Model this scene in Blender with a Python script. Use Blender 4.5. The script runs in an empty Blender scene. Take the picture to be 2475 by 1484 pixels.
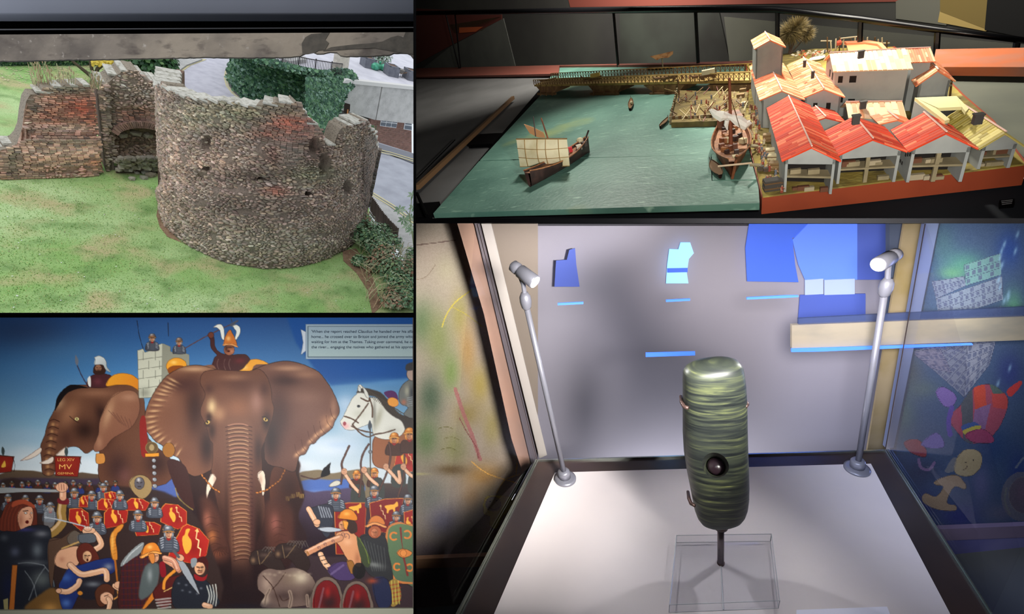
import bpy, math, random
import numpy as np
from mathutils import Vector, Matrix, noise as mnoise
R_ = random.Random(7)
PI = math.pi
FPX, CX, CY = 1150.0, 1237.5, 742.0      # focal length and centre for the 2475 x 1484 frame
sc = bpy.context.scene
COL = sc.collection

# ------------------------------------------------------------------ camera, world, exposure, lights
cam_d = bpy.data.cameras.new('camera'); cam = bpy.data.objects.new('camera', cam_d); COL.objects.link(cam)
cam_d.sensor_width = 36.0; cam_d.sensor_fit = 'HORIZONTAL'; cam_d.lens = FPX/2475.0*36.0
cam_d.clip_start = 0.02; cam_d.clip_end = 500
cam.location = (0, 0, 0); cam.rotation_euler = (PI/2, 0, 0)
sc.camera = cam
W = bpy.data.worlds.new('overcast_sky'); sc.world = W; W.use_nodes = True
bg = W.node_tree.nodes['Background']; bg.inputs[0].default_value = (0.86, 0.93, 1.0, 1); bg.inputs[1].default_value = 1.02
sc.view_settings.view_transform = 'Standard'; sc.view_settings.look = 'None'
sc.view_settings.exposure = 0.0; sc.view_settings.gamma = 1.0; sc.view_settings.use_curve_mapping = False
sc.cycles.use_denoising = True; sc.cycles.max_bounces = 7; sc.cycles.diffuse_bounces = 3
sc.cycles.glossy_bounces = 3; sc.cycles.transmission_bounces = 6; sc.cycles.transparent_max_bounces = 12
sc.cycles.caustics_reflective = False; sc.cycles.caustics_refractive = False
sc.cycles.sample_clamp_indirect = 4.0; sc.cycles.use_adaptive_sampling = True; sc.cycles.adaptive_threshold = 0.02

def s2l(c):
    c = c/255.0
    return c/12.92 if c <= 0.04045 else ((c+0.055)/1.055)**2.4
def C(r, g=None, b=None):
    """display colour 0-255 to linear rgba"""
    if g is None: r, g, b = r
    return (s2l(r), s2l(g), s2l(b), 1.0)

def ray(px, py): return np.array([(px-CX)/FPX, 1.0, -(py-CY)/FPX])
class Frame:
    """a rigid, upright place of its own: local z is up, the camera stands H above its ground"""
    def __init__(s, vx, vy, H, fx):
        dn = ray(vx, vy); s.N = -dn/np.linalg.norm(dn); s.H = H
        fwd = ray(*fx); y = fwd - s.N*(fwd @ s.N); s.Y = y/np.linalg.norm(y); s.X = np.cross(s.Y, s.N)
        s.R = np.array([s.X, s.Y, s.N])
        M = Matrix([[s.X[i], s.Y[i], s.N[i], -s.N[i]*H] for i in range(3)] + [[0, 0, 0, 1]]); s.M = M
    def r(s, px, py): return s.R @ ray(px, py)
    def G(s, px, py, h=0.0):
        d = s.r(px, py); t = (h-s.H)/d[2]; return np.array([d[0]*t, d[1]*t, h])
    def V(s, px, py, a, b):
        """pixel ray against the upright plane through a and b"""
        a = np.array(a, float); b = np.array(b, float); n = np.array([-(b[1]-a[1]), b[0]-a[0], 0.0]); d = s.r(px, py)
        o = np.array([0, 0, s.H]); t = ((a-o) @ n)/(d @ n); return o+d*t
    def P(s, p):
        q = s.R.T @ (np.array(p, float)-[0, 0, s.H]); return CX+FPX*q[0]/q[1], CY-FPX*q[2]/q[1]
    def Pn(s, p):
        q = (np.asarray(p, float)-[0, 0, s.H]) @ s.R; return CX+FPX*q[:, 0]/q[:, 1], CY-FPX*q[:, 2]/q[:, 1]
    def hy(s, p, y):
        """height over ground point p that shows on picture row y"""
        lo, hi = -5.0, s.H*0.98
        for _ in range(40):
            m = (lo+hi)/2
            if s.P((p[0], p[1], m))[1] > y: lo = m
            else: hi = m
        return lo
F0 = type('F', (), {})(); F0.M = Matrix.Identity(4)
F1 = Frame(480, 2500, 15.0, (500, 400))
F2 = Frame(1760, 2550, 0.6, (1760, 300))
F4 = Frame(1500, 3400, 0.6, (1700, 1200))

def light(name, kind, loc, target, power, size=0.2, col=(1, 1, 1), F=None, spot=60, blend=0.5, shape=None, sy=None, wl=False):
    d = bpy.data.lights.new(name, kind); d.energy = power; d.color = col
    if kind == 'AREA':
        d.size = size
        if sy: d.shape = 'RECTANGLE'; d.size_y = sy
    elif kind == 'SPOT': d.shadow_soft_size = size; d.spot_size = math.radians(spot); d.spot_blend = blend
    elif kind == 'SUN': d.angle = size
    else: d.shadow_soft_size = size
    o = bpy.data.objects.new(name, d); COL.objects.link(o)
    M = (F.M if F else Matrix.Identity(4)); a = Vector(loc) if wl else M @ Vector(loc); b = M @ Vector(target)
    o.location = a; o.rotation_euler = (b-a).to_track_quat('-Z', 'Y').to_euler()
    return o
# daylight over the garden: a very soft high sun behind cloud
light('sun_behind_cloud', 'SUN', (-6, 10, 30), (1, 17, 0), 1.15, 0.9, (1, .98, .95), F1)
# added lamps out of view that light the mural
light('mural_fill_left', 'AREA', (-2.2, 1.6, -1.1), (-1.5, 3.0, -.95), 26, 1.0, (1, .99, .97), None, sy=.5)
light('mural_fill_low', 'AREA', (-.9, 1.3, -1.6), (-1.3, 3.0, -.6), 26, 1.2, (.98, .99, 1), None, sy=.5)
# gallery lamps over the harbour model
light('model_lamp', 'SPOT', (1.0, 1.75, 2.2), (.5, 2.3, 0), 220, .05, (1, .96, .84), F2, 66, .8, wl=True)
light('model_wash_lamp', 'SPOT', (.2, 2.1, 2.6), (-.35, 2.3, 0), 170, .15, (1, .95, .86), F2, 70, .9, wl=True)
light('background_fill', 'AREA', (1.4, 4.0, 4.6), (.2, 4.5, 0), 110, 1.6, (1, .93, .82), F2, wl=True)  # unseen fill, added to lift the dark background
# glass case: two added fills near the camera and the blue light of the gallery at the right
light('case_fill_left', 'AREA', (-.18, .2, .24), (.3, .62, -.3), .8, .10, (1, .97, .95))
light('case_fill_right', 'AREA', (.36, .2, .24), (.35, .62, -.3), .8, .10, (.96, .96, 1))
light('blue_gallery_lamp', 'AREA', (1.6, .9, -.1), (.5, 1.0, -.2), 5, .4, (.35, .45, 1))
for nm_, px_, P_, c_, sp_ in (('fill_spot_centre', (1700, 660), 12, (.95, .95, 1), 42), ('fill_spot_left', (1060, 930), 84, (1, .97, .9), 44), ('fill_spot_right', (2440, 930), 44, (.72, .8, 1), 42)):
    r_ = ray(*px_); light(nm_, 'SPOT', (.06, .06, -.01) if 'left' not in nm_ else (.25, .06, -.01), tuple(r_*1.2), P_, .09, c_, None, sp_, .55)  # added fills beside the camera for the wall and drawings

A4_, B4_ = F4.G(1298, 1111), F4.G(2140, 1086); n4_ = np.array([(B4_-A4_)[1], -(B4_-A4_)[0], 0]); n4_ /= np.linalg.norm(n4_)
u_ = F4.V(1720, 1330, A4_-n4_*.13, B4_-n4_*.13); v_ = F4.V(1720, 900, A4_-n4_*.30, B4_-n4_*.30); light('wall_fill', 'AREA', tuple(u_), tuple(v_), 2.0, .5, (.97, .97, 1), F4, sy=.04)  # added lamp hidden below the base board, brightens the wall
light('model_front_fill', 'SPOT', (.08, .06, .02), tuple(ray(2060, 400)*2), 88, .06, (1, .93, .82), None, 62, .8)  # added front fill for the house fronts
light('table_front_fill', 'SPOT', (.3, .06, .02), tuple(ray(1120, 300)*2), 190, .06, (1, .97, .92), None, 40, .9)  # added fill for the left of the table
wa_, wb_ = np.array([-6.6, 10.4, -.6]), np.array([2.6, 2.6, -.6])           # foot line of the dark wall behind the model
for nm_, p_, q_, P_ in (('back_wall_fill', (1400, -260), (1330, 110), 85), ('side_wall_fill', (2150, -420), (2200, 110), 22)):
    u_ = F2.R.T @ (F2.V(*p_, wa_, wb_)-[0, 0, F2.H]); v_ = F2.R.T @ (F2.V(*q_, wa_, wb_)-[0, 0, F2.H]); light(nm_, 'AREA', tuple(u_*.72), tuple(v_), P_, .8, (1, .95, .86))  # two unseen fills added to brighten the wall behind the model
# ------------------------------------------------------------------ materials
def M(name, col, rough=0.8, metal=0.0, noise=(), bump=None, attr=False, rnd=0.0, objcol=False, emit=None, estr=1.0,
      trans=0.0, ior=1.45, spec=None, wave=None, alpha=1.0, isl=0.0, coat=0.0, stretch=None):
    m = bpy.data.materials.new(name); m.use_nodes = True; t = m.node_tree; N = t.nodes; L = t.links
    b = N['Principled BSDF']; b.inputs['Roughness'].default_value = rough; b.inputs['Metallic'].default_value = metal
    b.inputs['IOR'].default_value = ior
    if spec is not None: b.inputs['Specular IOR Level'].default_value = spec
    if coat: b.inputs['Coat Weight'].default_value = coat
    if trans: b.inputs['Transmission Weight'].default_value = trans
    if alpha < 1: b.inputs['Alpha'].default_value = alpha
    src = None
    tc = N.new('ShaderNodeTexCoord'); mp = N.new('ShaderNodeMapping'); L.new(tc.outputs['Object'], mp.inputs[0])
    if stretch: mp.inputs['Scale'].default_value = stretch
    co = mp.outputs[0]
    def mix(a, bb, f, mode='MIX'):
        x = N.new('ShaderNodeMix'); x.data_type = 'RGBA'; x.blend_type = mode
        for v, i in ((a, 6), (bb, 7)):
            if hasattr(v, 'is_linked') or hasattr(v, 'links'): L.new(v, x.inputs[i])
            else: x.inputs[i].default_value = v
        if hasattr(f, 'links'): L.new(f, x.inputs[0])
        else: x.inputs[0].default_value = f
        return x.outputs[2]
    cur = col if len(col) == 4 else C(*col)
    if attr:
        a = N.new('ShaderNodeAttribute'); a.attribute_name = 'Col'; cur = a.outputs['Color']
    if objcol:
        a = N.new('ShaderNodeObjectInfo'); cur = a.outputs['Color']
    for nz in noise:
        scale, c2, lo, hi = nz[:4]; det = nz[4] if len(nz) > 4 else 4
        n = N.new('ShaderNodeTexNoise'); n.inputs['Scale'].default_value = scale; n.inputs['Detail'].default_value = det
        if len(nz) > 5:
            mp2 = N.new('ShaderNodeMapping'); L.new(tc.outputs['Object'], mp2.inputs[0]); mp2.inputs['Scale'].default_value = nz[5]
            if len(nz) > 6: mp2.inputs['Rotation'].default_value = nz[6]
            L.new(mp2.outputs[0], n.inputs['Vector'])
        else: L.new(co, n.inputs['Vector'])
        mr = N.new('ShaderNodeMapRange'); L.new(n.outputs[0], mr.inputs[0]); mr.inputs[1].default_value = lo; mr.inputs[2].default_value = hi
        cur = mix(cur, c2 if len(c2) == 4 else C(*c2), mr.outputs[0])
    for amt, node, out in ((rnd, 'ShaderNodeObjectInfo', 'Random'), (isl, 'ShaderNodeNewGeometry', 'Random Per Island')):
        if amt:
            oi = N.new(node); mr = N.new('ShaderNodeMapRange'); L.new(oi.outputs[out], mr.inputs[0])
            mr.inputs[3].default_value = 1-amt; mr.inputs[4].default_value = 1+amt
            vm = N.new('ShaderNodeVectorMath'); vm.operation = 'SCALE'
            if hasattr(cur, 'links'): L.new(cur, vm.inputs[0])
            else: vm.inputs[0].default_value = cur[:3]
            L.new(mr.outputs[0], vm.inputs['Scale']); cur = vm.outputs[0]
    if hasattr(cur, 'links'): L.new(cur, b.inputs['Base Color'])
    else: b.inputs['Base Color'].default_value = cur
    if bump:
        n = N.new('ShaderNodeTexNoise'); n.inputs['Scale'].default_value = bump[0]; n.inputs['Detail'].default_value = 5
        L.new(co, n.inputs['Vector']); bm_ = N.new('ShaderNodeBump'); bm_.inputs['Strength'].default_value = bump[1]
        bm_.inputs['Distance'].default_value = bump[2] if len(bump) > 2 else 0.02
        L.new(n.outputs[0], bm_.inputs['Height']); L.new(bm_.outputs[0], b.inputs['Normal'])
    if emit is not None:
        b.inputs['Emission Color'].default_value = emit if len(emit) == 4 else C(*emit); b.inputs['Emission Strength'].default_value = estr
    m.diffuse_color = C(*col) if len(col) == 3 else col
    return m

# ------------------------------------------------------------------ mesh building
class MB:
    def __init__(s): s.v = []; s.f = []; s.c = []
    def add(s, vs, fs, col=None):
        b = len(s.v); s.v.extend([tuple(map(float, v)) for v in vs]); s.f.extend([tuple(b+i for i in f) for f in fs])
        if col is not None: s.c.extend([col]*len(fs))
        return s
    def box(s, c, d, R=None, col=None, taper=1.0):
        x, y, z = d[0]/2, d[1]/2, d[2]/2
        P = [(-x, -y, -z), (x, -y, -z), (x, y, -z), (-x, y, -z), (-x*taper, -y*taper, z), (x*taper, -y*taper, z), (x*taper, y*taper, z), (-x*taper, y*taper, z)]
        if R is not None: P = [tuple(R @ Vector(p)) for p in P]
        P = [(p[0]+c[0], p[1]+c[1], p[2]+c[2]) for p in P]
        return s.add(P, [(0, 3, 2, 1), (4, 5, 6, 7), (0, 1, 5, 4), (1, 2, 6, 5), (2, 3, 7, 6), (3, 0, 4, 7)], col)
    def hexa(s, P, col=None):
        return s.add(P, [(0, 3, 2, 1), (4, 5, 6, 7), (0, 1, 5, 4), (1, 2, 6, 5), (2, 3, 7, 6), (3, 0, 4, 7)], col)
    def slab(s, pts, up, col=None):
        """polygon pts swept by vector up"""
        n = len(pts); P = [np.array(p, float) for p in pts]; Q = [p+np.array(up, float) for p in P]
        fs = [tuple(range(n-1, -1, -1)), tuple(range(n, 2*n))]+[(i, (i+1) % n, n+(i+1) % n, n+i) for i in range(n)]
        return s.add(P+Q, fs, col)
    def face(s, pts, col=None): return s.add(pts, [tuple(range(len(pts)))], col)
    def tube(s, pts, r, n=8, col=None, caps=True):
        pts = [Vector(p) for p in pts]; m = len(pts); rs = r if isinstance(r, (list, tuple)) else [r]*m
        vs = []; up = None
        for i, p in enumerate(pts):
            t = (pts[min(i+1, m-1)]-pts[max(i-1, 0)]).normalized()
            if up is None: up = t.orthogonal().normalized()
            up = (up - t*up.dot(t)); up = up.normalized() if up.length > 1e-6 else t.orthogonal().normalized()
            w = t.cross(up)
            for k in range(n):
                a = 2*PI*k/n; vs.append(p+(up*math.cos(a)+w*math.sin(a))*rs[i])
        fs = [(i*n+k, i*n+(k+1) % n, (i+1)*n+(k+1) % n, (i+1)*n+k) for i in range(m-1) for k in range(n)]
        if caps: fs += [tuple(range(n-1, -1, -1)), tuple((m-1)*n+k for k in range(n))]
        return s.add(vs, fs, col)
    def lathe(s, prof, o=(0, 0, 0), ax=(0, 0, 1), n=16, col=None):
        """prof: (radius, distance along the axis)"""
        ax = Vector(ax).normalized(); u = ax.orthogonal().normalized(); w = ax.cross(u); o = Vector(o); vs = []
        for r, h in prof:
            for k in range(n):
                a = 2*PI*k/n; vs.append(o+ax*h+(u*math.cos(a)+w*math.sin(a))*max(r, 1e-5))
        m = len(prof)
        fs = [(i*n+k, i*n+(k+1) % n, (i+1)*n+(k+1) % n, (i+1)*n+k) for i in range(m-1) for k in range(n)]
        fs += [tuple(range(n-1, -1, -1)), tuple((m-1)*n+k for k in range(n))]
        return s.add(vs, fs, col)
    def loft(s, rings, closed=True, caps=True, col=None):
        n = len(rings[0]); vs = [p for r in rings for p in r]; m = len(rings); e = n if closed else n-1
        fs = [(i*n+k, i*n+(k+1) % n, (i+1)*n+(k+1) % n, (i+1)*n+k) for i in range(m-1) for k in range(e)]
        if caps and closed: fs += [tuple(range(n-1, -1, -1)), tuple((m-1)*n+k for k in range(n))]
        return s.add(vs, fs, col)
    def grid(s, P, col=None):
        """P[i][j] -> sheet of quads; col[i][j] optional colour per face"""
        m, n = len(P), len(P[0]); b = len(s.v)
        s.v.extend([tuple(map(float, p)) for r in P for p in r])
        for i in range(m-1):
            for j in range(n-1):
                s.f.append((b+i*n+j, b+i*n+j+1, b+(i+1)*n+j+1, b+(i+1)*n+j))
                if col is not None: s.c.append(col[i][j])
        return s
    def rock(s, c, r, R=None, rng=R_, col=None, k=.18):
        """12-sided lumpy stone"""
        P = []
        for (x, y, z) in ROCK_V:
            q = 1+rng.uniform(-k, k); v = Vector((x*r[0]*q, y*r[1]*q, z*r[2]*q))
            if R is not None: v = R @ v
            P.append((v.x+c[0], v.y+c[1], v.z+c[2]))
        return s.add(P, ROCK_F, col)
    def blob(s, c, r, n=12, m=8, R=None, col=None, fn=None):
        rings = []
        for i in range(m+1):
            th = PI*i/m; ring = []
            for k in range(n):
                ph = 2*PI*k/n; v = Vector((math.sin(th)*math.cos(ph), math.sin(th)*math.sin(ph), -math.cos(th)))
                q = fn(v) if fn else 1.0
                v = Vector((v.x*r[0], v.y*r[1], v.z*r[2]))*q
                if R is not None: v = R @ v
                ring.append((v.x+c[0], v.y+c[1], v.z+c[2]))
            rings.append(ring)
        return s.loft(rings, True, True, col)
    def mesh(s, name, mat, smooth=False, origin=(0, 0, 0), inv=None):
        me = bpy.data.meshes.new(name)
        V_ = np.array(s.v, float) if s.v else np.zeros((0, 3))
        if inv is not None:
            A = np.array(inv); V_ = V_ @ A[:3, :3].T + A[:3, 3]
        me.from_pydata(V_.tolist(), [], s.f)
        if mat: me.materials.append(mat)
        if s.c and len(s.c) == len(s.f):
            at = me.color_attributes.new('Col', 'FLOAT_COLOR', 'CORNER')
            cnt = np.array([len(f) for f in s.f]); c = np.repeat(np.array(s.c, dtype=np.float32), cnt, axis=0)
            at.data.foreach_set('color', c.ravel())
        if smooth: me.polygons.foreach_set('use_smooth', [True]*len(me.polygons))
        me.update(); return me
ROCK_V = [(0, 0, -1), (.75, -.55, -.5), (-.28, -.9, -.5), (-.9, 0, -.5), (-.28, .88, -.5), (.74, .54, -.48),
          (.3, -.86, .5), (-.74, -.54, .48), (-.75, .55, .5), (.28, .9, .5), (.9, 0, .5), (0, 0, 1)]
ROCK_F = [(0, 2, 1), (0, 3, 2), (0, 4, 3), (0, 5, 4), (0, 1, 5), (1, 2, 6), (2, 3, 7), (3, 4, 8), (4, 5, 9), (5, 1, 10),
          (1, 6, 10), (2, 7, 6), (3, 8, 7), (4, 9, 8), (5, 10, 9), (6, 7, 11), (7, 8, 11), (8, 9, 11), (9, 10, 11), (10, 6, 11)]

def props(o, label=None, cat=None, group=None, kind=None):
    if label: o['label'] = label
    if cat: o['category'] = cat
    if group: o['group'] = group
    if kind: o['kind'] = kind
    return o
INV = {}
def T(loc, rz=0.0): return Matrix.Translation(Vector(loc)) @ Matrix.Rotation(rz, 4, 'Z')
def thing(F, name, label, cat, loc=(0, 0, 0), rz=0.0, group=None, kind=None):
    o = bpy.data.objects.new(name, None); COL.objects.link(o); o.empty_display_size = .05
    A = T(loc, rz); o.matrix_world = F.M @ A; INV[o.name] = A.inverted()
    return props(o, label, cat, group, kind)
def part(root, name, mb, mat, smooth=False, kind=None, label=None, local=False, oc=None):
    """mb in the frame's coordinates (or local=True: in the thing's own)"""
    me = mb.mesh(name, mat, smooth, inv=None if local else INV[root.name])
    o = bpy.data.objects.new(name, me); COL.objects.link(o); o.parent = root
    if root.parent is not None or root.type == 'MESH': INV[o.name] = INV.get(root.name, Matrix.Identity(4))
    INV[o.name] = INV[root.name] if root.name in INV else Matrix.Identity(4)
    if oc is not None: o.color = oc
    return props(o, label, None, None, kind)
def solo(F, name, mb, mat, label=None, cat=None, group=None, kind=None, smooth=False, loc=None):
    if loc is None:
        V_ = np.array(mb.v); loc = ((V_[:, 0].min()+V_[:, 0].max())/2, (V_[:, 1].min()+V_[:, 1].max())/2, V_[:, 2].min())
    A = T(loc); me = mb.mesh(name, mat, smooth, inv=A.inverted())
    o = bpy.data.objects.new(name, me); COL.objects.link(o); o.matrix_world = F.M @ A; INV[o.name] = A.inverted()
    return props(o, label, cat, group, kind)
def sharepart(root, name, me, Mx, oc=None, kind=None):
    """another piece on shared mesh data; Mx places it in the frame"""
    o = bpy.data.objects.new(name, me); COL.objects.link(o); o.parent = root
    o.matrix_local = INV[root.name] @ Mx
    if oc is not None: o.color = oc
    return props(o, kind=kind)
def dup(F, root, loc, rz=0.0, label=None, scale=1.0, group=None):
    r = root.copy(); COL.objects.link(r); r.matrix_world = F.M @ T(loc, rz) @ Matrix.Scale(scale, 4)
    if label: r['label'] = label
    if group: r['group'] = group
    for ch in list(root.children):
        c = ch.copy(); COL.objects.link(c); c.parent = r
        for g in list(ch.children):
            d = g.copy(); COL.objects.link(d); d.parent = c
    return r
def interp(pts, x):
    if x <= pts[0][0]: return pts[0][1]
    for (a, b), (c, d) in zip(pts, pts[1:]):
        if x <= c: return b+(d-b)*(x-a)/max(c-a, 1e-9)
    return pts[-1][1]
def jit(c, k, rng=R_):
    q = 1+rng.uniform(-k, k); return (c[0]*q*(1+rng.uniform(-k, k)*.3), c[1]*q, c[2]*q*(1+rng.uniform(-k, k)*.3), 1.0)
def frm(xa, ya, za):
    """rotation matrix from three axes"""
    return Matrix([[xa[i], ya[i], za[i]] for i in range(3)])

# ------------------------------------------------------------------ added black shell: partitions split four bays and block stray light
black = M('black_paint', (3, 3, 4), .9, spec=.05)
def radial(name, p0, p1, d0, d1, tpx, kind='structure'):
    """a straight partition that runs away from the viewing place between two picture points"""
    a, b = ray(*p0), ray(*p1); n = np.cross(a, b); n /= np.linalg.norm(n); t = tpx/FPX*d0/2
    P = [a*d0-n*t, b*d0-n*t, b*d1-n*t, a*d1-n*t, a*d0+n*t, b*d0+n*t, b*d1+n*t, a*d1+n*t]
    mb = MB().hexa(P); o = solo(F0, name, mb, black, kind=kind); return o
D0 = .35
radial('bay_divider', (1002.5, -910), (1002.5, 2610), D0, 15, 6.6)  # added divider, also keeps each bay's light apart
radial('bay_divider_left', (-910, 763), (1003, 763), D0, 3.02, 7.4)
radial('bay_divider_right', (1002, 533.7), (3610, 533.7), D0, 15, 12.0)
radial('blocker_right', (3600, -910), (3600, 2610), D0, 15, 6)  # this and the next three: unseen, added to block light
radial('floor', (-910, 2600), (3610, 2600), D0, 6, 6)  # added light blocker below the bays, not a floor of the place
radial('blocker_top', (1002, -900), (3610, -900), D0, 15, 6)
radial('blocker_left', (-900, 760), (-900, 2610), D0, 3.02, 6)
shell = MB()  # added black box round the camera, shuts out stray light
for c, d in (((0, -1.2, 0), (1.6, .02, 1.3)), ((-.75, -.42, 0), (.02, 1.56, 1.3)), ((.75, -.42, 0), (.02, 1.56, 1.3)), ((0, -.42, -.6), (1.5, 1.56, .02)), ((0, -.42, .6), (1.5, 1.56, .02))):
    shell.box(c, d)
for c, d in (((-.575, .36, 0), (.35, .01, 1.2)), ((.575, .36, 0), (.35, .01, 1.2)), ((0, .36, .43), (1.5, .01, .34)), ((0, .36, -.43), (1.5, .01, .34))):
    shell.box(c, d)
solo(F0, 'blocker_booth', shell, black, kind='structure')
# ================================================================== BAY 1: the ruined wall in its garden, through the window
G1 = F1.G
def smooth(t): t = max(0, min(1, t)); return t*t*(3-2*t)
def zones(zs, base):
    Z = [(cx, cy, rx, ry, np.array([s2l(v) for v in c]), w) for cx, cy, rx, ry, c, w in zs]; B = np.array([s2l(v) for v in base])
    def f(x, y):
        c = B.copy()
        for cx, cy, rx, ry, k, w in Z:
            q = ((x-cx)/rx)**2+((y-cy)/ry)**2
            if q < 4: a = w*math.exp(-q*1.1); c = c*(1-a)+k*a
        return c
    return f
mortar_m = M('old_mortar', (120, 108, 98), .95, attr=True, noise=[(14, (70, 62, 55), .5, .8), (45, (160, 150, 138), .62, .8)], bump=(30, .9, .05))
stone_m = M('weathered_stone', (120, 110, 100), .9, objcol=True, noise=[(9, (60, 54, 48), .55, .95)], bump=(30, .5, .03))
stones_m = M('weathered_stones', (120, 110, 100), .9, attr=True, noise=[(9, (60, 54, 48), .55, .95)], bump=(30, .5, .03))
cap_m = M('pale_capping_mortar', (196, 192, 182), .95, noise=[(5, (150, 146, 132), .45, .7), (20, (115, 115, 95), .6, .8)], bump=(18, .7, .04), rnd=.08)

def brick_mesh(n, L, D, H, rng):
    out = []
    for k in range(n):
        mb = MB(); mb.box((0, 0, 0), (L*rng.uniform(.92, 1), D, H*rng.uniform(.86, 1)))
        mb.v = [(v[0]+rng.uniform(-.01, .01), v[1]+rng.uniform(-.012, .012), v[2]+rng.uniform(-.007, .007)) for v in mb.v]
        out.append(mb.mesh('brick', stone_m))
    return out
def stone_mesh(n, rng):
    out = []
    for k in range(n):
        mb = MB(); mb.rock((0, 0, 0), (1, 1, 1), rng=rng, k=.22); out.append(mb.mesh('stone', stone_m))
    return out
rng1 = random.Random(11)
BRK = brick_mesh(5, .225, .10, .068, rng1); STN = stone_mesh(7, rng1)

def ruin(root, base_px, top_px, color, kindfn, disp, nh=60, ds=.16, thick=.75, caps=True, seed=1, max_parts=290, row=.105, rowb=.082, piece_k=1.0, capoff=9, inner_h=0.0, gain=1.0):
    """a wall over the ground line base_px whose broken top follows top_px (picture points used as measured heights)"""
    rng = random.Random(seed)
    gp = [G1(x, y) for x, y in base_px]
    seg = [0.0]
    for a, b in zip(gp, gp[1:]): seg.append(seg[-1]+float(np.linalg.norm(b-a)))
    Ltot = seg[-1]
    def foot(s):
        s = max(0, min(Ltot, s))
        for i in range(len(gp)-1):
            if s <= seg[i+1] or i == len(gp)-2:
                t = (s-seg[i])/(seg[i+1]-seg[i]); return gp[i]*(1-t)+gp[i+1]*t
    def footn(s):
        a, b = foot(s-.35), foot(s+.35); d = b-a; d /= np.linalg.norm(d)+1e-9
        return np.array([d[1], -d[0], 0.0])           # outward (towards the viewer side)
    ns = max(6, int(Ltot/ds)); S = [Ltot*i/ns for i in range(ns+1)]
    # smoothed feet
    Ft = [sum(foot(s+o)*w for o, w in ((-.5, .2), (-.25, .2), (0, .2), (.25, .2), (.5, .2))) if len(gp) > 2 else foot(s) for s in S]
    Nn = [footn(s) for s in S]
    def top(p):
        h = 4.0
        for _ in range(14):
            x, y = F1.P((p[0], p[1], h)); yt = interp(top_px, x)+capoff; h = .4*h+.6*F1.hy(p, yt)
        return h
    H = [top(p) for p in Ft]
    # broken stepped crest
    Hs = [round(h/.09)*.09+rng.uniform(-.02, .03) for h in H]
    def at(s):
        u = max(0, min(ns-1e-6, s/Ltot*ns)); i = int(u); t = u-i
        return Ft[i]*(1-t)+Ft[i+1]*t, Nn[i]*(1-t)+Nn[i+1]*t, H[i]*(1-t)+H[i+1]*t
    P = []; col = []
    for j in range(nh+1):
        r = []
        for i in range(ns+1):
            z = Hs[i]*j/nh; p = Ft[i]; x, y = F1.P((p[0], p[1], z))
            d = disp(x, y, S[i], z) + .05*mnoise.noise(Vector((S[i]*2.1, z*2.1, seed)))+.035*mnoise.noise(Vector((S[i]*6, z*6, seed)))
            q = p+Nn[i]*d; r.append((q[0], q[1], z))
        P.append(r)
    for j in range(nh):
        cr = []
        for i in range(ns):
            x, y = F1.P(P[j][i]); c = color(x, y)*1.05*gain; cr.append((c[0], c[1], c[2], 1))
        col.append(cr)
    mb = MB(); mb.grid(P, col)
    # inner side and ends
    n = ns+1; back = [[(Ft[i][0]-Nn[i][0]*thick, Ft[i][1]-Nn[i][1]*thick, z) for i in range(n)] for z in (0, .5)]
    back = [[(Ft[i][0]-Nn[i][0]*thick, Ft[i][1]-Nn[i][1]*thick, Hs[i]*f-(inner_h if f > .5 else 0)) for i in range(n)] for f in (0, 1)]
    c0 = tuple(list(color(*F1.P(P[nh//2][n//2]))*.7)+[1])
    mb.grid([back[1], back[0]], [[c0]*ns])
    mb.grid([P[nh], back[1]], [[tuple(C(152, 140, 124))]*ns])
    mb.face([P[0][0], P[nh][0], back[1][0], back[0][0]], c0); mb.face([P[0][-1], back[0][-1], back[1][-1], P[nh][-1]], c0)
    part(root, 'core', mb, mortar_m)
    # laid bricks and stones
    pieces = []; z = .04; k = 0
    zmax = max(H)
    while z < zmax:
        s = rng.uniform(0, .15); nb = 0
        while s < Ltot:
            p, nn, h = at(s); x, y = F1.P((p[0], p[1], z)); kd = kindfn(x, y, s, z)
            if kd == 'b': w, hh = .235, rowb
            else:
                big = mnoise.noise(Vector((s*.8, z*.8, seed+4))); w, hh = rng.uniform(.11, .3)*piece_k*(1+.5*big), row*(1+.5*big)*rng.uniform(.7, 1.15)
                if mnoise.noise(Vector((s*1.7, z*2.2, seed+9))) > .38 or rng.random() < .1: kd = None
            if z < h-.02 and kd:
                c = color(x, y)*1.62*gain; pieces.append((kd, s+w/2, z, w, hh, c)); nb += kd == 'b'
            s += w+.012
        z += rowb if nb > 12 else row*.86*(piece_k if piece_k > 1 else 1)
    rng.shuffle(pieces)
    # the ones that show largest (nearest and highest up the wall) are single objects
    def near(pc):
        p, nn, h = at(pc[1]); q = F1.R.T @ (np.array([p[0], p[1], pc[2]])-[0, 0, F1.H]); return -pc[3]*pc[4]/q[1]**2*(nn @ (-np.array([p[0], p[1], pc[2]-F1.H]))/np.linalg.norm(np.array([p[0], p[1], pc[2]-F1.H])))
    pieces.sort(key=near)
    rest = MB(); brest = MB()
    for idx, (kd, s, z, w, hh, c) in enumerate(pieces):
        p, nn, h = at(s); x, y = F1.P((p[0], p[1], z)); d = disp(x, y, s, z)
        nv = Vector(nn).normalized(); tv = Vector((-nv.y, nv.x, 0)); up = Vector((0, 0, 1))
        if kd == 'b' and rng.random() < .5: c = c*.45+np.array([.17, .14, .11])*.55
        cc = jit(c, .24 if kd == 'b' else .34, rng)
        if kd == 's' and rng.random() < .16: cc = tuple(min(1, v*1.45+.03) for v in cc[:3])+(1,)
        if kd == 'b' and rng.random() < .12: cc = (cc[0]*.55, cc[1]*.6, cc[2]*.65, 1)
        o = p+nn*(d+(rng.uniform(-.02, .025) if kd == 'b' else rng.uniform(-.03, .03)))
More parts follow.
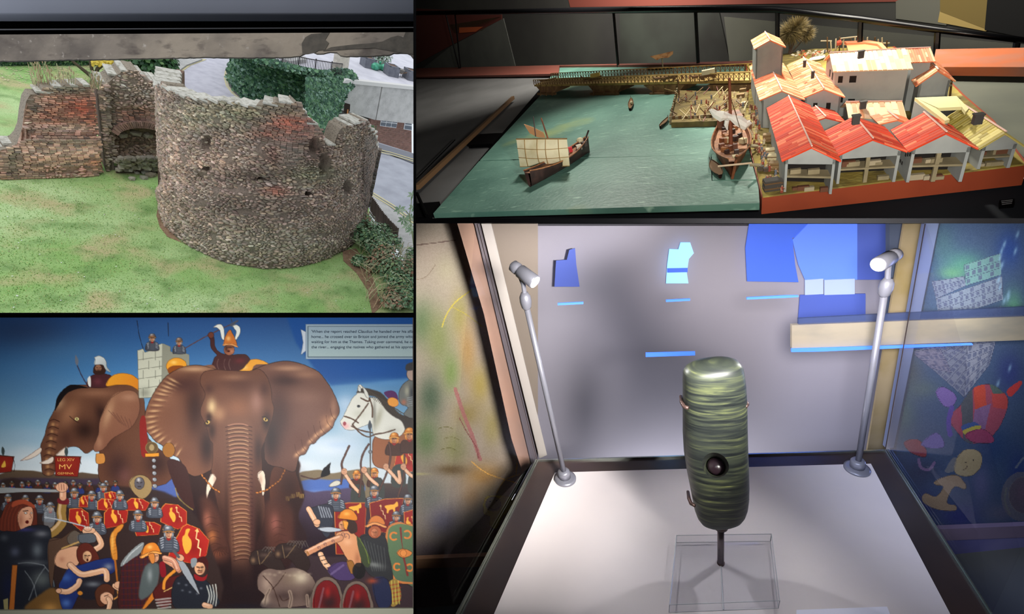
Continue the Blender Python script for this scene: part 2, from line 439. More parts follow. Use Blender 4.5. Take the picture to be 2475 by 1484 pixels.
        o = (o[0], o[1], z+hh/2)
        if kd == 'b': Rm = frm(tv, nv, up); sc_ = (1, 1, 1)
        else:
            a = rng.uniform(-.35, .35); Rm = Matrix.Rotation(a, 3, nv) @ frm(tv, nv, up); sc_ = (w*.56, .085*rng.uniform(.7, 1.2), hh*.62)
        if idx < max_parts:
            me = rng.choice(BRK if kd == 'b' else STN)
            Mx = Matrix.Translation(Vector(o)) @ Rm.to_4x4() @ Matrix.Diagonal((*sc_, 1))
            sharepart(root, 'brick' if kd == 'b' else 'stone', me, Mx, oc=cc)
        elif kd == 'b': brest.box(o, (w*.96, .09, hh*.84), R=Rm, col=cc)
        else: rest.rock(o, sc_, R=Rm, rng=rng, col=cc)
    if rest.f: part(root, 'stone', rest, stones_m, kind='stuff')
    if brest.f: part(root, 'brick', brest, stones_m, kind='stuff')
    # capping: flat pale slabs of mortar along the crest
    if caps:
        s = .05
        while s < Ltot-.1:
            w = rng.uniform(.35, .7); a, na, ha = at(s); b, nb_, hb = at(min(Ltot, s+w-.03)); hm = round((ha+hb)/2/.09)*.09+rng.uniform(0, .03)
            if abs(ha-hb) < .6:
                o1 = .07+rng.uniform(-.03, .05); th = rng.uniform(.05, .09); q = MB()
                def e(pt, nn, o): return (pt[0]+nn[0]*o, pt[1]+nn[1]*o)
                A, B_, C_, D_ = e(a, na, o1), e(b, nb_, o1+rng.uniform(-.05, .05)), e(b, nb_, -thick-.03), e(a, na, -thick-.03)
                q.hexa([(*A, hm-th), (*B_, hm-th), (*C_, hm-th), (*D_, hm-th), (*A, hm+.02), (*B_, hm+.02), (*C_, hm+.03), (*D_, hm+.03)])
                part(root, 'coping_stone', q, cap_m)
            s += w
    return at, Ltot, foot

# ---- the bastion
tower_col = zones([
    (690, 295, 62, 26, (176, 84, 64), .75), (640, 325, 45, 14, (160, 88, 70), .5), (720, 330, 50, 20, (140, 88, 74), .6), (700, 272, 60, 10, (120, 108, 88), .8),
    (560, 270, 110, 40, (124, 122, 98), .75), (460, 285, 60, 35, (140, 134, 112), .7), (620, 252, 100, 14, (112, 102, 82), .7), (830, 340, 60, 40, (112, 104, 86), .5),
    (520, 390, 90, 35, (158, 136, 120), .8), (420, 380, 30, 90, (165, 142, 126), .7), (590, 425, 110, 20, (98, 82, 72), .75), (620, 500, 130, 26, (96, 82, 72), .7),
    (760, 380, 70, 40, (98, 80, 70), .7), (655, 375, 25, 30, (120, 86, 74), .6), (760, 425, 80, 25, (112, 116, 88), .6), (420, 500, 50, 60, (146, 130, 114), .6),
    (640, 590, 220, 50, (136, 130, 114), .75), (840, 460, 40, 80, (128, 116, 104), .6), (660, 462, 30, 9, (160, 96, 78), .7), (880, 440, 16, 110, (70, 56, 50), .85), (900, 360, 20, 40, (110, 96, 84), .8)],
    (134, 118, 106))
def tower_kind(x, y, s, z):
    if hole(x, y) > .3: return None
    if ((x-690)/100)**2+((y-305)/50)**2 < 1 and not (((x-760)/22)**2+((y-350)/20)**2 < 1): return 'b'
    if 640 < x < 745 and 240 < y < 280: return 'b'
    if 668 < x < 722 and 340 < y < 402: return 'b'
    if x > 876 and y > 330: return 'b'
    if 600 < x < 770 and 240 < y < 262: return 'b'
    if 455 < x < 640 and y < 250: return 'b'
    if abs(y-462) < 6 and 640 < x < 672: return 'b'
    return 's'
HOLES = [(499, 346, 10, 20), (494, 408, 7, 6), (782, 398, 13, 26), (758, 352, 18, 18), (628, 435, 9, 5), (838, 452, 10, 16), (742, 470, 12, 6)]
def hole(x, y):
    return max(smooth(1.6-1.3*math.sqrt(((x-a)/c)**2+((y-b)/d)**2)) for a, b, c, d in HOLES)
def tower_disp(x, y, s, z):
    d = -.38*hole(x, y)
    d += .10*smooth((455+.02*(x-640)-y)/-14)                       # lower courses stand proud
    d += .08*smooth((y-560)/30)
    band = math.exp(-((y-430-8*math.sin(x/70))/16)**2); d -= .13*band*(x < 800)
    d += .07*mnoise.noise(Vector((x/38, y/24, 3)))
    return d
tower = thing(F1, 'ruined_bastion', 'large curved ruined stone bastion with red brick patches standing on the lawn', 'ruin', G1(640, 600))
TB = [(389, 478), (392, 520), (405, 548), (440, 577), (480, 600), (540, 628), (600, 642), (660, 646), (720, 641), (780, 625), (820, 606), (850, 586), (866, 562), (874, 543), (880, 522)]
TT = [(380, 196), (392, 188), (405, 208), (425, 214), (440, 222), (458, 226), (500, 232), (560, 238), (598, 246), (640, 246), (642, 241), (722, 240), (724, 250), (733, 262), (738, 280), (756, 284),
      (764, 300), (772, 306), (782, 330), (790, 346), (806, 344), (808, 330), (812, 322), (818, 316), (822, 304), (835, 296), (884, 280), (896, 300), (904, 312), (910, 335), (914, 360)]
atT, LT, _ = ruin(tower, TB, TT, tower_col, tower_kind, tower_disp, nh=84, ds=.13, seed=5, thick=.8, piece_k=.92, row=.088)
# toothed broken end: long stones stick out of the right edge
for k in range(26):
    p, nn, h = atT(LT-.05); z = .9+k*.27
    if z > h: break
    q = MB(); tv = Vector((-nn[1], nn[0], 0)).normalized(); nv = Vector(nn).normalized()
    q.box((p[0]+tv.x*(.1+.1*rng1.random()), p[1]+tv.y*.15, z), (.4+.2*rng1.random(), .5, .1), R=frm(tv, nv, Vector((0, 0, 1))))
    part(tower, 'stone', q, stone_m, oc=jit(np.array([.13, .11, .09]), .3, rng1))

# ---- brick wall at the left
wl_col = zones([(190, 262, 55, 30, (168, 84, 66), .85), (110, 285, 60, 24, (146, 92, 76), .7), (150, 215, 90, 16, (112, 108, 92), .9), (70, 250, 20, 60, (112, 104, 90), .8), (215, 290, 20, 40, (150, 84, 66), .6),
    (140, 312, 90, 10, (182, 158, 146), .8), (150, 336, 100, 6, (104, 100, 84), .9), (130, 360, 120, 18, (198, 166, 150), .9), (150, 395, 90, 10, (150, 126, 112), .8), (20, 380, 30, 40, (120, 112, 98), .8),
    (110, 416, 120, 8, (110, 98, 86), .8), (215, 390, 22, 12, (176, 122, 96), .8)], (164, 128, 110))
def wl_disp(x, y, s, z):
    d = .30*smooth((y-328)/5)*(x < 236)+.1*smooth((y-412)/3)
    return d-.05*smooth((x-222)/6)
wl = thing(F1, 'ruined_wall', 'broken red brick wall with stepped left end behind the lawn', 'ruin', G1(120, 420))
ruin(wl, [(-16, 426), (60, 424), (150, 422), (252, 417)], [(-16, 352), (8, 344), (34, 336), (44, 326), (52, 305), (58, 286), (60, 258), (62, 240), (64, 226), (74, 219), (97, 222), (98, 202), (128, 202), (160, 199), (185, 196), (210, 194), (214, 199), (236, 198), (246, 196)],
     wl_col, lambda x, y, s, z: 's' if (x < 62 and y > 225 and y < 330) or (y > 396 and x < 190 and x > 90) else 'b', wl_disp, nh=66, ds=.16, seed=9, thick=.7, gain=1.4)
# second, lower shelf of pale capping seen on top of the same wall
q = MB(); prof = [(62, 224), (100, 232), (140, 226), (180, 233), (190, 225), (228, 222)]
for (x0, y0), (x1, y1) in zip(prof, prof[1:]):
    a, b = G1(x0, y0, 4.2), G1(x1, y1, 4.2); q.hexa([(a[0], a[1]-.25, a[2]-.1), (b[0], b[1]-.25, b[2]-.1), (b[0], b[1]+.1, b[2]-.1), (a[0], a[1]+.1, a[2]-.1), (a[0], a[1]-.25, a[2]), (b[0], b[1]-.25, b[2]), (b[0], b[1]+.1, b[2]), (a[0], a[1]+.1, a[2])])

# ---- rubble wall with the arched recess
wm_col = zones([(320, 215, 60, 40, (128, 116, 104), .8), (300, 165, 30, 8, (130, 124, 106), .8), (320, 245, 60, 20, (106, 92, 82), .7), (320, 280, 60, 22, (132, 84, 72), .8), (258, 290, 14, 80, (118, 108, 96), .8),
    (330, 335, 45, 18, (90, 78, 64), .9), (330, 360, 50, 20, (100, 84, 66), .9), (290, 205, 12, 10, (170, 164, 158), .6), (350, 225, 14, 8, (160, 152, 146), .5), (262, 400, 14, 30, (120, 112, 98), .8)], (142, 124, 110))
def arch(x, y):
    if x < 279 or x > 397: return 0
    t = (x-334)/56.0; yt = 322-22*math.sqrt(max(0, 1-min(1, t*t)))+6
    return smooth((y-yt)/5)*smooth((x-278)/5)
def wm_kind(x, y, s, z):
    if arch(x, y) > .3: return 's' if y > 344 else None
    if 262 < y < 305: return 'b'
    return 's'
wm = thing(F1, 'arched_ruined_wall', 'rubble wall with a brick arched recess between the brick wall and the bastion', 'ruin', G1(320, 418))
atM, LM, _ = ruin(wm, [(246, 410), (300, 412), (402, 414)], [(236, 198), (240, 190), (258, 188), (262, 182), (276, 176), (290, 163), (292, 160), (334, 160), (338, 170), (342, 182), (360, 184), (368, 190), (385, 192), (396, 190)],
     wm_col, wm_kind, lambda x, y, s, z: -.95*arch(x, y)+.22*(1-smooth((x-262)/6))+(.1 if y < 262 else 0), nh=64, ds=.13, seed=21, thick=1.3, gain=1.2)
va, vb = G1(246, 410), G1(402, 414)
vx = (vb-va)/np.linalg.norm(vb-va); vn = np.array([vx[1], -vx[0], 0])
for k in range(25):                                            # the arch ring, brick on edge
    t = -1+2*k/24.0; x = 334+57*t; yb = 322-22*math.sqrt(1-min(1, t*t)*.97); p = F1.V(x, yb-2, va, vb)
    ang = -t*.9; q = MB(); up = Vector((vx[0]*math.sin(-ang), vx[1]*math.sin(-ang), math.cos(ang))); nv = Vector(vn); tv = up.cross(nv)
    q.box((p[0]+vn[0]*.08, p[1]+vn[1]*.08, p[2]), (.15, .3, .34), R=frm(tv, nv, up))
    part(wm, 'brick', q, stone_m, oc=jit(np.array([.28, .17, .13]), .25, rng1), label='brick on edge in the arch ring')
for (x, y, r, h) in ((300, 322, .28, .2), (330, 318, .3, .16), (362, 324, .26, .2)):   # broken springing left under the ring
    p = F1.V(x, y, va, vb); q = MB(); q.rock((p[0]-vn[0]*.3, p[1]-vn[1]*.3, p[2]-.2), (r, .3, h)); part(wm, 'stone', q, stone_m, oc=(.22, .2, .14, 1))
# tumbled stones in front of the recess: each one lies loose
heap_cols = [(150, 146, 130), (128, 122, 108), (168, 160, 146), (110, 104, 92), (140, 130, 112)]
hz = []
for k in range(84):
    x = rng1.uniform(282, 388); y = rng1.uniform(384, 414)
    hz.append((x, y, (418-y)/34*1.15))
hz += [(310, 412, 0), (322, 415, 0), (332, 420, 0), (345, 414, 0), (352, 420, 0), (365, 427, 0), (320, 434, 0), (348, 432, 0), (328, 408, .1), (300, 408, .1), (375, 416, 0), (278, 408, 0), (386, 418, 0), (340, 400, .3)]
for x, y, h in hz:
    p = G1(x, y, h); r = rng1.uniform(.13, .27); q = MB(); q.rock((0, 0, 0), (r, r*.8, r*.62), R=Matrix.Rotation(rng1.uniform(0, 3), 3, 'Z'), rng=rng1, k=.2)
    o = bpy.data.objects.new('rubble_stone', q.mesh('rubble_stone', stone_m)); COL.objects.link(o); o.matrix_world = F1.M @ T((p[0], p[1], p[2]+r*.35))
    ci = rng1.randrange(5); o.color = jit(np.array(C(*heap_cols[ci])[:3]), .12, rng1)
    sz = 'large' if r > .22 else 'small' if r < .17 else 'middling'; wh = 'high in the heap' if y < 392 else 'in the middle of the heap' if y < 404 else 'at the foot of the heap' if y < 414 else 'rolled out on the grass'
    props(o, f"{sz} {['grey-buff', 'dull grey', 'pale buff', 'dark grey', 'brown-grey'][ci]} stone {wh} below the arched recess", 'stone', 'loose stones below the arched recess')
fill = MB(); a, b, c, d = G1(280, 418), G1(392, 418), G1(390, 386, .62), G1(284, 386, .62)
fill.hexa([(a[0], a[1], 0), (b[0], b[1], 0), (d[0]+3.2, d[1]+.3, 0), (d[0], d[1]+.3, 0), (a[0], a[1], .02), (b[0], b[1], .02), tuple(c), tuple(d)])
solo(F1, 'earth_bank', fill, M('dark_soil', (84, 74, 58), .95, noise=[(6, (60, 52, 40), .4, .7)], bump=(9, .8, .1)), kind='structure')

# small stub of wall with stepped bricks, top left of the bastion
stub = thing(F1, 'wall_stub', 'small brick stub with pale capping behind the top left of the bastion', 'ruin', G1(425, 215, 5))
q = MB(); A_ = [G1(402, 206, 6.3), G1(420, 202, 6.3), G1(446, 172, 6.3), G1(428, 166, 6.3)]
q.slab([(p[0], p[1], 2.5) for p in A_], (0, 0, 3.8), col=tuple(C(120, 92, 78))); part(stub, 'core', q, mortar_m)
for k in range(5):
    x = 404+k*1.0; y = 205-k*8; a = G1(x, y, 6.3+.02*k); q = MB(); q.box(a, (1.0, .55, .14), R=Matrix.Rotation(.2, 3, 'Z')); part(stub, 'coping_stone', q, cap_m)
for k in range(16):
    a = G1(418+(k % 4)*7, 214-(k % 4)*7+6*(k//4), 5.9-.2*(k//4)); q = MB(); q.box(a, (.25, .12, .08), R=Matrix.Rotation(1.0, 3, 'Z')); part(stub, 'brick', q, stone_m, oc=jit(np.array([.3, .13, .09]), .25, rng1))

# ---- ground
grass_m = M('lawn_grass', (148, 188, 108), .95, noise=[(.10, (196, 220, 160), .40, .58, 4), (.42, (196, 186, 138), .50, .66, 6), (.9, (112, 150, 84), .50, .74, 6), (16, (96, 132, 62), .5, .85, 3), (26, (198, 210, 150), .56, .85, 2)], bump=(34, .9, .05))
lawn = MB(); P_ = [(-30, 770), (1004, 770), (1004, 690), (960, 640), (935, 600), (900, 560), (893, 520), (893, 330), (800, 330), (640, 300), (440, 240), (400, 165), (402, 110), (-30, 110)]
lawn.face([G1(x, y) for x, y in P_]); solo(F1, 'ground', lawn, grass_m, kind='structure', loc=(0, 0, 0))
def patch(name, px, h, mat, **k):
    q = MB(); q.slab([G1(x, y, h) for x, y in px], (0, 0, -.05)); return solo(F1, name, q, mat, **k)
soil_m = M('bare_soil', (150, 120, 96), .95, noise=[(4, (120, 92, 72), .4, .7), (20, (170, 146, 120), .55, .8)], bump=(14, .8, .04))
patch('soil_strip', [(388, 496), (393, 530), (408, 556), (440, 586), (452, 592), (440, 586), (405, 572), (386, 548), (378, 520), (382, 500)], .02, soil_m, kind='structure')
patch('soil_patch', [(828, 606), (860, 600), (890, 640), (905, 680), (922, 740), (900, 760), (888, 700), (862, 660), (830, 630)], .02, soil_m, kind='structure')
# blades of grass near the wall feet and over the lawn
tm = M('grass_blades', (120, 165, 70), .8, attr=True)
q = MB()
gcols = [C(150, 186, 100), C(118, 160, 78), C(188, 184, 126), C(96, 140, 70), C(176, 205, 128)]
for k in range(15000):
    x = rng1.uniform(-10, 1000); y = rng1.uniform(420, 765)
    if 386 < x < 880 and y < interp([(386, 500), (440, 580), (540, 632), (640, 650), (760, 634), (850, 592), (880, 560)], x): continue
    if x > 880 and y < 600+(x-880)*.9: continue
    p = G1(x, y); a = rng1.uniform(0, 6.3); h = rng1.uniform(.03, .075); w = .016; dx, dy = math.cos(a)*w, math.sin(a)*w; lx, ly = rng1.uniform(-.04, .04), rng1.uniform(-.04, .04)
    q.face([(p[0]-dx, p[1]-dy, 0), (p[0]+dx, p[1]+dy, 0), (p[0]+lx, p[1]+ly, h)], rng1.choice(gcols))
solo(F1, 'grass', q, tm, 'short mown grass blades over the lawn', 'grass', kind='stuff')
# ---- beyond the ruin: ramp road, ivy bank, terrace, planters, street
TH = 4.6                                                             # height of the terrace over the lawn
asph = M('pale_asphalt', (196, 194, 204), .9, noise=[(1.2, (176, 174, 186), .4, .7), (60, (150, 148, 158), .55, .8, 2)], bump=(80, .3, .01))
asph2 = M('street_asphalt', (168, 170, 180), .9, noise=[(.6, (146, 148, 158), .4, .7), (60, (122, 124, 134), .55, .8, 2)], bump=(80, .3, .01))
conc = M('concrete', (182, 180, 178), .85, noise=[(1.5, (160, 158, 156), .4, .7), (12, (196, 194, 190), .5, .8)], bump=(30, .3, .01))
conc_d = M('dark_concrete', (112, 110, 112), .85, noise=[(2.5, (84, 82, 84), .4, .7)], bump=(20, .3, .01))
pave = M('terrace_paving', (206, 204, 212), .85, noise=[(.7, (186, 184, 194), .4, .7), (40, (176, 174, 182), .55, .8)])
yel = M('yellow_road_paint', (206, 196, 150), .8, noise=[(8, (186, 180, 160), .5, .7)])
patch('ramp_road', [(440, 300), (400, 200), (392, 165), (405, 140), (600, 118), (580, 145), (558, 176), (558, 206), (580, 236), (640, 300), (560, 330)], .02, asph, kind='structure')
def ribbon(name, px, w, h, mat, th=.04, kind='structure', off=0.0, F=F1, cat=None, label=None):
    P = [F.G(x, y, h) for x, y in px]; q = MB(); Lf, Rt = [], []
    for i, p in enumerate(P):
        d = P[min(i+1, len(P)-1)]-P[max(i-1, 0)]; d /= np.linalg.norm(d); n = np.array([-d[1], d[0], 0]); Lf.append(p+n*(off+w/2)); Rt.append(p+n*(off-w/2))
    for i in range(len(P)-1):
        A, B_, C_, D_ = Rt[i], Rt[i+1], Lf[i+1], Lf[i]; q.hexa([A-[0, 0, th], B_-[0, 0, th], C_-[0, 0, th], D_-[0, 0, th], A, B_, C_, D_])
    return solo(F, name, q, mat, label, cat, None, kind)
kerb = [(584, 142), (566, 156), (557, 172), (555, 188), (560, 206), (574, 224), (594, 240), (616, 254)]
ribbon('kerb', kerb, .4, .16, conc_d, .18)
ribbon('road_line', [(x-7, y+1) for x, y in kerb], .12, .045, yel, .03); ribbon('road_line', [(x-12, y+1) for x, y in kerb], .12, .045, yel, .03)
rk = [(404, 190), (418, 172), (444, 154), (482, 140)]
ribbon('kerb', rk, .5, .18, conc, .18); ribbon('road_line', [(x+9, y+2) for x, y in rk], .15, .05, yel, .03); ribbon('road_line', [(x+15, y+3) for x, y in rk], .15, .05, yel, .03)
patch('pavement_far', [(398, 178), (404, 150), (430, 138), (470, 138), (440, 152), (416, 170)], .14, conc, kind='structure')
# ivy bank
Bv = [(586, 138), (570, 154), (562, 172), (561, 190), (567, 208), (580, 224), (602, 242), (640, 262), (700, 290), (752, 318), (800, 334)]
Tv = [(582, 134), (600, 142), (632, 152), (668, 160), (700, 168), (735, 176), (768, 182), (800, 186), (822, 176), (846, 178), (862, 192)]
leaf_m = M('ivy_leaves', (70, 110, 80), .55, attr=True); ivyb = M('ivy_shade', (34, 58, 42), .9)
bank = MB(); rows = []
for (bx, by), (tx, ty) in zip(Bv, Tv):
    b, t = G1(bx, by, .1), G1(tx, ty, TH+.2); rows.append([b*(1-u)+t*u+np.array([0, 0, .9*math.sin(u*PI)]) for u in np.linspace(0, 1, 6)])
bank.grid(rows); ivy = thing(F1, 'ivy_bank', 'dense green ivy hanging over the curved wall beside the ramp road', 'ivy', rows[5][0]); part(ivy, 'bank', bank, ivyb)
def leaf(q, p, r, nrm, rng, col, pts=5):
    n = Vector(nrm).normalized(); u = n.orthogonal().normalized(); w = n.cross(u); a0 = rng.uniform(0, 6.3)
    q.face([Vector(p)+(u*math.cos(a0+2*PI*k/pts)+w*math.sin(a0+2*PI*k/pts))*r*(1.0 if k % 2 == 0 else .75)+n*(r*.15 if k == 0 else 0) for k in range(pts)], col)
q = MB(); ic = [C(78, 118, 88), C(56, 96, 70), C(104, 142, 108), C(44, 78, 60), C(92, 132, 92), C(126, 156, 140), C(66, 100, 84)]
for k in range(20000):
    i = rng1.uniform(0, len(rows)-1.001); j = rng1.uniform(0, 4.999); a, b = int(i), int(j); u, v = i-a, j-b
    p = (rows[a][b]*(1-u)*(1-v)+rows[a+1][b]*u*(1-v)+rows[a][b+1]*(1-u)*v+rows[a+1][b+1]*u*v)
    o_ = rng1.uniform(.05, .5); p = p+np.array([rng1.uniform(-.2, .2)-o_*.7, -o_, rng1.uniform(0, .4)])
    leaf(q, p, rng1.uniform(.1, .19), (rng1.uniform(-.5, .5), -1, rng1.uniform(.1, 1.2)), rng1, rng1.choice(ic))
for k in range(6500):                                                # the hanging tongue in front of the facade end
    x = rng1.uniform(738, 858); y = rng1.uniform(180, 318)
    lim = interp([(738, 262), (760, 300), (800, 318), (815, 250), (835, 215), (860, 200)], x)
    if y > lim or y < interp([(738, 184), (800, 186), (822, 174), (858, 186)], x): continue
    p = G1(x, y, TH+.3-(y-180)/140*3.6); leaf(q, p+np.array([0, -.4-.3*rng1.random(), 0]), rng1.uniform(.1, .19), (rng1.uniform(-.5, .5), -1, rng1.uniform(0, .8)), rng1, rng1.choice(ic))
part(ivy, 'ivy_leaves', q, leaf_m, kind='stuff')
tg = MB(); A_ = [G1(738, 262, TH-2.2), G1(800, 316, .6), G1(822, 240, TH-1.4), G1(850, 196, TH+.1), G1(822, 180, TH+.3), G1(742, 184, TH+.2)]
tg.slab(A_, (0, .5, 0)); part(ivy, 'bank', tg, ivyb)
# terrace slab and facade
ter = MB(); TP = [(586, 134), (632, 154), (700, 170), (768, 184), (822, 190), (1004, 208), (1004, 118), (586, 118)]
ter.slab([G1(x, y, TH) for x, y in TP], (0, 0, -.1)); solo(F1, 'terrace_floor', ter, pave, kind='structure')
fa, fb = G1(826, 197, TH), G1(1004, 216, TH)
def fv(x, y): return F1.V(x, y, fa, fb)
ft = (fb-fa)/np.linalg.norm(fb-fa); fn = np.array([ft[1], -ft[0], 0])
fac = thing(F1, 'concrete_facade', 'pale concrete panels under the terrace edge beside the ivy', 'wall', fa)
def vpan(root, name, px, mat, th=.25, out=0.0, **k):
    q = MB(); P = [fv(x, y)+fn*out for x, y in px]; q.slab(P, -fn*th); return part(root, name, q, mat, **k)
vpan(fac, 'panel', [(827, 200), (922, 210), (907, 290), (812, 262)], conc); vpan(fac, 'panel', [(924.5, 210), (1003, 219), (1003, 300), (909.5, 290)], conc)
vpan(fac, 'parapet', [(836, 191), (1003, 209), (1003, 217), (826, 199)], M('parapet_concrete', (205, 203, 200), .85), .5, .12)
vpan(fac, 'hole', [(832, 248), (846, 252), (845, 268), (838, 276), (831, 272)], M('broken_hole', (46, 34, 28), .95), .05, .03, label='dark broken hole in the end panel')
vpan(fac, 'plank', [(838, 264), (841, 264), (840, 276), (837, 276)], M('orange_plank', (190, 130, 84), .8), .05, .08)
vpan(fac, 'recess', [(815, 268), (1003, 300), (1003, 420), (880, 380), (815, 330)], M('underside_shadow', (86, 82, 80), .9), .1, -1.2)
brw = M('far_brick', (126, 94, 84), .9, noise=[(3, (104, 78, 70), .4, .7)])
bw = thing(F1, 'brick_building', 'brown brick ground floor with metal windows under the concrete panels', 'building', fv(940, 360))
vpan(bw, 'wall', [(905, 292), (1003, 302), (1003, 384), (904, 344)], brw, .3, -.5)
brk2 = brick_mesh(1, .42, .05, .1, rng1)[0]
for r in range(13):                                                  # courses of the near wall
    for cidx in range(9):
        x, y = 914+cidx*10.5+(r % 2)*5, 302+r*5.2+cidx*1.6
        if x > 1000: continue
        if (930 < x < 972 and 289 < y < 314) or (x > 984 and 292 < y < 318): continue
        p = fv(x, y)-fn*.5
        sharepart(bw, 'brick', brk2, Matrix.Translation(Vector(p)) @ frm(Vector(ft), Vector(fn), Vector((0, 0, 1))).to_4x4(), oc=jit(np.array([.2, .115, .09]), .22, rng1))
glassd = M('window_glass', (64, 74, 88), .15, spec=.8); wfm = M('white_window_bars', (206, 208, 212), .5)
for px in ([(930, 289), (970, 292), (965, 314), (926, 309)], [(987, 295), (1003, 296), (1003, 320), (983, 317)]):
    w = vpan(bw, 'window', px, wfm, .08, -.44); INV[w.name] = INV[bw.name]
    (x0, y0), (x1, y1), (x2, y2), (x3, y3) = px; n = 3 if x1-x0 > 20 else 1
    for i in range(n):
        for j in range(2):
            def pt(u, v): return ((x0*(1-u)+x1*u)*(1-v)+(x3*(1-u)+x2*u)*v, (y0*(1-u)+y1*u)*(1-v)+(y3*(1-u)+y2*u)*v)
            a, b, e = (i+.08)/n, (i+.92)/n, .07; vpan(w, 'pane', [pt(a, j/2+e), pt(b, j/2+e), pt(b, j/2+.5-e), pt(a, j/2+.5-e)], glassd, .02, -.40)
# street lower right
patch('street', [(870, 330), (1004, 372), (1004, 700), (985, 640), (940, 560), (890, 500)], .03, asph2, kind='structure')
patch('pavement', [(900, 470), (1004, 545), (1004, 680), (975, 622), (930, 560), (893, 515)], .14, conc, kind='structure')
patch('pavement', [(892, 340), (1004, 372), (1004, 396), (892, 352)], .12, M('dark_paving', (120, 122, 130), .9), kind='structure')
ribbon('road_line', [(894, 461), (950, 495), (1004, 535)], .14, .17, yel, .03); ribbon('road_line', [(896, 468), (948, 500), (1004, 542)], .14, .17, yel, .03)
ribbon('road_line', [(895, 356), (945, 368), (1004, 386)], .14, .17, yel, .03); ribbon('road_line', [(895, 361), (945, 373), (1004, 391)], .14, .17, yel, .03)
# railing along the ivy
rail_m = M('dark_railing', (60, 54, 58), .5); RL = [(616, 141), (632, 147), (668, 156), (700, 163), (735, 170), (768, 175), (800, 179), (823, 181)]
rl = thing(F1, 'metal_railing', 'dark metal railing curving along the terrace above the ivy', 'railing', G1(700, 163, TH)); RP = [G1(x, y+8, TH) for x, y in RL]
part(rl, 'rail', MB().tube([p+np.array([0, 0, 1.15]) for p in RP], .04, 6), rail_m); part(rl, 'rail', MB().tube([p+np.array([0, 0, .12]) for p in RP], .03, 6), rail_m)
for i in range(60):
    u = i/59*(len(RP)-1.001); a = int(u); p = RP[a]*(1-u+a)+RP[a+1]*(u-a); q = MB(); big = i % 10 == 0
    q.tube([p, p+np.array([0, 0, 1.25 if big else 1.12])], .05 if big else .022, 5); part(rl, 'post' if big else 'bar', q, rail_m)
# pillar, plinth, planters, bags, barrow
pl = G1(822, 167, TH); q = MB().lathe([(.72, 0), (.72, .1), (.66, .14), (.66, 5.5)], pl, n=20); solo(F1, 'pillar', q, M('pale_pillar', (206, 198, 184), .8, noise=[(3, (176, 168, 156), .45, .7)]), 'round pale concrete column on the terrace behind the railing', 'pillar')
q = MB(); q.slab([G1(x, y, TH+.3) for x, y in ((682, 141), (700, 148), (742, 143), (738, 136), (690, 134))], (0, 0, -.3)); solo(F1, 'plinth', q, conc, 'low pale concrete plinth near the middle of the terrace', 'plinth')
plm = M('planter_grey', (118, 120, 128), .8, noise=[(2.5, (98, 100, 110), .4, .7)]); soilm = M('planter_soil', (110, 86, 70), .95, bump=(10, .9, .1))
def planter(px, py, w, h, label, rz=.25):
    p = G1(px, py, TH); t = thing(F1, 'planter', label, 'planter', p, rz, 'square grey planters on the terrace'); q = MB(); q.box((0, 0, h/2), (w, w, h)); part(t, 'box', q, plm, local=True)
    q = MB(); e = w*.5
    for a in range(4):
        R = Matrix.Rotation(a*PI/2, 3, 'Z'); c = R @ Vector((e-.08, 0, h+.03)); q.box(c, (.16, 2*e, .1), R=R)
    part(t, 'rim', q, plm, local=True); part(t, 'soil', MB().box((0, 0, h), (w*.9, w*.9, .06)), soilm, local=True)
planter(888, 162, 1.15, .85, 'grey planter nearest the round column'); planter(944, 182, 1.15, .9, 'grey planter behind the green wheelbarrow'); planter(990, 192, 1.15, .9, 'grey planter cut by the right edge of the window view')
bagm = M('green_plastic_bag', (64, 150, 116), .35, noise=[(3, (90, 180, 150), .45, .6)], bump=(5, .8, .1))
for i, (x, y, r, lb) in enumerate(((904, 168, .55, 'green plastic rubbish bag against the planter'), (916, 168, .42, 'smaller green rubbish bag in the middle of the three'), (928, 172, .5, 'green rubbish bag beside the wheelbarrow planter'))):
    p = G1(x, y, TH); q = MB(); q.blob((p[0], p[1], p[2]+r*.6), (r, r*.8, r*.7), fn=lambda v: 1+.22*mnoise.noise(v*2.4+Vector((i, 0, 0)))); q.lathe([(.06, 0), (.14, .22), (.02, .3)], (p[0], p[1], p[2]+r*1.22), n=8)
    solo(F1, 'rubbish_bag', q, bagm, lb, 'bag', 'green rubbish bags between the planters', smooth=True)
def bush(F, c, r, n, cols, lr, name, label, cat, stems=3, seed=3, sm=None, kind=None, flat=1.0):
    rg = random.Random(seed); t = thing(F, name, label, cat, c); q = MB()
    for k in range(n):
        d = Vector((rg.gauss(0, 1), rg.gauss(0, 1), rg.gauss(0, 1))).normalized()*rg.uniform(.55, 1.0)
        p = (c[0]+d.x*r[0], c[1]+d.y*r[1], c[2]+r[2]*(1+d.z)*flat); leaf(q, p, lr*rg.uniform(.7, 1.3), (d.x+rg.uniform(-.5, .5), d.y+rg.uniform(-.5, .5), d.z+.6), rg, rg.choice(cols))
    part(t, 'foliage', q, leaf_m, kind='stuff'); s = MB()
    for k in range(stems):
        a = rg.uniform(0, 6.3); s.tube([c, (c[0]+math.cos(a)*r[0]*.2, c[1]+math.sin(a)*r[1]*.2, c[2]+r[2]*.8), (c[0]+math.cos(a)*r[0]*.7, c[1]+math.sin(a)*r[1]*.7, c[2]+r[2]*1.6)], [lr*.3, lr*.2, lr*.1], 5)
    part(t, 'stem', s, sm or bark_m); return t
bark_m = M('bark', (84, 68, 56), .95, bump=(12, .8, .05))
gc = [C(104, 138, 100), C(84, 120, 84), C(140, 160, 128), C(120, 146, 96), C(66, 98, 66)]
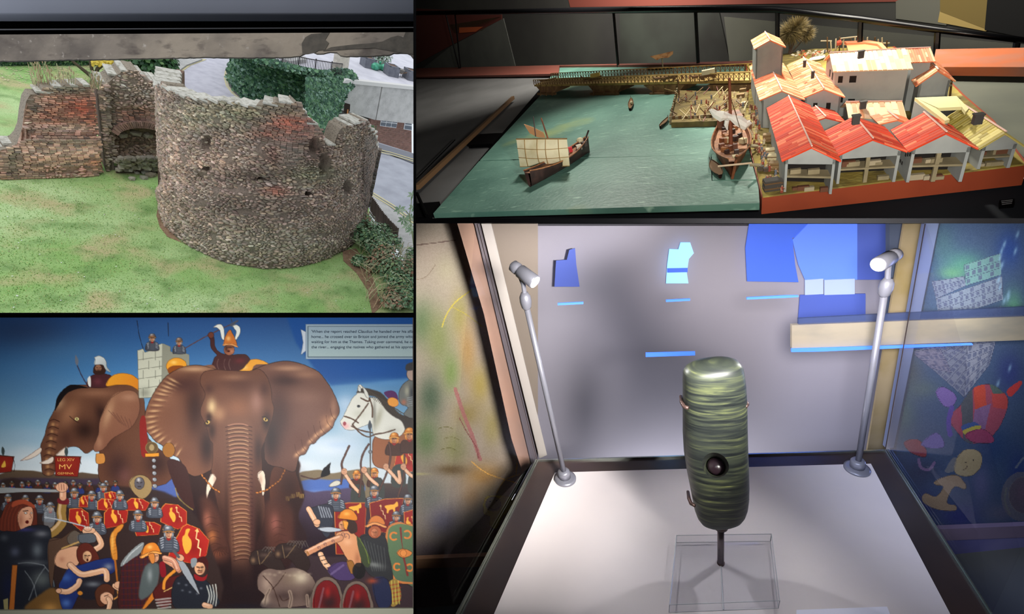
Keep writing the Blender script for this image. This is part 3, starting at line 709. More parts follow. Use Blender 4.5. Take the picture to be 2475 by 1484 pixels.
bush(F1, G1(918, 158, TH), (1.2, .8, 1.0), 420, [C(150, 166, 150), C(124, 148, 128), C(176, 186, 172)], .11, 'potted_shrub', 'pale leafy shrub between two grey planters', 'shrub', 4, 5)
wb = thing(F1, 'wheelbarrow', 'small wheelbarrow with green load between two planters', 'wheelbarrow', G1(960, 186, TH)); q = MB(); p = G1(960, 184, TH)
q.hexa([p+np.array(v) for v in ((-.3, -.25, .35), (.35, -.25, .35), (.35, .25, .35), (-.3, .25, .35), (-.6, -.38, .75), (.6, -.38, .75), (.6, .38, .75), (-.6, .38, .75))]); part(wb, 'tray', q, M('barrow_tray', (120, 116, 110), .6))
part(wb, 'wheel', MB().lathe([(.22, -.05), (.24, 0), (.22, .05)], p+np.array([-.75, 0, .24]), (0, 1, 0), 14), rail_m)
for s_ in (-.25, .25): part(wb, 'handle', MB().tube([p+np.array([-.8, s_*.3, .25]), p+np.array([.3, s_, .4]), p+np.array([1.1, s_, .75])], .03, 6), M('barrow_handle', (150, 110, 70), .7)); part(wb, 'leg', MB().tube([p+np.array([.35, s_, .4]), p+np.array([.45, s_, .0])], .025, 6), rail_m)
# hoarding boards between the bank and the street
slm = M('weathered_slat', (96, 82, 74), .85, rnd=.2); pf = thing(F1, 'paling_fence', 'leaning dark wooden paling fence between the bank and the pavement', 'fence', G1(905, 510))
for k in range(26):
    u = k/25; x = 893+u*62; y = 512+u*78+6*math.sin(u*3); p = G1(x, y, .05); q = MB(); lx = rng1.uniform(-.06, .02); q.box((p[0], p[1], .62), (.10, .04, 1.25), R=Matrix.Rotation(lx-.12, 3, 'Y')); part(pf, 'slat', q, slm)
q = MB(); q.tube([G1(893, 512, .9), G1(955, 592, .9)], .03, 5); part(pf, 'rail', q, slm)
# scrub on the bank, tangle of stems
scr = [(866, 560, 1.0, .8), (880, 590, 1.1, .8), (905, 612, 1.1, .7), (930, 640, 1.0, .6), (948, 668, 1.1, .6), (965, 700, 1.0, .6), (985, 680, .9, .8), (940, 600, .8, .5), (985, 735, .9, .5), (950, 735, .9, .4), (920, 575, .8, .5), (868, 640, .5, .3), (900, 650, .7, .4), (998, 640, .7, .6)]
sl = ['leafy green scrub against the foot of the bastion', 'dark green scrub just right of the bastion foot', 'tall weedy clump below the paling fence', 'grey green bush in the middle of the bank', 'straggly bush beside the bare soil', 'bush low on the bank near the window corner', 'loose bush by the pavement edge', 'light shrub at the lower end of the fence', 'nettle clump in the lower right corner of the window view', 'flat weeds at the foot of the bank', 'leafy shoots behind the fence top', 'tiny weed tuft at the wall foot', 'sparse weeds on the bare soil', 'pale bush at the very edge beside the street']
for i, (x, y, r, h) in enumerate(scr):
    bush(F1, G1(x, y, 0), (r, r, h), int(620*r), gc if i % 3 else [C(150, 140, 110), C(120, 130, 96), C(96, 120, 84), C(160, 120, 96)], .085, 'scrub_bush', sl[i], 'bush', 3, 30+i)
q = MB(); dry = [C(200, 182, 146), C(176, 150, 116), C(150, 160, 116)]
for k in range(230):
    x = rng1.uniform(862, 1000); y = rng1.uniform(590, 750)
    if y < 560+(x-862)*.5 or x < 870+(y-600)*.1: continue
    p = G1(x, y, .05); a, l = rng1.uniform(-.9, .9), rng1.uniform(.7, 1.8); q.tube([p, p+np.array([a*.4*l, rng1.uniform(-.2, .2), l*.6]), p+np.array([a*l, rng1.uniform(-.4, .2), l*.8])], [.018, .014, .006], 3, rng1.choice(dry))
solo(F1, 'dry_stems', q, leaf_m, 'tangle of dry pale stems over the bank', 'stems', kind='stuff')
# sprig of a young tree reaching in from the right edge
sp = thing(F1, 'young_tree', 'young tree reaching in over the street from the right edge', 'tree', G1(1003, 700, 0)); q = MB(); b0 = G1(1003, 690, 0)
sk = [(1003, 690, 0.2), (1002, 600, 2.4), (990, 520, 3.4), (972, 500, 3.6)]; P_ = [G1(*v) for v in sk]; q.tube(P_, [.06, .05, .035, .02], 6); q.tube([P_[2], G1(998, 462, 4.2)], [.03, .015], 5); part(sp, 'stem', q, M('green_stem', (120, 130, 96), .8))
q = MB()
for (x, y, h) in ((966, 505, 3.6), (975, 530, 3.2), (985, 545, 3.0), (995, 555, 3.0), (998, 470, 4.1), (994, 525, 3.2), (1000, 500, 3.4)):
    c = G1(x, y, h)
    for k in range(7):
        a = k*.9; d = Vector((math.cos(a), -.3, math.sin(a)*.8)); u = d.cross(Vector((0, -1, .3))).normalized()*.07; e = Vector(c)+d*.42; m_ = Vector(c)+d*.22
        q.face([c, m_+u, e, m_-u], rng1.choice([C(150, 172, 140), C(122, 150, 116), C(176, 192, 166)]))
part(sp, 'leaves', q, leaf_m, kind='stuff')
# dry grass tufts on the ruin, yellow weeds
for (x, y, h0, n, lb, w) in ((112, 224, 3.9, 46, 'tall tuft of straw-coloured dry grass on top of the brick wall', 20), (232, 214, 4.6, 26, 'thin reddish dry stems where the brick wall meets the rubble wall', 7), (160, 200, 4.6, 16, 'sparse dry weeds on the wall top beside the straw tuft', 16), (812, 330, 4.0, 26, 'wiry weeds in the notch of the bastion', 10), (888, 286, 5.6, 40, 'small green weeds on the right end of the bastion top', 8)):
    q = MB(); p0 = G1(x, y, h0)
    if x == 888: pt_, nt_, ht_ = atT(LT*.86); p0 = np.array([pt_[0]-nt_[0]*.3, pt_[1]-nt_[1]*.3, ht_])
    for k in range(n):
        p = p0+np.array([rng1.uniform(-w, w)*.02, rng1.uniform(-.2, .2), 0]); l = rng1.uniform(.5, 1.35)*(1 if n > 20 and x < 200 else .55); q.tube([p, p+np.array([rng1.uniform(-.15, .15), 0, l])], [.014, .007], 3, rng1.choice(dry if x < 860 else gc)); q.blob(tuple(p+np.array([0, 0, l])), (.025, .025, .09), 5, 3, col=rng1.choice(dry if x < 860 else gc))
    solo(F1, 'grass_tuft', q, leaf_m, lb, 'plant')
# far hedge and trees along the top left
hc = [C(48, 84, 50), C(64, 104, 60), C(36, 66, 42), C(90, 124, 70)]
hb = thing(F1, 'hedge', 'dark green hedge along the far edge of the upper lawn', 'hedge', G1(120, 152)); q = MB(); qb = MB()
for k in range(9000):
    x = rng1.uniform(-10, 402); y = rng1.uniform(118, 150+(3*math.sin(x/9))); p = G1(x, 152); p[2] = F1.hy(p, y); leaf(q, p+np.array([0, rng1.uniform(-.7, .4), 0]), rng1.uniform(.12, .26), (rng1.uniform(-.5, .5), -1, .7), rng1, rng1.choice(hc))
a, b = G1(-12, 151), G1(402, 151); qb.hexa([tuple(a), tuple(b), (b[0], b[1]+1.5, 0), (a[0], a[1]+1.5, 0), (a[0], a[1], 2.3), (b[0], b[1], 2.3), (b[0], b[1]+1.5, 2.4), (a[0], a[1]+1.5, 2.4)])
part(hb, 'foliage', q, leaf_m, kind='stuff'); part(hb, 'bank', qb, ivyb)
bush(F1, G1(378, 200, .5), (1.5, 1.2, 1.6), 1500, hc, .17, 'garden_bush', 'dark rounded bush behind the gap between rubble wall and bastion', 'bush', 3, 71)
tr = thing(F1, 'garden_tree', 'bare forked garden tree behind the brick wall with a few yellow leaves', 'tree', G1(228, 208)); b0 = G1(228, 206); q = MB()
def H_(x, y): return F1.V(x, y, b0, b0+np.array([1, .2, 0]))
j1, j2 = H_(228, 190), H_(224, 180)
q.tube([b0, j1], [.26, .2], 8); q.tube([j1, H_(205, 172), H_(180, 152), H_(165, 138)], [.16, .12, .09, .06], 6); q.tube([j1, H_(222, 168), H_(216, 138)], [.14, .11, .08], 6); q.tube([j1, H_(236, 166), H_(252, 154), H_(276, 140)], [.15, .12, .09, .05], 6)
part(tr, 'trunk', q, M('tree_bark', (84, 72, 60), .95)); q = MB()
for k in range(200):
    x, y = rng1.choice(((234, 150), (262, 150), (250, 148))); p = H_(x+rng1.uniform(-9, 9), y+rng1.uniform(-7, 7)); leaf(q, p+np.array([0, rng1.uniform(-.5, .5), 0]), .1, (0, -1, .5), rng1, C(214, 186, 70))
part(tr, 'leaves', q, leaf_m, kind='stuff')
# fallen leaves and daisies on the lawns
q = MB()
for k in range(240):
    x, y = rng1.uniform(0, 290), rng1.uniform(158, 200); p = G1(x, y, .03); leaf(q, p, .06, (0, 0, 1), rng1, C(206, 200, 160))
for k in range(140):
    x, y = rng1.uniform(0, 900), rng1.uniform(440, 755)
    if 380 < x < 885 and y < 665: continue
    p = G1(x, y, .04); leaf(q, p, .03, (0, 0, 1), rng1, rng1.choice([C(226, 228, 220), C(120, 96, 76)]))
solo(F1, 'fallen_leaves', q, leaf_m, 'scattered small pale leaves on the lawn', 'leaves', kind='stuff')

# ---- the window the garden is seen through: grey soffit, black frame, stained concrete lintel
def wp(x, y, d): return ray(x, y)*d
def bar(name, pts, d, th, mat, root=None, kind='structure', **k):
    q = MB(); q.slab([wp(x, y, d) for x, y in pts], (0, th, 0)); return solo(F0, name, q, mat, kind=kind, **k)
win_m = M('black_window_frame', (2, 2, 2), .9, spec=0.0)
rows = []
for x in (-40, 999.3):
    r = [wp(x, yy, .62) for yy in (-30, 10, 30)]; e = wp(x, 30, .62)
    for k in range(1, 10):
        a = PI/2*k/9; r.append(e+np.array([0, .010*(1-math.cos(a)), -.0055*math.sin(a)]))
    rows.append(r)
q = MB(); q.grid(rows); solo(F0, 'trim_1', q, M('grey_blind', (170, 173, 188), .9, noise=[(3, (160, 163, 178), .4, .6)]), kind='structure', smooth=True)
bar('window_1', [(-40, 40), (999.3, 36), (999.3, 62), (-40, 68)], .70, .004, win_m)
bar('trim_2', [(-40, 70), (999.3, 65), (999.3, 67.5), (-40, 73)], .699, .004, M('window_bead', (64, 62, 66), .4))
bar('trim_3', [(-40, 73), (999.3, 68), (999.3, 74), (-40, 80)], .70, .004, win_m)
# lintel with broken arris
lint = MB(); top_ = 76; rg = random.Random(5); low = [(-40, 150), (0, 150), (60, 150), (120, 148), (250, 146), (400, 143), (500, 141), (600, 142), (700, 141), (728, 138), (738, 131), (752, 127), (766, 132), (780, 133), (800, 128), (820, 130), (824, 139), (900, 138), (945, 135), (950, 131), (975, 130), (990, 132), (1000.5, 145)]
xs = np.linspace(-40, 1000.5, 130); d = 2.0; rows = []
for x in xs:
    yb = interp(low, x)+rg.uniform(-.6, .6); A, B_ = wp(x, 70, d), wp(x, yb-3, d); C_ = wp(x, yb, d+.03); D_ = C_*1.12+np.array([0, 0, .004])
    rows.append([A, A*.5+B_*.5, B_, C_, D_])
lint.grid(rows); 
lm = M('stained_concrete', (128, 117, 106), .9, noise=[(6, (98, 89, 82), .40, .58, 6), (2.2, (148, 135, 120), .48, .62, 5), (11, (86, 76, 70), .56, .72, 5, (1, 1, 2.2)), (40, (170, 160, 150), .66, .8)], bump=(22, .5, .01))
solo(F0, 'trim_4', lint, lm, kind='structure')
stain = M('damp_stain', (84, 76, 66), .75, noise=[(30, (66, 60, 52), .4, .7)], bump=(22, .5, .01))
for nm, pts in (('trim_5', [(731, 132), (729, 105), (738, 90), (752, 82), (775, 80), (790, 76), (797, 78), (786, 96), (795, 104), (786, 120), (770, 122), (760, 128), (745, 131)]),
                ('trim_6', [(780, 123), (800, 114), (850, 108), (900, 104), (925, 100), (945, 90), (962, 86), (975, 90), (980, 78), (999, 74), (999, 131), (975, 128), (950, 124), (905, 116), (860, 118), (800, 122)])):
    q = MB(); q.slab([wp(x, y, d-.002) for x, y in pts], (0, .001, 0)); solo(F0, nm, q, stain, kind='structure')
# ================================================================== BAY 2: the harbour model behind glass
G2 = F2.G; rng2 = random.Random(22)
floor_m = M('gallery_floor', (96, 98, 92), .7, noise=[(2, (82, 84, 80), .4, .7)]); floord = M('dark_gallery_floor', (50, 50, 48), .6, noise=[(1.5, (40, 40, 40), .4, .7)])
def pat(name, px, h, mat, th=.02, F=F2, **k):
    q = MB(); q.slab([F.G(x, y, h) for x, y in px], (0, 0, -th)); return solo(F, name, q, mat, **k)
pat('floor_2', [(1003, 531), (2490, 531), (2490, -40), (1003, -40)], -.6, floor_m, kind='structure')
wt_ = (wb_-wa_)/np.linalg.norm(wb_-wa_); wn_ = np.array([wt_[1], -wt_[0], 0])
q = MB(); q.slab([F2.V(x, y, wa_, wb_) for x, y in ((1000, 330), (2900, 330), (2900, -930), (1000, -930))], -wn_*.1); solo(F2, 'wall_back', q, M('dark_gallery_wall', (66, 66, 62), .7, noise=[(1.0, (52, 50, 50), .4, .7)]), kind='structure')
def wpan(px, mat, o=.01):
    q = MB(); q.slab([F2.V(x, y, wa_, wb_)+wn_*o for x, y in px], -wn_*.008); return solo(F2, 'wall_panel', q, mat, kind='structure')
wpan([(1002, 182), (1090, 112), (1218, 44), (1250, 172)], floor_m)
wpan([(1002, 20), (1214, 30), (1214, 46), (1090, 110), (1002, 158)], M('red_carpet', (96, 44, 36), .8))
wpan([(1085, 60), (1212, 40), (1166, 74), (1100, 80)], M('olive_panel', (92, 84, 56), .8)); wpan([(1112, 66), (1170, 64), (1152, 76), (1112, 79)], M('orange_panel', (190, 92, 50), .7), .02)
wpan([(1360, -60), (2174, -60), (2174, 3), (1380, 17)], M('red_brown_bench_top', (128, 68, 58), .6))
wpan([(1752, 40), (2500, 110), (2500, 190), (1770, 190)], M('grey_olive_wall', (92, 92, 82), .7, noise=[(1.5, (80, 80, 74), .4, .7)]))
wpan([(2168, 2), (2290, -60), (2290, 60), (2168, 44)], M('grey_olive_wall_b', (104, 104, 94), .7), .012); wpan([(2276, 20), (2400, 62), (2386, 74), (2270, 52)], M('pale_wood_bench', (176, 152, 92), .7), .014)
wpan([(2276, -60), (2396, -60), (2386, 68), (2276, 26)], M('ochre_wood_bench', (122, 104, 56), .7), .016); wpan([(2396, -60), (2520, -60), (2520, 96), (2384, 70)], M('black_unit', (12, 12, 12), .8), .018)
wpan([(1500, 26), (1740, 26), (1770, 170), (1500, 170)], M('dark_green_grey', (58, 62, 56), .7, noise=[(1.2, (36, 34, 32), .4, .65)]), .012)
# the table of the model: green river boards, red-brown base, quay
river_m = M('painted_river', (94, 134, 120), .5, noise=[(3.5, (72, 112, 100), .4, .65, 5), (26, (150, 186, 166), .64, .80, 2, (.6, 3, 1), (0, 0, .3)), (2.2, (136, 150, 92), .62, .78, 3)], bump=(60, .5, .004))
table = thing(F2, 'model_table', 'painted river boards and red-brown base that carry the harbour model', 'table', G2(1700, 400, -.6))
def tpart(name, px, h, th, mat, **k): q = MB(); q.slab([G2(x, y, h) for x, y in px], (0, 0, -th)); return part(table, name, q, mat, **k)
tpart('river_board', [(1047, 516), (1836, 491), (1832, 436), (1720, 437), (1718, 373.5), (1158, 389.5)], -.012, .02, river_m)
tpart('river_board', [(1722, 435), (1831, 434), (1822, 372), (1720, 372)], -.012, .02, river_m)
tpart('river_board', [(1160, 387.5), (1828, 370.5), (1800, 296), (1812, 202), (1826, 156), (1345, 158), (1310, 226)], -.012, .02, river_m)
tpart('river_substrate', [(1050, 513), (1834, 488), (1808, 160), (1350, 162)], -.02, .03, black)
red_m = M('red_brown_base', (152, 66, 36), .6, noise=[(6, (132, 54, 30), .4, .7)]); ground_m = M('ochre_model_ground', (158, 138, 62), .9, noise=[(9, (112, 98, 54), .42, .62), (22, (176, 160, 84), .55, .7)], bump=(60, .8, .004))
tpart('base', [(1842, 476), (2486, 397), (2402, 290), (2332, 230), (2282, 180), (2162, 112), (1802, 150), (1806, 205), (1796, 300)], -.002, .052, red_m)
tpart('quay_ground', [(1844, 475), (1905, 467), (2478, 396), (2396, 290), (2326, 230), (2276, 180), (2156, 113), (1960, 118), (1804, 148), (1812, 204), (1799, 298)], .001, .004, ground_m)
tpart('table_side', [(1050, 519), (1836, 493), (1842, 508), (2490, 430), (2490, 545), (1003, 560), (1003, 532)], -.06, .3, M('dark_table_side', (34, 36, 40), .95, spec=.1, noise=[(4, (28, 30, 36), .4, .7)]))
tpart('table_rim', [(1003, 186), (1350, 178), (1352, 159), (1822, 153), (1822, 147), (1003, 165)], .004, .02, M('rim_and_red_reflection', (112, 62, 52), .5, noise=[(5, (110, 66, 56), .4, .7)]))  # left stretch imitates a red reflection in glass, the rest is rim
tpart('table_rim', [(2255, 162), (2490, 162), (2490, 115), (2262, 119)], .02, .03, M('orange_brown_rim', (170, 92, 56), .5, noise=[(8, (150, 100, 82), .4, .7)]))
tpart('table_top', [(1003, 532), (1050, 519), (1310, 226), (1345, 178), (1003, 186)], -.03, .02, M('grey_table_top', (98, 98, 98), .5, noise=[(3, (84, 84, 84), .4, .7)]))
tpart('table_top', [(2490, 396), (2270, 170), (2255, 162), (2490, 162)], -.03, .02, M('grey_olive_table_top', (100, 102, 90), .5, noise=[(4, (86, 88, 80), .4, .7)]))
q = MB(); a, b = G2(1008, 453, .0), G2(1240, 236, .0); q.tube([a, b], .016, 4); solo(F2, 'wooden_rail', q, M('brown_rail', (112, 84, 56), .6), 'long brown wooden rail lying diagonally left of the painted river', 'rail')
q = MB(); a, b = G2(1005, 434, .0), G2(1100, 338, .0); q.tube([a, b], .003, 4); solo(F2, 'cable', q, black, 'thin black cable beside the wooden rail', 'cable')
pat('bracket', [(1160, 324), (1214, 321), (1190, 347), (1132, 350)], -.008, black, label='black flat bracket between wooden rail and river', cat='bracket')
pat('bracket', [(1003, 492), (1062, 487), (1036, 524), (1003, 526)], -.008, black, label='black flat bracket in the front left corner of the table', cat='bracket')
q = MB(); q.tube([G2(1008, 468), G2(1020, 495), G2(1032, 522)], .008, 6); solo(F2, 'cable', q, black, 'thick black strap in the front left corner of the table', 'cable')
# guard rail behind
blk = M('black_metal', (10, 10, 12), .25); gr = thing(F2, 'guard_rail', 'black metal guard rail with posts behind the harbour model', 'railing', G2(1700, 150, -.6))
ra, rb, rc = G2(1003, 168), G2(1876, 150), G2(2490, 105)
def RV(x, y): return F2.V(x, y, ra, rb) if x <= 1878 else F2.V(x, y, rb, rc)
q = MB(); Lr = [(1003, 32), (1300, 27), (1500, 24), (1700, 22), (1876, 23), (2080, 46), (2265, 72), (2495, 100)]
q.tube([RV(x, y) for x, y in Lr], [.030, .024, .022, .019, .016, .014, .012, .011], 8); part(gr, 'top_rail', q, blk, smooth=True)
for xt, xb, yb in ((1078, 1112, 175), (1100, 1114, 175), (1483, 1495, 172), (1681, 1688, 168), (1879, 1872, 160), (2080, 2076, 160), (2266, 2262, 152), (2458, 2448, 170)):
    q = MB(); a, b = RV(xt, interp(Lr, xt)+6), RV(xb if (xb > 1878) == (xt > 1878) else xt, yb); q.tube([a, b], .011, 6); part(gr, 'post', q, blk)
pq = thing(F2, 'plaque', 'tiny black plaque with faint lines at the right of the dark table side', 'plaque', G2(2434, 489, -.055)); q = MB(); q.slab([G2(x, y, -.05) for x, y in ((2416, 484), (2452, 480), (2452, 494), (2416, 497))], (0, 0, -.008)); part(pq, 'plate', q, black)
for i, y in enumerate((485, 489, 493)):
    q = MB(); q.slab([G2(x, yy, -.048) for x, yy in ((2420+i, y), (2448-i, y-3), (2448-i, y-2), (2420+i, y+1))], (0, 0, -.001)); part(pq, 'lettering', q, M('faint_grey', (110, 110, 110), .8))

# ---- houses
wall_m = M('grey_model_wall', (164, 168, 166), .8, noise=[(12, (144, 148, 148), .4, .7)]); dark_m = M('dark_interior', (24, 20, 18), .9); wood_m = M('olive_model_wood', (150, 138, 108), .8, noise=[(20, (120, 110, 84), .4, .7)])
roof_m = M('model_roof_tiles', (226, 96, 62), .7, attr=True, isl=.1); ridge_m = M('pale_ridge', (240, 200, 186), .8)
ROOFC = {'r': [(222, 66, 28), (230, 80, 38), (200, 54, 26), (242, 128, 88), (214, 70, 32)], 'o': [(240, 136, 88), (244, 158, 112), (232, 118, 76), (248, 196, 150), (240, 140, 96)],
         'p': [(246, 214, 168), (244, 196, 150), (248, 226, 196), (238, 164, 120), (250, 210, 176)], 'y': [(206, 190, 104), (190, 172, 84), (220, 206, 130), (176, 160, 90)], 'c': [(236, 226, 168), (240, 234, 190), (226, 212, 150)]}
def roofslope(q, a0, a1, b0, b1, kind, n, rng, th=.0022):
    """a0-a1 ridge, b0-b1 eave: tile courses run from ridge to eave as raised strips"""
    a0, a1, b0, b1 = [np.array(v, float) for v in (a0, a1, b0, b1)]; nn = np.cross(a1-a0, b0-a0); nn /= np.linalg.norm(nn); nn = nn if nn[2] > 0 else -nn
    q.hexa([b0-nn*th, b1-nn*th, a1-nn*th, a0-nn*th, b0, b1, a1, a0], C(*ROOFC[kind][0]))
    for i in range(n):
        u0, u1 = (i+.05)/n, (i+.88)/n; t = .0; segs = rng.randint(1, 3); c = rng.choice(ROOFC[kind])
        for sgm in range(segs):
            v0, v1 = sgm/segs, (sgm+1)/segs; c = rng.choice(ROOFC[kind])
            P = [(a0*(1-u)+a1*u)*(1-v)+(b0*(1-u)+b1*u)*v for u, v in ((u0, v1), (u1, v1), (u1, v0), (u0, v0))]; e = nn*th*rng.uniform(.6, 1.0)
            q.hexa(P+[p+e for p in P], C(*c))
def house(label, el, er, he, rf, rb, kind='r', openf=0, win=(), shared_len=None, name='model_house', tall=0, n=26, ov=.010, xf=None, ridge=True, side_win=0):
    A, B_ = G2(*el, he), G2(*er, he); ux = (B_-A)/np.linalg.norm(B_-A); w = np.linalg.norm(B_-A); uy = np.array([-ux[1], ux[0], 0]); mid = (A+B_)/2 if xf is None else A+ux*w*xf
    hr = F2.hy(mid, rf[1]); hr = min(max(hr, he+.01), he+.5*w); f0 = np.array([mid[0], mid[1], 0]); r1 = G2(*rb, hr); uy = np.array([r1[0]-f0[0], r1[1]-f0[1], 0]); Ln = np.linalg.norm(uy); uy = uy/Ln
    A[2] = B_[2] = 0; t = thing(F2, name, label, 'house', A+(B_-A)*.5, 0.0, 'houses of the harbour model')
    def p(x, y, z): return A+ux*x+uy*y+np.array([0, 0, z])
    wt = .006
    # walls
    q = MB(); q.hexa([p(0, 0, 0), p(wt, 0, 0), p(wt, Ln, 0), p(0, Ln, 0), p(0, 0, he), p(wt, 0, he), p(wt, Ln, he), p(0, Ln, he)])
    q.hexa([p(w-wt, 0, 0), p(w, 0, 0), p(w, Ln, 0), p(w-wt, Ln, 0), p(w-wt, 0, he), p(w, 0, he), p(w, Ln, he), p(w-wt, Ln, he)])
    q.hexa([p(wt, Ln-wt, 0), p(w-wt, Ln-wt, 0), p(w-wt, Ln, 0), p(wt, Ln, 0), p(wt, Ln-wt, he), p(w-wt, Ln-wt, he), p(w-wt, Ln, he), p(wt, Ln, he)]); part(t, 'wall', q, wall_m)
    xm = w*(.5 if xf is None else xf)
    for y0 in (0, Ln-wt):
        q = MB(); q.slab([p(0, y0, he-.012 if openf and y0 == 0 else he), p(w, y0, he-.012 if openf and y0 == 0 else he), p(w, y0, he), p(xm, y0, hr), p(0, y0, he)], uy*wt); part(t, 'gable', q, wall_m)
    if openf:
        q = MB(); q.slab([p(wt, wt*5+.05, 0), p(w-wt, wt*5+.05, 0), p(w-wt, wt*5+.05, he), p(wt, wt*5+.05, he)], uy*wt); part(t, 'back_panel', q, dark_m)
        part(t, 'floor', MB().hexa([p(wt, 0, he*.46), p(w-wt, 0, he*.46), p(w-wt, .05, he*.46), p(wt, .05, he*.46), p(wt, 0, he*.52), p(w-wt, 0, he*.52), p(w-wt, .05, he*.52), p(wt, .05, he*.52)]), wood_m)
        if openf > 1: part(t, 'post', MB().box(p(w*.5, .006, he/2), (.008, .008, he)), wood_m)
        for k in range(7):                                            # goods kept on both floors: joined as small fittings
            x = w*rng2.uniform(.1, .9); z = rng2.choice((0, he*.52)); s_ = rng2.uniform(.008, .02)
            q = MB(); q.box(p(x, .02, z+s_*.35), (s_*1.5, .012, s_*.7)); part(t, 'crate', q, rng2.choice((wood_m, M('sack_cloth', (168, 156, 130), .9), M('brown_goods', (104, 66, 46), .8))))
    else:
        q = MB(); q.slab([p(0, 0, 0), p(w, 0, 0), p(w, 0, he), p(0, 0, he)], uy*wt); part(t, 'wall', q, wall_m)
    for (u, v, a, b) in win:
        part(t, 'window', MB().hexa([p(w*u, -.001, he*v), p(w*(u+a), -.001, he*v), p(w*(u+a), .001, he*v), p(w*u, .001, he*v), p(w*u, -.001, he*(v+b)), p(w*(u+a), -.001, he*(v+b)), p(w*(u+a), .001, he*(v+b)), p(w*u, .001, he*(v+b))]), dark_m)
    for k in range(side_win):
        y = Ln*(.04+.1*k) ; z0 = he*(.86-.07*k) if k < 3 else he*.4
        part(t, 'window', MB().hexa([p(-.001, y, z0-.008), p(.001, y, z0-.008), p(.001, y+.007, z0-.008), p(-.001, y+.007, z0-.008), p(-.001, y, z0), p(.001, y, z0), p(.001, y+.007, z0), p(-.001, y+.007, z0)]), dark_m)
    for sx, xe in ((-1, -ov), (1, w+ov)):
        dz = (hr-he)/(xm if sx < 0 else w-xm)*ov; q = MB(); roofslope(q, p(xm, -ov, hr+.004), p(xm, Ln+ov, hr+.004), p(xe, -ov, he-dz+.004), p(xe, Ln+ov, he-dz+.004), kind, max(8, int(Ln*85)), rng2); part(t, 'roof', q, roof_m)
    if ridge: part(t, 'ridge_tile', MB().tube([p(xm, -ov, hr+.009), p(xm, Ln+ov, hr+.007)], .002, 5), ridge_m)
    return t, p, w, Ln, he, hr
he1 = F2.hy(G2(1900, 466), 387); 
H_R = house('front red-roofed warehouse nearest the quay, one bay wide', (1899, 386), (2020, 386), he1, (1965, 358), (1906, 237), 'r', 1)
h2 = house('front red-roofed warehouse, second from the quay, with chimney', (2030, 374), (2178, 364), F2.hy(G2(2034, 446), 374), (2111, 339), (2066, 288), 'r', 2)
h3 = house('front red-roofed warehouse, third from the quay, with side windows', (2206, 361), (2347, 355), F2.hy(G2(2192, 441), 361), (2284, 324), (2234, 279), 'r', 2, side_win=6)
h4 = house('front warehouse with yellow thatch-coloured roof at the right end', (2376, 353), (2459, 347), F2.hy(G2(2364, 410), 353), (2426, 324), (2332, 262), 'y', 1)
house('orange-roofed house by the quay behind the nearest warehouse', (1842, 242), (1937, 240), .10, (1889, 222), (1852, 143), 'o', n=30)
h6 = house('orange-roofed house with two small roof vents behind the second row', (1946, 236), (2033, 234), .10, (1993, 218), (1942, 143), 'o', win=[(.25, .62, .12, .2), (.62, .62, .12, .2)])
house('tall narrow grey tower house with orange roof at the back of the quay', (1828, 118), (1893, 114), .22, (1863, 100), (1849, 81), 'o')
house('small red annex roof between first and second warehouse', (1952, 300), (2034, 296), .06, (1992, 286), (1972, 262), 'r', ridge=True)
house('low orange annex roof left of the third warehouse', (2132, 300), (2200, 303), .08, (2166, 292), (2148, 276), 'o')
house('small orange-roofed house in front of the long house', (2098, 205), (2172, 204), .09, (2140, 188), (2118, 167), 'o', win=[(.55, .5, .3, .25)])
h10 = house('half-roofed house under scaffolding at the back right', (2222, 203), (2298, 193), .10, (2268, 173), (2236, 140), 'o')
def longhouse(label, el, er, he, yr, kind, wins=(), depth=.16, name='model_house', endwin=0):
    A, B_ = G2(*el, he), G2(*er, he); ux = (B_-A)/np.linalg.norm(B_-A); w = np.linalg.norm(B_-A); uy = np.array([0.0, 1.0, 0]); A[2] = 0
    c = A+uy*depth/2+ux*w/2; hr = min(F2.hy(c, yr), he+depth*.45); hr = max(hr, he+.015)
    t = thing(F2, name, label, 'house', A+ux*w/2, 0.0, 'houses of the harbour model'); wt = .006
    def p(x, y, z): return A+ux*x+uy*y+np.array([0, 0, z])
    q = MB(); q.slab([p(0, 0, 0), p(w, 0, 0), p(w, depth, 0), p(0, depth, 0)], (0, 0, he)); part(t, 'wall', q, wall_m)
    for x in (0, w-wt): part(t, 'gable', MB().slab([p(x, 0, he), p(x, depth, he), p(x, depth/2, hr)], ux*wt), wall_m)
    for (u, v, a, b) in wins:
        part(t, 'window', MB().slab([p(w*u, -.001, he*v), p(w*(u+a), -.001, he*v), p(w*(u+a), -.001, he*(v+b)), p(w*u, -.001, he*(v+b))], uy*.002), dark_m)
    for k in range(endwin): part(t, 'window', MB().slab([p(-.001, depth*(.2+.27*k), he*.75), p(-.001, depth*(.3+.27*k), he*.75), p(-.001, depth*(.3+.27*k), he*.9), p(-.001, depth*(.2+.27*k), he*.9)], ux*.002), dark_m)
    ov = .01
    for a, b in ((-ov, 0), (depth+ov, 1)):
        q = MB(); roofslope(q, p(-ov, depth/2, hr+.004), p(w+ov, depth/2, hr+.004), p(-ov, a, he+.0), p(w+ov, a, he+.0), kind, max(10, int(w*80)), rng2); part(t, 'roof', q, roof_m)
    part(t, 'ridge_tile', MB().tube([p(-ov, depth/2, hr+.008), p(w+ov, depth/2, hr+.006)], .002, 5), ridge_m)
    return t, p, w
lh = longhouse('long two-storey house with pale orange roof and small square windows', (2020, 172), (2196, 166), .15, 127, 'p', [(.05, .75, .07, .14), (.22, .75, .1, .14), (.06, .32, .1, .14), (.24, .1, .1, .3)], .20, endwin=2)
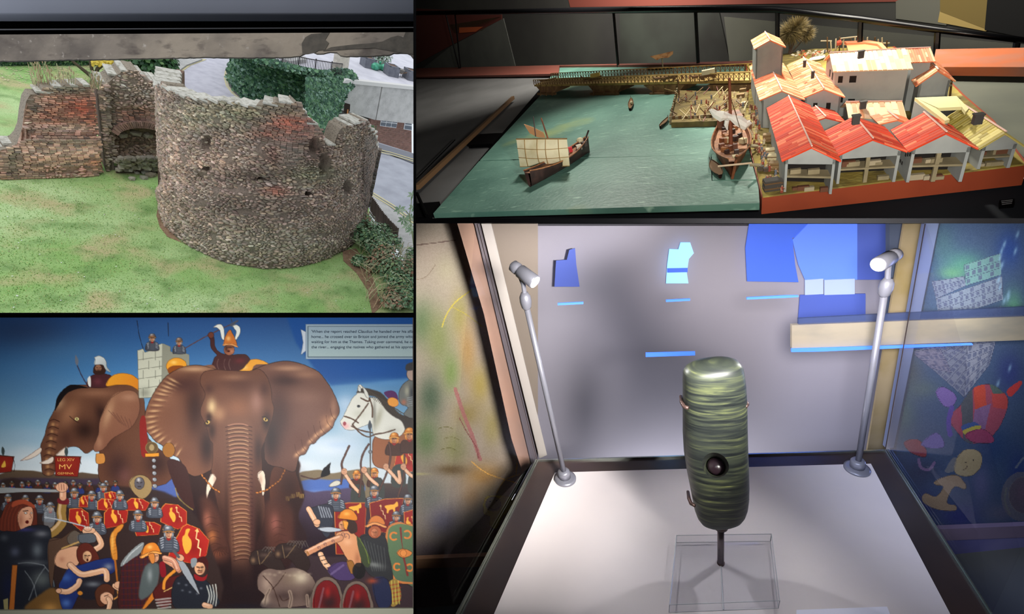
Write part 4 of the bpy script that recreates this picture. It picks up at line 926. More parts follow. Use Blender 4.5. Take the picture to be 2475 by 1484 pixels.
longhouse('right wing of the long house with broken pale roof', (2206, 150), (2250, 148), .15, 121, 'o', depth=.12)
longhouse('low pale-roofed shed in the yard behind the second warehouse', (2058, 284), (2180, 284), .06, 250, 'p', depth=.12)
# chimneys and vents
chm = M('dark_chimney', (70, 66, 64), .8)
for (x, y, h, lb) in ((2070, 280, .17, 'dark square chimney on the second red warehouse'), (2366, 277, .155, 'dark chimney on the yellow-roofed warehouse'), (1945, 148, .18, 'small dark roof vent high on the orange house with windows'), (1965, 174, .17, 'small dark roof vent lower on the orange house with windows'), (2082, 124, .21, 'grey chimney on the long pale roof'), (2087, 246, .1, 'grey round-topped oven chimney above the yard shed')):
    p = G2(x, y, h); s_ = .009 if h < .2 and x < 2000 else .015; t = thing(F2, 'chimney', lb, 'chimney', p-np.array([0, 0, .03])); part(t, 'stack', MB().box(p-np.array([0, 0, .01]), (s_, s_, .02)), chm); part(t, 'cap', MB().box(p+np.array([0, 0, .001]), (s_*1.2, s_*1.2, .003)), chm)
# flat building with open yard (pale walls)
q = MB(); tf = thing(F2, 'model_courtyard_house', 'pale cream roof round an open yard behind the yellow warehouse', 'house', G2(2270, 262)); hh = .11
o_ = [(2211, 236), (2312, 232), (2340, 262), (2330, 274), (2290, 292), (2262, 272)]; i_ = [(2270, 262), (2325, 258), (2334, 268), (2292, 276)]
for a, b, c, d in (((2211, 236), (2312, 232), (2325, 258), (2268, 261)), ((2211, 236), (2262, 261), (2296, 288), (2284, 292)), ((2312, 232), (2342, 262), (2334, 270), (2322, 254))):
    q = MB(); P = [G2(*v, hh) for v in (a, b, c, d)]; q.slab(P, (0, 0, -.008), C(*ROOFC['c'][0])); part(tf, 'roof', q, roof_m)
q = MB(); q.slab([G2(x, y, 0) for x, y in ((2213, 262), (2288, 322), (2296, 322), (2360, 290), (2318, 258))], (0, 0, .002)); a, b = G2(2211, 237, hh), G2(2284, 292, hh); q.hexa([(a[0], a[1], 0), (b[0], b[1], 0), (b[0]+.01, b[1]+.01, 0), (a[0]+.01, a[1]+.01, 0), tuple(a-[0, 0, .008]), tuple(b-[0, 0, .008]), (b[0]+.01, b[1]+.01, hh-.008), (a[0]+.01, a[1]+.01, hh-.008)]); part(tf, 'wall', q, wall_m)
# ---- trees
for (lb, tx, ty, cl, col, r0) in (('wiry brown-green model tree with two crowns at the back of the quay', 1908, 132, [(1913, 78, .075), (1928, 66, .06), (1902, 84, .05), (1950, 82, .045)], [(112, 98, 62), (90, 78, 48), (134, 116, 74)], 0), ('round dry brown model bush in the yard before the long house', 2124, 252, [(2124, 214, .052), (2108, 226, .04), (2138, 228, .042), (2118, 206, .036)], [(110, 88, 60), (84, 66, 46), (130, 106, 74)], 1)):
    b = G2(tx, ty); t = thing(F2, 'model_tree', lb, 'tree', b); q = MB(); qs = MB(); va_, vb_ = b, b+np.array([1, 0, 0])
    for (x, y, r) in cl:
        c = F2.V(x, y, va_, vb_); qs.tube([b, (b+c)/2+np.array([.006, 0, 0]), c], [.004, .003, .001], 5)
        for k in range(900):
            d = Vector((rng2.gauss(0, 1), rng2.gauss(0, 1), rng2.gauss(0, 1))).normalized(); p0 = Vector(c)+d*r*.3; p1 = Vector(c)+d*r*rng2.uniform(.8, 1.15)+Vector((rng2.uniform(-1, 1), rng2.uniform(-1, 1), rng2.uniform(-1, 1)))*.012; u = d.orthogonal().normalized()*.0022
            q.face([p0-u, p1, p0+u], C(*rng2.choice(col)))
    part(t, 'foliage', q, leaf_m, kind='stuff'); part(t, 'trunk', qs, bark_m)
# ---- bridge
br_m = M('ochre_bridge_wood', (176, 148, 84), .8, noise=[(30, (140, 112, 62), .45, .65)]); brd = M('brown_bridge_wood', (104, 76, 44), .8); pier_m = M('brown_pier', (150, 112, 74), .85, noise=[(25, (120, 88, 60), .4, .6)])
ba, bb = G2(1300, 229), G2(1806, 217); bx = (bb-ba)/np.linalg.norm(bb-ba); by_ = np.array([-bx[1], bx[0], 0]); BL = np.linalg.norm(bb-ba)
bridge = thing(F2, 'model_bridge', 'long ochre timber bridge on brown piers across the river', 'bridge', (ba+bb)/2)
def BV(x, y): return F2.V(x, y, ba, bb)
d0, d1 = BV(1291, 205), BV(1812, 194); bw_ = .17; hd = (d0[2]+d1[2])/2
q = MB(); q.hexa([d0+by_*0-[0, 0, .012], d1-[0, 0, .012], d1+by_*bw_-[0, 0, .012], d0+by_*bw_-[0, 0, .012], d0, d1, d1+by_*bw_, d0+by_*bw_]); part(bridge, 'deck', q, br_m)
for off in (0, bw_):
    N_ = 62; hr_ = .034
    for i in range(N_+1):
        p = d0*(1-i/N_)+d1*(i/N_)+by_*off; part(bridge, 'post', MB().box(p+np.array([0, 0, hr_/2]), (.004, .004, hr_)), brd)
    q = MB(); q.tube([d0+by_*off+[0, 0, hr_], d1+by_*off+[0, 0, hr_]], .0028, 4); part(bridge, 'rail', q, br_m)
    q = MB()
    for i in range(N_):
        p, r = d0*(1-i/N_)+d1*(i/N_)+by_*off, d0*(1-(i+1)/N_)+d1*((i+1)/N_)+by_*off; q.tube([p+[0, 0, .003], r+[0, 0, hr_]], .0014, 3); q.tube([r+[0, 0, .003], p+[0, 0, hr_]], .0014, 3)
    part(bridge, 'brace', q, brd, kind='stuff')
for (xa, xb, xc, xd) in ((1291, 1349, 1336, 1308), (1418, 1500, 1488, 1436), (1552, 1652, 1636, 1580), (1706, 1812, 1806, 1722)):
    P = [BV(xa, 207), BV(xb, 206), BV(xc, 226), BV(xd, 227)]; q = MB(); q.slab([p+by_*.01 for p in P], by_*(bw_-.02)); part(bridge, 'pier', q, pier_m)
    for x in np.linspace(xd, xc, 3):
        t0, t1 = BV(x, 206), BV(x, 231); part(bridge, 'pile', MB().tube([t0-by_*.006, t1-by_*.006], .004, 5), brd)
    q = MB(); q.slab([BV(xd-8, 224)-by_*.008, BV(xc+8, 224)-by_*.008, BV(xc+8, 229)-by_*.008, BV(xd-8, 229)-by_*.008], by_*.012); part(bridge, 'cross_beam', q, brd)
# ---- tiny people, carts, goods: one of each kind, then copies
fm = [M('model_figure_'+n, c, .8) for n, c in (('cream', (200, 188, 160)), ('brown', (120, 78, 58)), ('grey_blue', (104, 112, 124)), ('red', (150, 70, 56)))]; skin_m = M('model_skin', (190, 150, 120), .8)
def figure(loc, label, k, sit=False, group='little figures on the quay and bridge', s=1.0):
    t = thing(F2, 'model_person', label, 'figurine', loc, 0, group); q = MB(); h = .021*s
    q.lathe([(h*.16, 0), (h*.2, h*.1), (h*.15, h*.5), (h*.2, h*.72), (h*.1, h*.82)], (0, 0, 0), n=6); part(t, 'body', q, fm[k % 4], local=True)
    q = MB(); q.blob((0, 0, h*.9), (h*.1, h*.1, h*.12), 6, 4); part(t, 'head', q, skin_m, local=True)
    q = MB(); q.tube([(-h*.18, 0, h*.7), (-h*.3, -h*.15, h*.5), (-h*.2, -h*.3, h*.42)], h*.05, 4); q.tube([(h*.18, 0, h*.7), (h*.32, -h*.1, h*.5), (h*.24, -h*.3, h*.46)], h*.05, 4); part(t, 'arms', q, skin_m, local=True)
    return t
protos = {}
def put_figure(x, y, h, label, group='little figures on the quay and bridge', s=1.0, a=None):
    k = rng2.randrange(4); label = label.replace('tiny figure', 'tiny '+['cream', 'brown', 'grey-blue', 'red'][k]+' figure'); loc = G2(x, y, h); rz = rng2.uniform(0, 6.3) if a is None else a
    if k not in protos: protos[k] = figure(loc, label, k, group=group); return protos[k]
    return dup(F2, protos[k], loc, rz, label, s, group)
for i in range(30): put_figure(rng2.uniform(1808, 1846)+rng2.uniform(0, 1)*0, rng2.uniform(262, 330), .003, 'tiny figure working on the quay beside the furled white sail', 'crowd on the quay behind the moored ship')
for i in range(34):
    y = rng2.uniform(332, 468); x = interp([(330, 1815), (380, 1842), (430, 1858), (470, 1872)], y)+rng2.uniform(-12, 22); put_figure(x, y, .003, 'tiny figure on the yellow quay between moored ship and nearest warehouse', 'crowd on the quay beside the moored ship')
for i in range(40): put_figure(rng2.uniform(1634, 1796), rng2.uniform(226, 284), .013, 'tiny figure among timbers on the building jetty', 'builders on the jetty')
for i in range(9): put_figure(rng2.uniform(1320, 1800), 190, hd, 'tiny figure crossing the timber bridge', 'people crossing the bridge')
for i in range(9): put_figure(rng2.uniform(1935, 2010), rng2.uniform(128, 148), .003, 'tiny figure in the yard beside the wiry tree', 'people in the back yard')
goods = [M('crate_wood', (128, 104, 70), .8), M('dark_crate', (66, 62, 58), .8), M('sacks', (186, 174, 140), .9)]
def crate(loc, s_, label, mt, rz):
    t = thing(F2, 'model_crate', label, 'crate', loc, rz, 'crates and bales on the quay'); q = MB(); q.box((0, 0, s_/2), (s_*1.3, s_, s_)); part(t, 'box', q, mt, local=True)
    q = MB(); [q.box((0, 0, z), (s_*1.36, s_*1.06, s_*.12)) for z in (s_*.25, s_*.75)]; part(t, 'band', q, brd, local=True); return t
for (x, y, s_, m_, lb) in ((1864, 458, .03, 1, 'largest dark crate at the front end of the quay'), (1876, 455, .024, 1, 'dark crate right behind the front crate'), (1838, 412, .014, 1, 'small dark crate alone in the middle of the quay'), (1852, 414, .012, 1, 'little dark crate right of the lone one'), (1862, 375, .022, 2, 'pale bale beside the warehouse wall'), (1868, 390, .022, 2, 'second pale bale beside the warehouse wall'), (1856, 340, .024, 0, 'wooden crate in the crowd by the wall'), (1872, 410, .024, 0, 'brown crate against the warehouse corner'), (1790, 240, .024, 0, 'wooden crate at the inner side of the jetty'), (1795, 225, .02, 0, 'grey crate by the bridge foot'), (1800, 258, .02, 2, 'pale bundle near the furled sail')):
    crate(G2(x, y, .003), s_, lb, goods[m_], rng2.uniform(-.3, .3))
# carts
def cart(x, y, h, label, cover):
    loc = G2(x, y, h); t = thing(F2, 'model_cart', label, 'cart', loc, 0); q = MB(); q.box((0, 0, .016), (.08, .032, .012)); part(t, 'body', q, brd, local=True)
    for wx in (-.026, .026):
        for wy in (-.018, .018): part(t, 'wheel', MB().lathe([(.009, -.001), (.01, 0), (.009, .001)], (wx, wy, .01), (0, 1, 0), 10), brd, local=True)
    if cover: q = MB(); q.box((.0, 0, .032), (.06, .03, .022)); part(t, 'cover', q, M('cart_cloth', cover, .8), local=True)
    q = MB(); q.blob((-.062, 0, .02), (.018, .006, .008), 8, 5); q.tube([(-.076, 0, .024), (-.086, 0, .032)], .004, 5)
    for dx in (-.074, -.05):
        for dy in (-.004, .004): q.tube([(dx, dy, .016), (dx, dy, 0)], .0016, 4)
    part(t, 'ox', q, M('ox_brown', (120, 88, 62), .8), local=True)
cart(1440, 194, hd, 'ox cart with yellow cover at the left of the bridge', (190, 172, 90)); cart(1712, 190, hd, 'ox cart with pale cover at the right of the bridge', (206, 200, 170)); cart(1330, 198, hd, 'dark open ox cart at the left end of the bridge', None); cart(1618, 194, hd, 'open ox cart in the middle of the bridge', None)
# ---- building jetty
jt = thing(F2, 'model_jetty', 'ochre building jetty with timber walls between river and quay', 'jetty', G2(1710, 260)); q = MB(); q.slab([G2(x, y, .01) for x, y in ((1622, 296), (1800, 290), (1808, 222), (1640, 218))], (0, 0, -.024)); part(jt, 'ground', q, M('muddy_jetty_ground', (124, 108, 62), .9, noise=[(14, (96, 82, 50), .4, .6)]))
for k in range(24):
    x = 1622+k*7.5; p = G2(x, 300-.25*k, -.012); part(jt, 'plank', MB().box(p+np.array([0, 0, .014]), (.014, .006, .034+.008*rng2.random())), brd if k % 2 else wood_m)
for k in range(14):
    u = k/13; p = G2(1621+19*u, 298-80*u, -.012); part(jt, 'plank', MB().box(p+np.array([0, 0, .016]), (.007, .02, .04)), wood_m if k % 3 else brd)
q = MB()
for k in range(60):
    p = G2(rng2.uniform(1630, 1800), rng2.uniform(222, 296), .012); a = rng2.uniform(0, 3.1); l = rng2.uniform(.02, .07); q.tube([p+np.array([0, 0, .003]), p+np.array([math.cos(a)*l, math.sin(a)*l, .004+rng2.uniform(0, .03)])], .0022, 4, C(*rng2.choice([(150, 122, 80), (96, 72, 48), (190, 170, 120), (120, 60, 44)])))
part(jt, 'timber', q, leaf_m, kind='stuff')
for (x, y0, y1, h, lb) in ((1641, 236, 193, .01, 'tall pole standing at the back left of the jetty'), (1765, 262, 226, .01, 'red-brown pole in the middle of the jetty')):
    a = G2(x, y0, h); t_ = MB().tube([a, F2.V(x-2, y1, a, a+np.array([1, 0, 0]))], .004, 6); solo(F2, 'model_pole', t_, brd, lb, 'pole')
# ---- ships
hull_m = M('dark_hull', (62, 44, 40), .5, noise=[(30, (44, 32, 30), .4, .6)]); deck_m = M('ship_deck', (156, 104, 62), .7, noise=[(40, (120, 76, 46), .4, .6)]); hull2_m = M('red_brown_hull', (132, 78, 48), .6, noise=[(30, (92, 54, 36), .4, .6)])
def hull(t, a, b, beam, depth, hm, dm, sheer=.5, bowsharp=1.5, n=15):
    a, b = np.array(a), np.array(b); ux = b-a; L_ = np.linalg.norm(ux); ux = ux/L_; uy = np.array([-ux[1], ux[0], 0]); rings = []; inner = []; rail = []
    for i in range(n):
        u = i/(n-1); wv = max(.04, (math.sin(PI*(u*.86+.09)))**(.75 if u < .5 else .95))*beam/2; sh = depth*(1+sheer*(2*u-1)**2); r = []
        for s_ in range(9):
            v = -1+2*s_/8; r.append(a+ux*L_*(u+(.06*(1-abs(v)) if False else 0))+uy*wv*math.copysign(abs(v)**.7, v)+np.array([0, 0, sh*abs(v)**2.2]))
        rings.append(r); inner.append([r[0]*.93+r[8]*.07, r[8]*.93+r[0]*.07]); rail.append((r[0], r[8]))
    q = MB()
    V_ = [r for r in rings]; q.loft(V_, closed=False, caps=False); part(t, 'hull', q, hm, smooth=True)
    q = MB(); q.grid([[x[0]-[0, 0, depth*.22], x[1]-[0, 0, depth*.22]] for x in inner]); part(t, 'deck', q, dm)
    for s_ in (0, 1): part(t, 'rail', MB().tube([x[s_] for x in rail], depth*.06, 5), dm)
    part(t, 'prow', MB().tube([rings[-1][4], rings[-1][8]+ux*L_*.02, rings[-1][8]+ux*L_*.07+np.array([0, 0, depth*.4])], depth*.09, 5), hm)
    return ux, uy, L_
WH = -.012
s1 = thing(F2, 'model_ship', 'dark sailing ship with square cream sail in the middle of the river', 'ship', G2(1340, 410, WH)); a, b = G2(1282, 452, WH), G2(1424, 368, WH); ux, uy, L_ = hull(s1, a, b, .085, .045, hull_m, deck_m)
m0 = a*.55+b*.45; pa, pb = G2(1300, 415, WH), G2(1400, 412, WH)
def SV(x, y, o=0.0): p = F2.V(x, y, m0-[0, 0, 0], m0+(pb-pa)); return p+np.array([0, -o, 0])
part(s1, 'mast', MB().tube([m0, SV(1308, 285)], [.005, .003], 6), hull2_m)
sl_m = M('cream_sail', (214, 204, 170), .8, noise=[(14, (190, 176, 136), .45, .7)]); ln_m = M('sail_seams', (150, 120, 70), .8)
TLc, TRc, BRc, BLc = (1250, 334), (1372, 333), (1379, 398), (1259, 400); rows = []
for i in range(7):
    v = i/6; r = []
    for j in range(13):
        u = j/12; x = (TLc[0]*(1-u)+TRc[0]*u)*(1-v)+(BLc[0]*(1-u)+BRc[0]*u)*v; y = (TLc[1]*(1-u)+TRc[1]*u)*(1-v)+(BLc[1]*(1-u)+BRc[1]*u)*v; r.append(SV(x, y, .012+.02*math.sin(PI*u)*math.sin(PI*v)))
    rows.append(r)
q = MB(); q.grid(rows); sail = part(s1, 'sail', q, sl_m, smooth=True)
for j in (2, 5, 7, 10): part(sail, 'seam', MB().tube([rows[i][j]-np.array([0, .003, 0]) for i in range(7)], .0015, 4), ln_m)
for i in (0, 2, 4, 6): part(sail, 'seam', MB().tube([rows[i][j]-np.array([0, .003, 0]) for j in range(13)], .0015, 4), ln_m)
part(s1, 'yard', MB().tube([rows[0][0], rows[0][12]], .003, 5), brd)
q = MB(); P = [SV(*v) for v in ((1266, 300), (1288, 308), (1312, 320), (1318, 333), (1300, 332), (1280, 322))]; q.slab(P, (0, .004, 0)); part(s1, 'rear_sail', q, M('brown_sail', (164, 120, 80), .8))
part(s1, 'rear_mast', MB().tube([SV(1295, 330), SV(1289, 282)], .0025, 5), hull_m)
for k, (u, c) in enumerate(((.72, (176, 30, 36)), (.8, (190, 180, 160)), (.62, (96, 72, 56)), (.9, (60, 50, 44)), (.66, (120, 110, 96)))):
    q = MB(); p = a*(1-u)+b*u+uy*.013*(-1)**k+np.array([0, 0, .05]); q.box(p, (.022, .018, .02), R=Matrix.Rotation(.5, 3, 'Z')); part(s1, 'cargo', q, M('cargo', c, .7))
q = MB(); q.blob(tuple(b*.93+a*.07+uy*.018+np.array([0, 0, .062])), (.016, .014, .012), 8, 5); part(s1, 'cabin', q, M('pale_cabin', (196, 186, 150), .7))
s2 = thing(F2, 'model_ship', 'red-brown ship with furled white sail moored along the quay', 'ship', G2(1765, 370, WH)); a, b = G2(1764, 322, WH), G2(1770, 432, WH); ux, uy, L_ = hull(s2, a, b, .125, .045, hull2_m, deck_m, .45)
ma = a*.45+b*.55; q = MB(); mt = F2.V(1763, 188, ma, ma+np.array([1, 0, 0])); q.tube([ma, mt], [.007, .004], 7); part(s2, 'mast', q, M('red_mast', (120, 62, 34), .6))
fs = [(1716, 262), (1728, 272), (1745, 278), (1758, 280), (1768, 282), (1785, 290), (1802, 300), (1815, 292)]; P = [F2.V(x, y, ma, ma+np.array([1, .1, 0]))-np.array([0, .012, 0]) for x, y in fs]
q = MB(); q.tube(P, [.004, .012, .015, .010, .010, .016, .017, .006], 8); 
q.v = [(v[0]+.003*mnoise.noise(Vector(v)*90), v[1], v[2]+.006*mnoise.noise(Vector(v)*70)) for v in q.v]; part(s2, 'furled_sail', q, M('white_sail', (238, 238, 230), .7, bump=(90, .6, .004)))
part(s2, 'yard', MB().tube([P[0], P[-1]], .003, 5), brd); q = MB(); q.tube([F2.V(x, y, ma, ma+np.array([1, .1, 0]))-np.array([0, .01, 0]) for x, y in ((1757, 288), (1755, 300), (1758, 312))], [.008, .007, .002], 6); part(s2, 'rear_sail', q, M('white_jib', (232, 232, 226), .7))
part(s2, 'spar', MB().tube([G2(1735, 402, .07), G2(1817, 394, .07)], .003, 5), M('pale_spar', (190, 168, 140), .7))
for x, y in ((1795, 320), (1802, 350), (1728, 340)): part(s2, 'rigging', MB().tube([G2(x, y, .05), mt-[0, 0, .05]], .001, 3), brd)
for k in range(26):
    u = rng2.uniform(.12, .9); v = rng2.uniform(-.34, .34)*math.sin(PI*u); p = a*(1-u)+b*u+uy*.11*v+np.array([0, 0, .045]); q = MB(); q.box(p, (rng2.uniform(.008, .02), rng2.uniform(.008, .024), .016), R=Matrix.Rotation(rng2.uniform(0, 1), 3, 'Z')); part(s2, 'cargo', q, rng2.choice((hull2_m, deck_m, hull_m, goods[2])))
part(s2, 'stern_house', MB().hexa([a+ux*.02+uy*.03+[0, 0, .04], a+ux*.02-uy*.03+[0, 0, .04], a+ux*.07-uy*.045+[0, 0, .04], a+ux*.07+uy*.045+[0, 0, .04], a+ux*.0+uy*.03+[0, 0, .085], a+ux*.0-uy*.03+[0, 0, .085], a+ux*.07-uy*.045+[0, 0, .075], a+ux*.07+uy*.045+[0, 0, .075]]), hull2_m)
def boat(x0, y0, x1, y1, beam, label, hm=hull_m, dm=brd):
    t = thing(F2, 'model_boat', label, 'boat', G2((x0+x1)/2, (y0+y1)/2, WH), 0, 'small boats on the river'); hull(t, G2(x0, y0, WH), G2(x1, y1, WH), beam, .014, hm, dm, .2); return t
boat(1596, 312, 1615, 291, .022, 'small dark dugout boat beside the jetty corner'); boat(1524, 268, 1526, 243, .028, 'small dark boat alone in the middle of the river'); boat(1741, 432, 1719, 397, .034, 'small loaded boat alongside the moored ship')
q = MB(); q.blob(tuple(G2(1526, 248, .01)), (.008, .012, .01), 7, 5); solo(F2, 'model_cargo', q, goods[2], 'pale sack in the small boat alone on the river', 'sack')
bg_ = boat(1566, 168, 1624, 166, .06, 'dark barge with brown sail behind the bridge'); b0 = G2(1602, 168, WH); q = MB(); q.tube([b0, F2.V(1600, 130, b0, b0+np.array([1, 0, 0]))], .005, 5); part(bg_, 'mast', q, wood_m)
q = MB(); q.slab([F2.V(x, y, b0, b0+np.array([1, 0, 0]))-np.array([0, .01, 0]) for x, y in ((1571, 136), (1627, 123), (1627, 130), (1616, 139), (1598, 140), (1588, 145), (1580, 140))], (0, .006, 0)); part(bg_, 'sail', q, M('tan_sail', (196, 146, 96), .8, noise=[(30, (150, 96, 60), .45, .6)]))
for (x0, y0, x1, y1, lb) in ((1806, 356, 1838, 356, 'gangplank from the moored ship to the quay, rear one'), (1812, 402, 1847, 405, 'gangplank from the moored ship to the quay, front one')):
    q = MB(); p0, p1 = G2(x0, y0, .035), G2(x1, y1, .006); q.hexa([p0, p0+[0, .02, 0], p1+[0, .02, 0], p1, p0+[0, 0, .004], p0+[0, .02, .004], p1+[0, .02, .004], p1+[0, 0, .004]]); solo(F2, 'gangplank', q, wood_m, lb, 'plank')
# ---- scaffold and unfinished building at the back right
pale_w = M('pale_stick', (214, 196, 160), .8)
sc1 = thing(F2, 'model_scaffold', 'pale pole scaffold round the unfinished building behind the long house', 'scaffold', G2(2060, 122))
for k in range(16):
    x = 2000+k*9.5; b0 = G2(x, 126, .003); part(sc1, 'pole', MB().tube([b0, F2.V(x+rng2.uniform(-2, 2), rng2.uniform(84, 106), b0, b0+np.array([1, 0, 0]))], .003, 5), pale_w if k % 3 else brd)
for k, (x0, y0, x1, y1) in enumerate(((2032, 93, 2076, 88), (1984, 99, 2010, 99), (2040, 108, 2150, 104), (2020, 120, 2040, 96), (2100, 118, 2140, 114))):
    a, b = G2(x0, 126, .003), G2(x1, 126, .003); part(sc1, 'cross_pole', MB().tube([F2.V(x0, y0, a, b), F2.V(x1, y1, a, b)], .003, 5), pale_w)
for px, c in (([(2040, 98), (2100, 96), (2130, 102), (2146, 120), (2138, 122), (2120, 105), (2090, 101), (2046, 103)], (232, 130, 90)), ([(2046, 103), (2090, 101), (2120, 106), (2134, 120), (2052, 123)], (170, 140, 90)), ([(2022, 97), (2032, 94), (2034, 100), (2022, 103)], (200, 84, 60))):
    q = MB(); q.slab([G2(x, y+8, .05) for x, y in px], (0, 0, .004 if c[0] == 170 else .012)); part(sc1, 'roof_part', q, M('unfinished_roof', c, .8))
sc2 = thing(F2, 'model_scaffold', 'dark pole scaffold around the half-roofed house at the back right', 'scaffold', G2(2220, 250))
for (x0, y0, x1, y1) in ((2172, 240, 2192, 172), (2180, 250, 2212, 200), (2205, 250, 2216, 205), (2296, 232, 2300, 192), (2240, 200, 2246, 170), (2212, 190, 2216, 176), (2225, 205, 2228, 180)):
    b0 = G2(x0, y0, .003); part(sc2, 'pole', MB().tube([b0, F2.V(x1, y1, b0, b0+np.array([1, 0, 0]))], .0032, 5), brd)
for (x0, y0, x1, y1) in ((2204, 205, 2300, 198), (2190, 214, 2302, 206), (2176, 186, 2194, 184), (2180, 194, 2198, 192), (2222, 186, 2250, 170)):
    a = G2(2200, 246, .003); b = G2(2300, 240, .003); part(sc2, 'cross_pole', MB().tube([F2.V(x0, y0, a, b), F2.V(x1, y1, a, b)], .0032, 5), wood_m)
wbk = thing(F2, 'model_basin', 'white round basin in the back yard', 'basin', G2(1975, 142)); part(wbk, 'bowl', MB().lathe([(.03, 0), (.036, .006), (.034, .008)], G2(1975, 143, .004), n=20), M('white_basin', (244, 244, 240), .6)); part(wbk, 'foot', MB().lathe([(.02, 0), (.02, .006)], G2(1975, 143, .0), n=12), wall_m)
hc_ = [(200, 190, 160), (230, 220, 196), (220, 120, 80), (170, 156, 110)]
q = MB()
for k in range(70): 
    p = G2(rng2.uniform(1905, 2040), rng2.uniform(122, 136), .004); q.rock(p, (.008, .006, .005), rng=rng2, col=C(*rng2.choice(hc_)))
solo(F2, 'building_rubble', q, leaf_m, 'loose pale building rubble at the back edge of the model', 'rubble', kind='stuff')
yd = thing(F2, 'model_sandpile', 'ochre sand heap beside the yard shed', 'heap', G2(2040, 262)); q = MB(); q.blob(tuple(G2(2036, 262, .0)), (.03, .05, .012), 10, 6); part(yd, 'sand', q, ground_m)
q = MB()
for k in range(34):
    p = G2(rng2.uniform(2040, 2080), rng2.uniform(236, 262), .004); q.tube([p, p+np.array([rng2.uniform(-.03, .03), rng2.uniform(-.02, .02), rng2.uniform(.01, .05)])], .002, 4)
part(yd, 'sticks', q, wood_m, kind='stuff')
# the glass of the case, seen against: a big clear pane in front
glass_m = M('clear_glass', (255, 255, 255), .0, trans=1.0, ior=1.01)
# ================================================================== BAY 3: the painted battle mural (flat print, drawn here stroke by stroke)
MS = 1.5; MX0, MX1, MY0, MY1 = -6, 1001, 765, 1474
PW, PH = int((MX1-MX0)*MS), int((MY1-MY0)*MS); IMG = np.zeros((PH, PW, 3), np.float32)
YY, XX = np.mgrid[0:PH, 0:PW].astype(np.float32); XX = XX/MS+MX0; YY = YY/MS+MY0
def _sm(pts, n=5, closed=True):
    P = np.array(pts, float); m = len(P); out = []
    for i in range(m if closed else m-1):
        if closed: a, b, c, d = P[i-1], P[i], P[(i+1) % m], P[(i+2) % m]
        else: a, b, c, d = P[max(i-1, 0)], P[i], P[i+1], P[min(i+2, m-1)]
        for k in range(n):
            t = k/n; out.append(.5*((2*b)+(c-a)*t+(2*a-5*b+4*c-d)*t*t+(3*b-a-3*c+d)*t**3))
    if not closed: out.append(P[-1])
    return np.array(out)
def _box(x0, y0, x1, y1, pad=3):
    return (max(0, int((x0-MX0)*MS-pad)), max(0, int((y0-MY0)*MS-pad)), min(PW, int((x1-MX0)*MS+pad+1)), min(PH, int((y1-MY0)*MS+pad+1)))
def _blur(m, r):
    r = int(round(r*MS))
    if r < 1: return m
    for ax in (0, 1):
        for _ in range(2):
            p = np.pad(m, [(r+1, r) if a == ax else (0, 0) for a in (0, 1)]); c = np.cumsum(p, axis=ax); n = m.shape[ax]
            m = (np.take(c, range(2*r+1, 2*r+1+n), ax)-np.take(c, range(0, n), ax))/(2*r+1)
    return m
def pmask(pts, sm=True, soft=.0):
    P = _sm(pts) if sm and len(pts) > 2 else np.array(pts, float); pad = 3+soft*MS*3
    x0, y0, x1, y1 = _box(P[:, 0].min(), P[:, 1].min(), P[:, 0].max(), P[:, 1].max(), pad)
    if x1 <= x0 or y1 <= y0: return None
    m = np.zeros((y1-y0, x1-x0), np.float32); X = (P[:, 0]-MX0)*MS-x0; Y = (P[:, 1]-MY0)*MS-y0; X2, Y2 = np.roll(X, -1), np.roll(Y, -1); w = x1-x0; xs = np.arange(w)
    for sub in (.25, .75):
        for r in range(y1-y0):
            y = r+sub; hit = (Y <= y) != (Y2 <= y)
            if not hit.any(): continue
            xc = np.sort(X[hit]+(y-Y[hit])/(Y2[hit]-Y[hit])*(X2[hit]-X[hit]))
            for a, b in zip(xc[::2], xc[1::2]): m[r] += .5*np.clip(np.minimum(xs+1, b)-np.maximum(xs, a), 0, 1)
    if soft: m = _blur(m, soft)
    return (x0, y0, x1, y1, np.clip(m, 0, 1))
def _comp(x0, y0, x1, y1, a, col):
    v = IMG[y0:y1, x0:x1]; v += (np.asarray(col, np.float32)-v)*a[..., None]
def _clip(x0, y0, x1, y1, a, clip):
    if clip is None: return a
    cx0, cy0, cx1, cy1, cm = clip; o = np.zeros_like(a); ax0, ay0, ax1, ay1 = max(x0, cx0), max(y0, cy0), min(x1, cx1), min(y1, cy1)
    if ax1 > ax0 and ay1 > ay0: o[ay0-y0:ay1-y0, ax0-x0:ax1-x0] = cm[ay0-cy0:ay1-cy0, ax0-cx0:ax1-cx0]
    return a*o
def Pg(pts, col, a=1.0, soft=.0, sm=True, grad=None, clip=None, edge=None, ew=.9):
    k = pmask(pts, sm, soft)
    if k is None: return None
    x0, y0, x1, y1, m = k; aa = _clip(x0, y0, x1, y1, m*a, clip)
    if grad:
        gx0, gy0, gx1, gy1, c1 = grad; t = ((XX[y0:y1, x0:x1]-gx0)*(gx1-gx0)+(YY[y0:y1, x0:x1]-gy0)*(gy1-gy0))/((gx1-gx0)**2+(gy1-gy0)**2); t = np.clip(t, 0, 1)[..., None]
        _comp(x0, y0, x1, y1, aa, np.array(col, np.float32)*(1-t)+np.array(c1, np.float32)*t)
    else: _comp(x0, y0, x1, y1, aa, col)
    if edge: Ln(list(pts)+[pts[0]], ew, edge, .85, sm=sm, clip=clip)
    return k
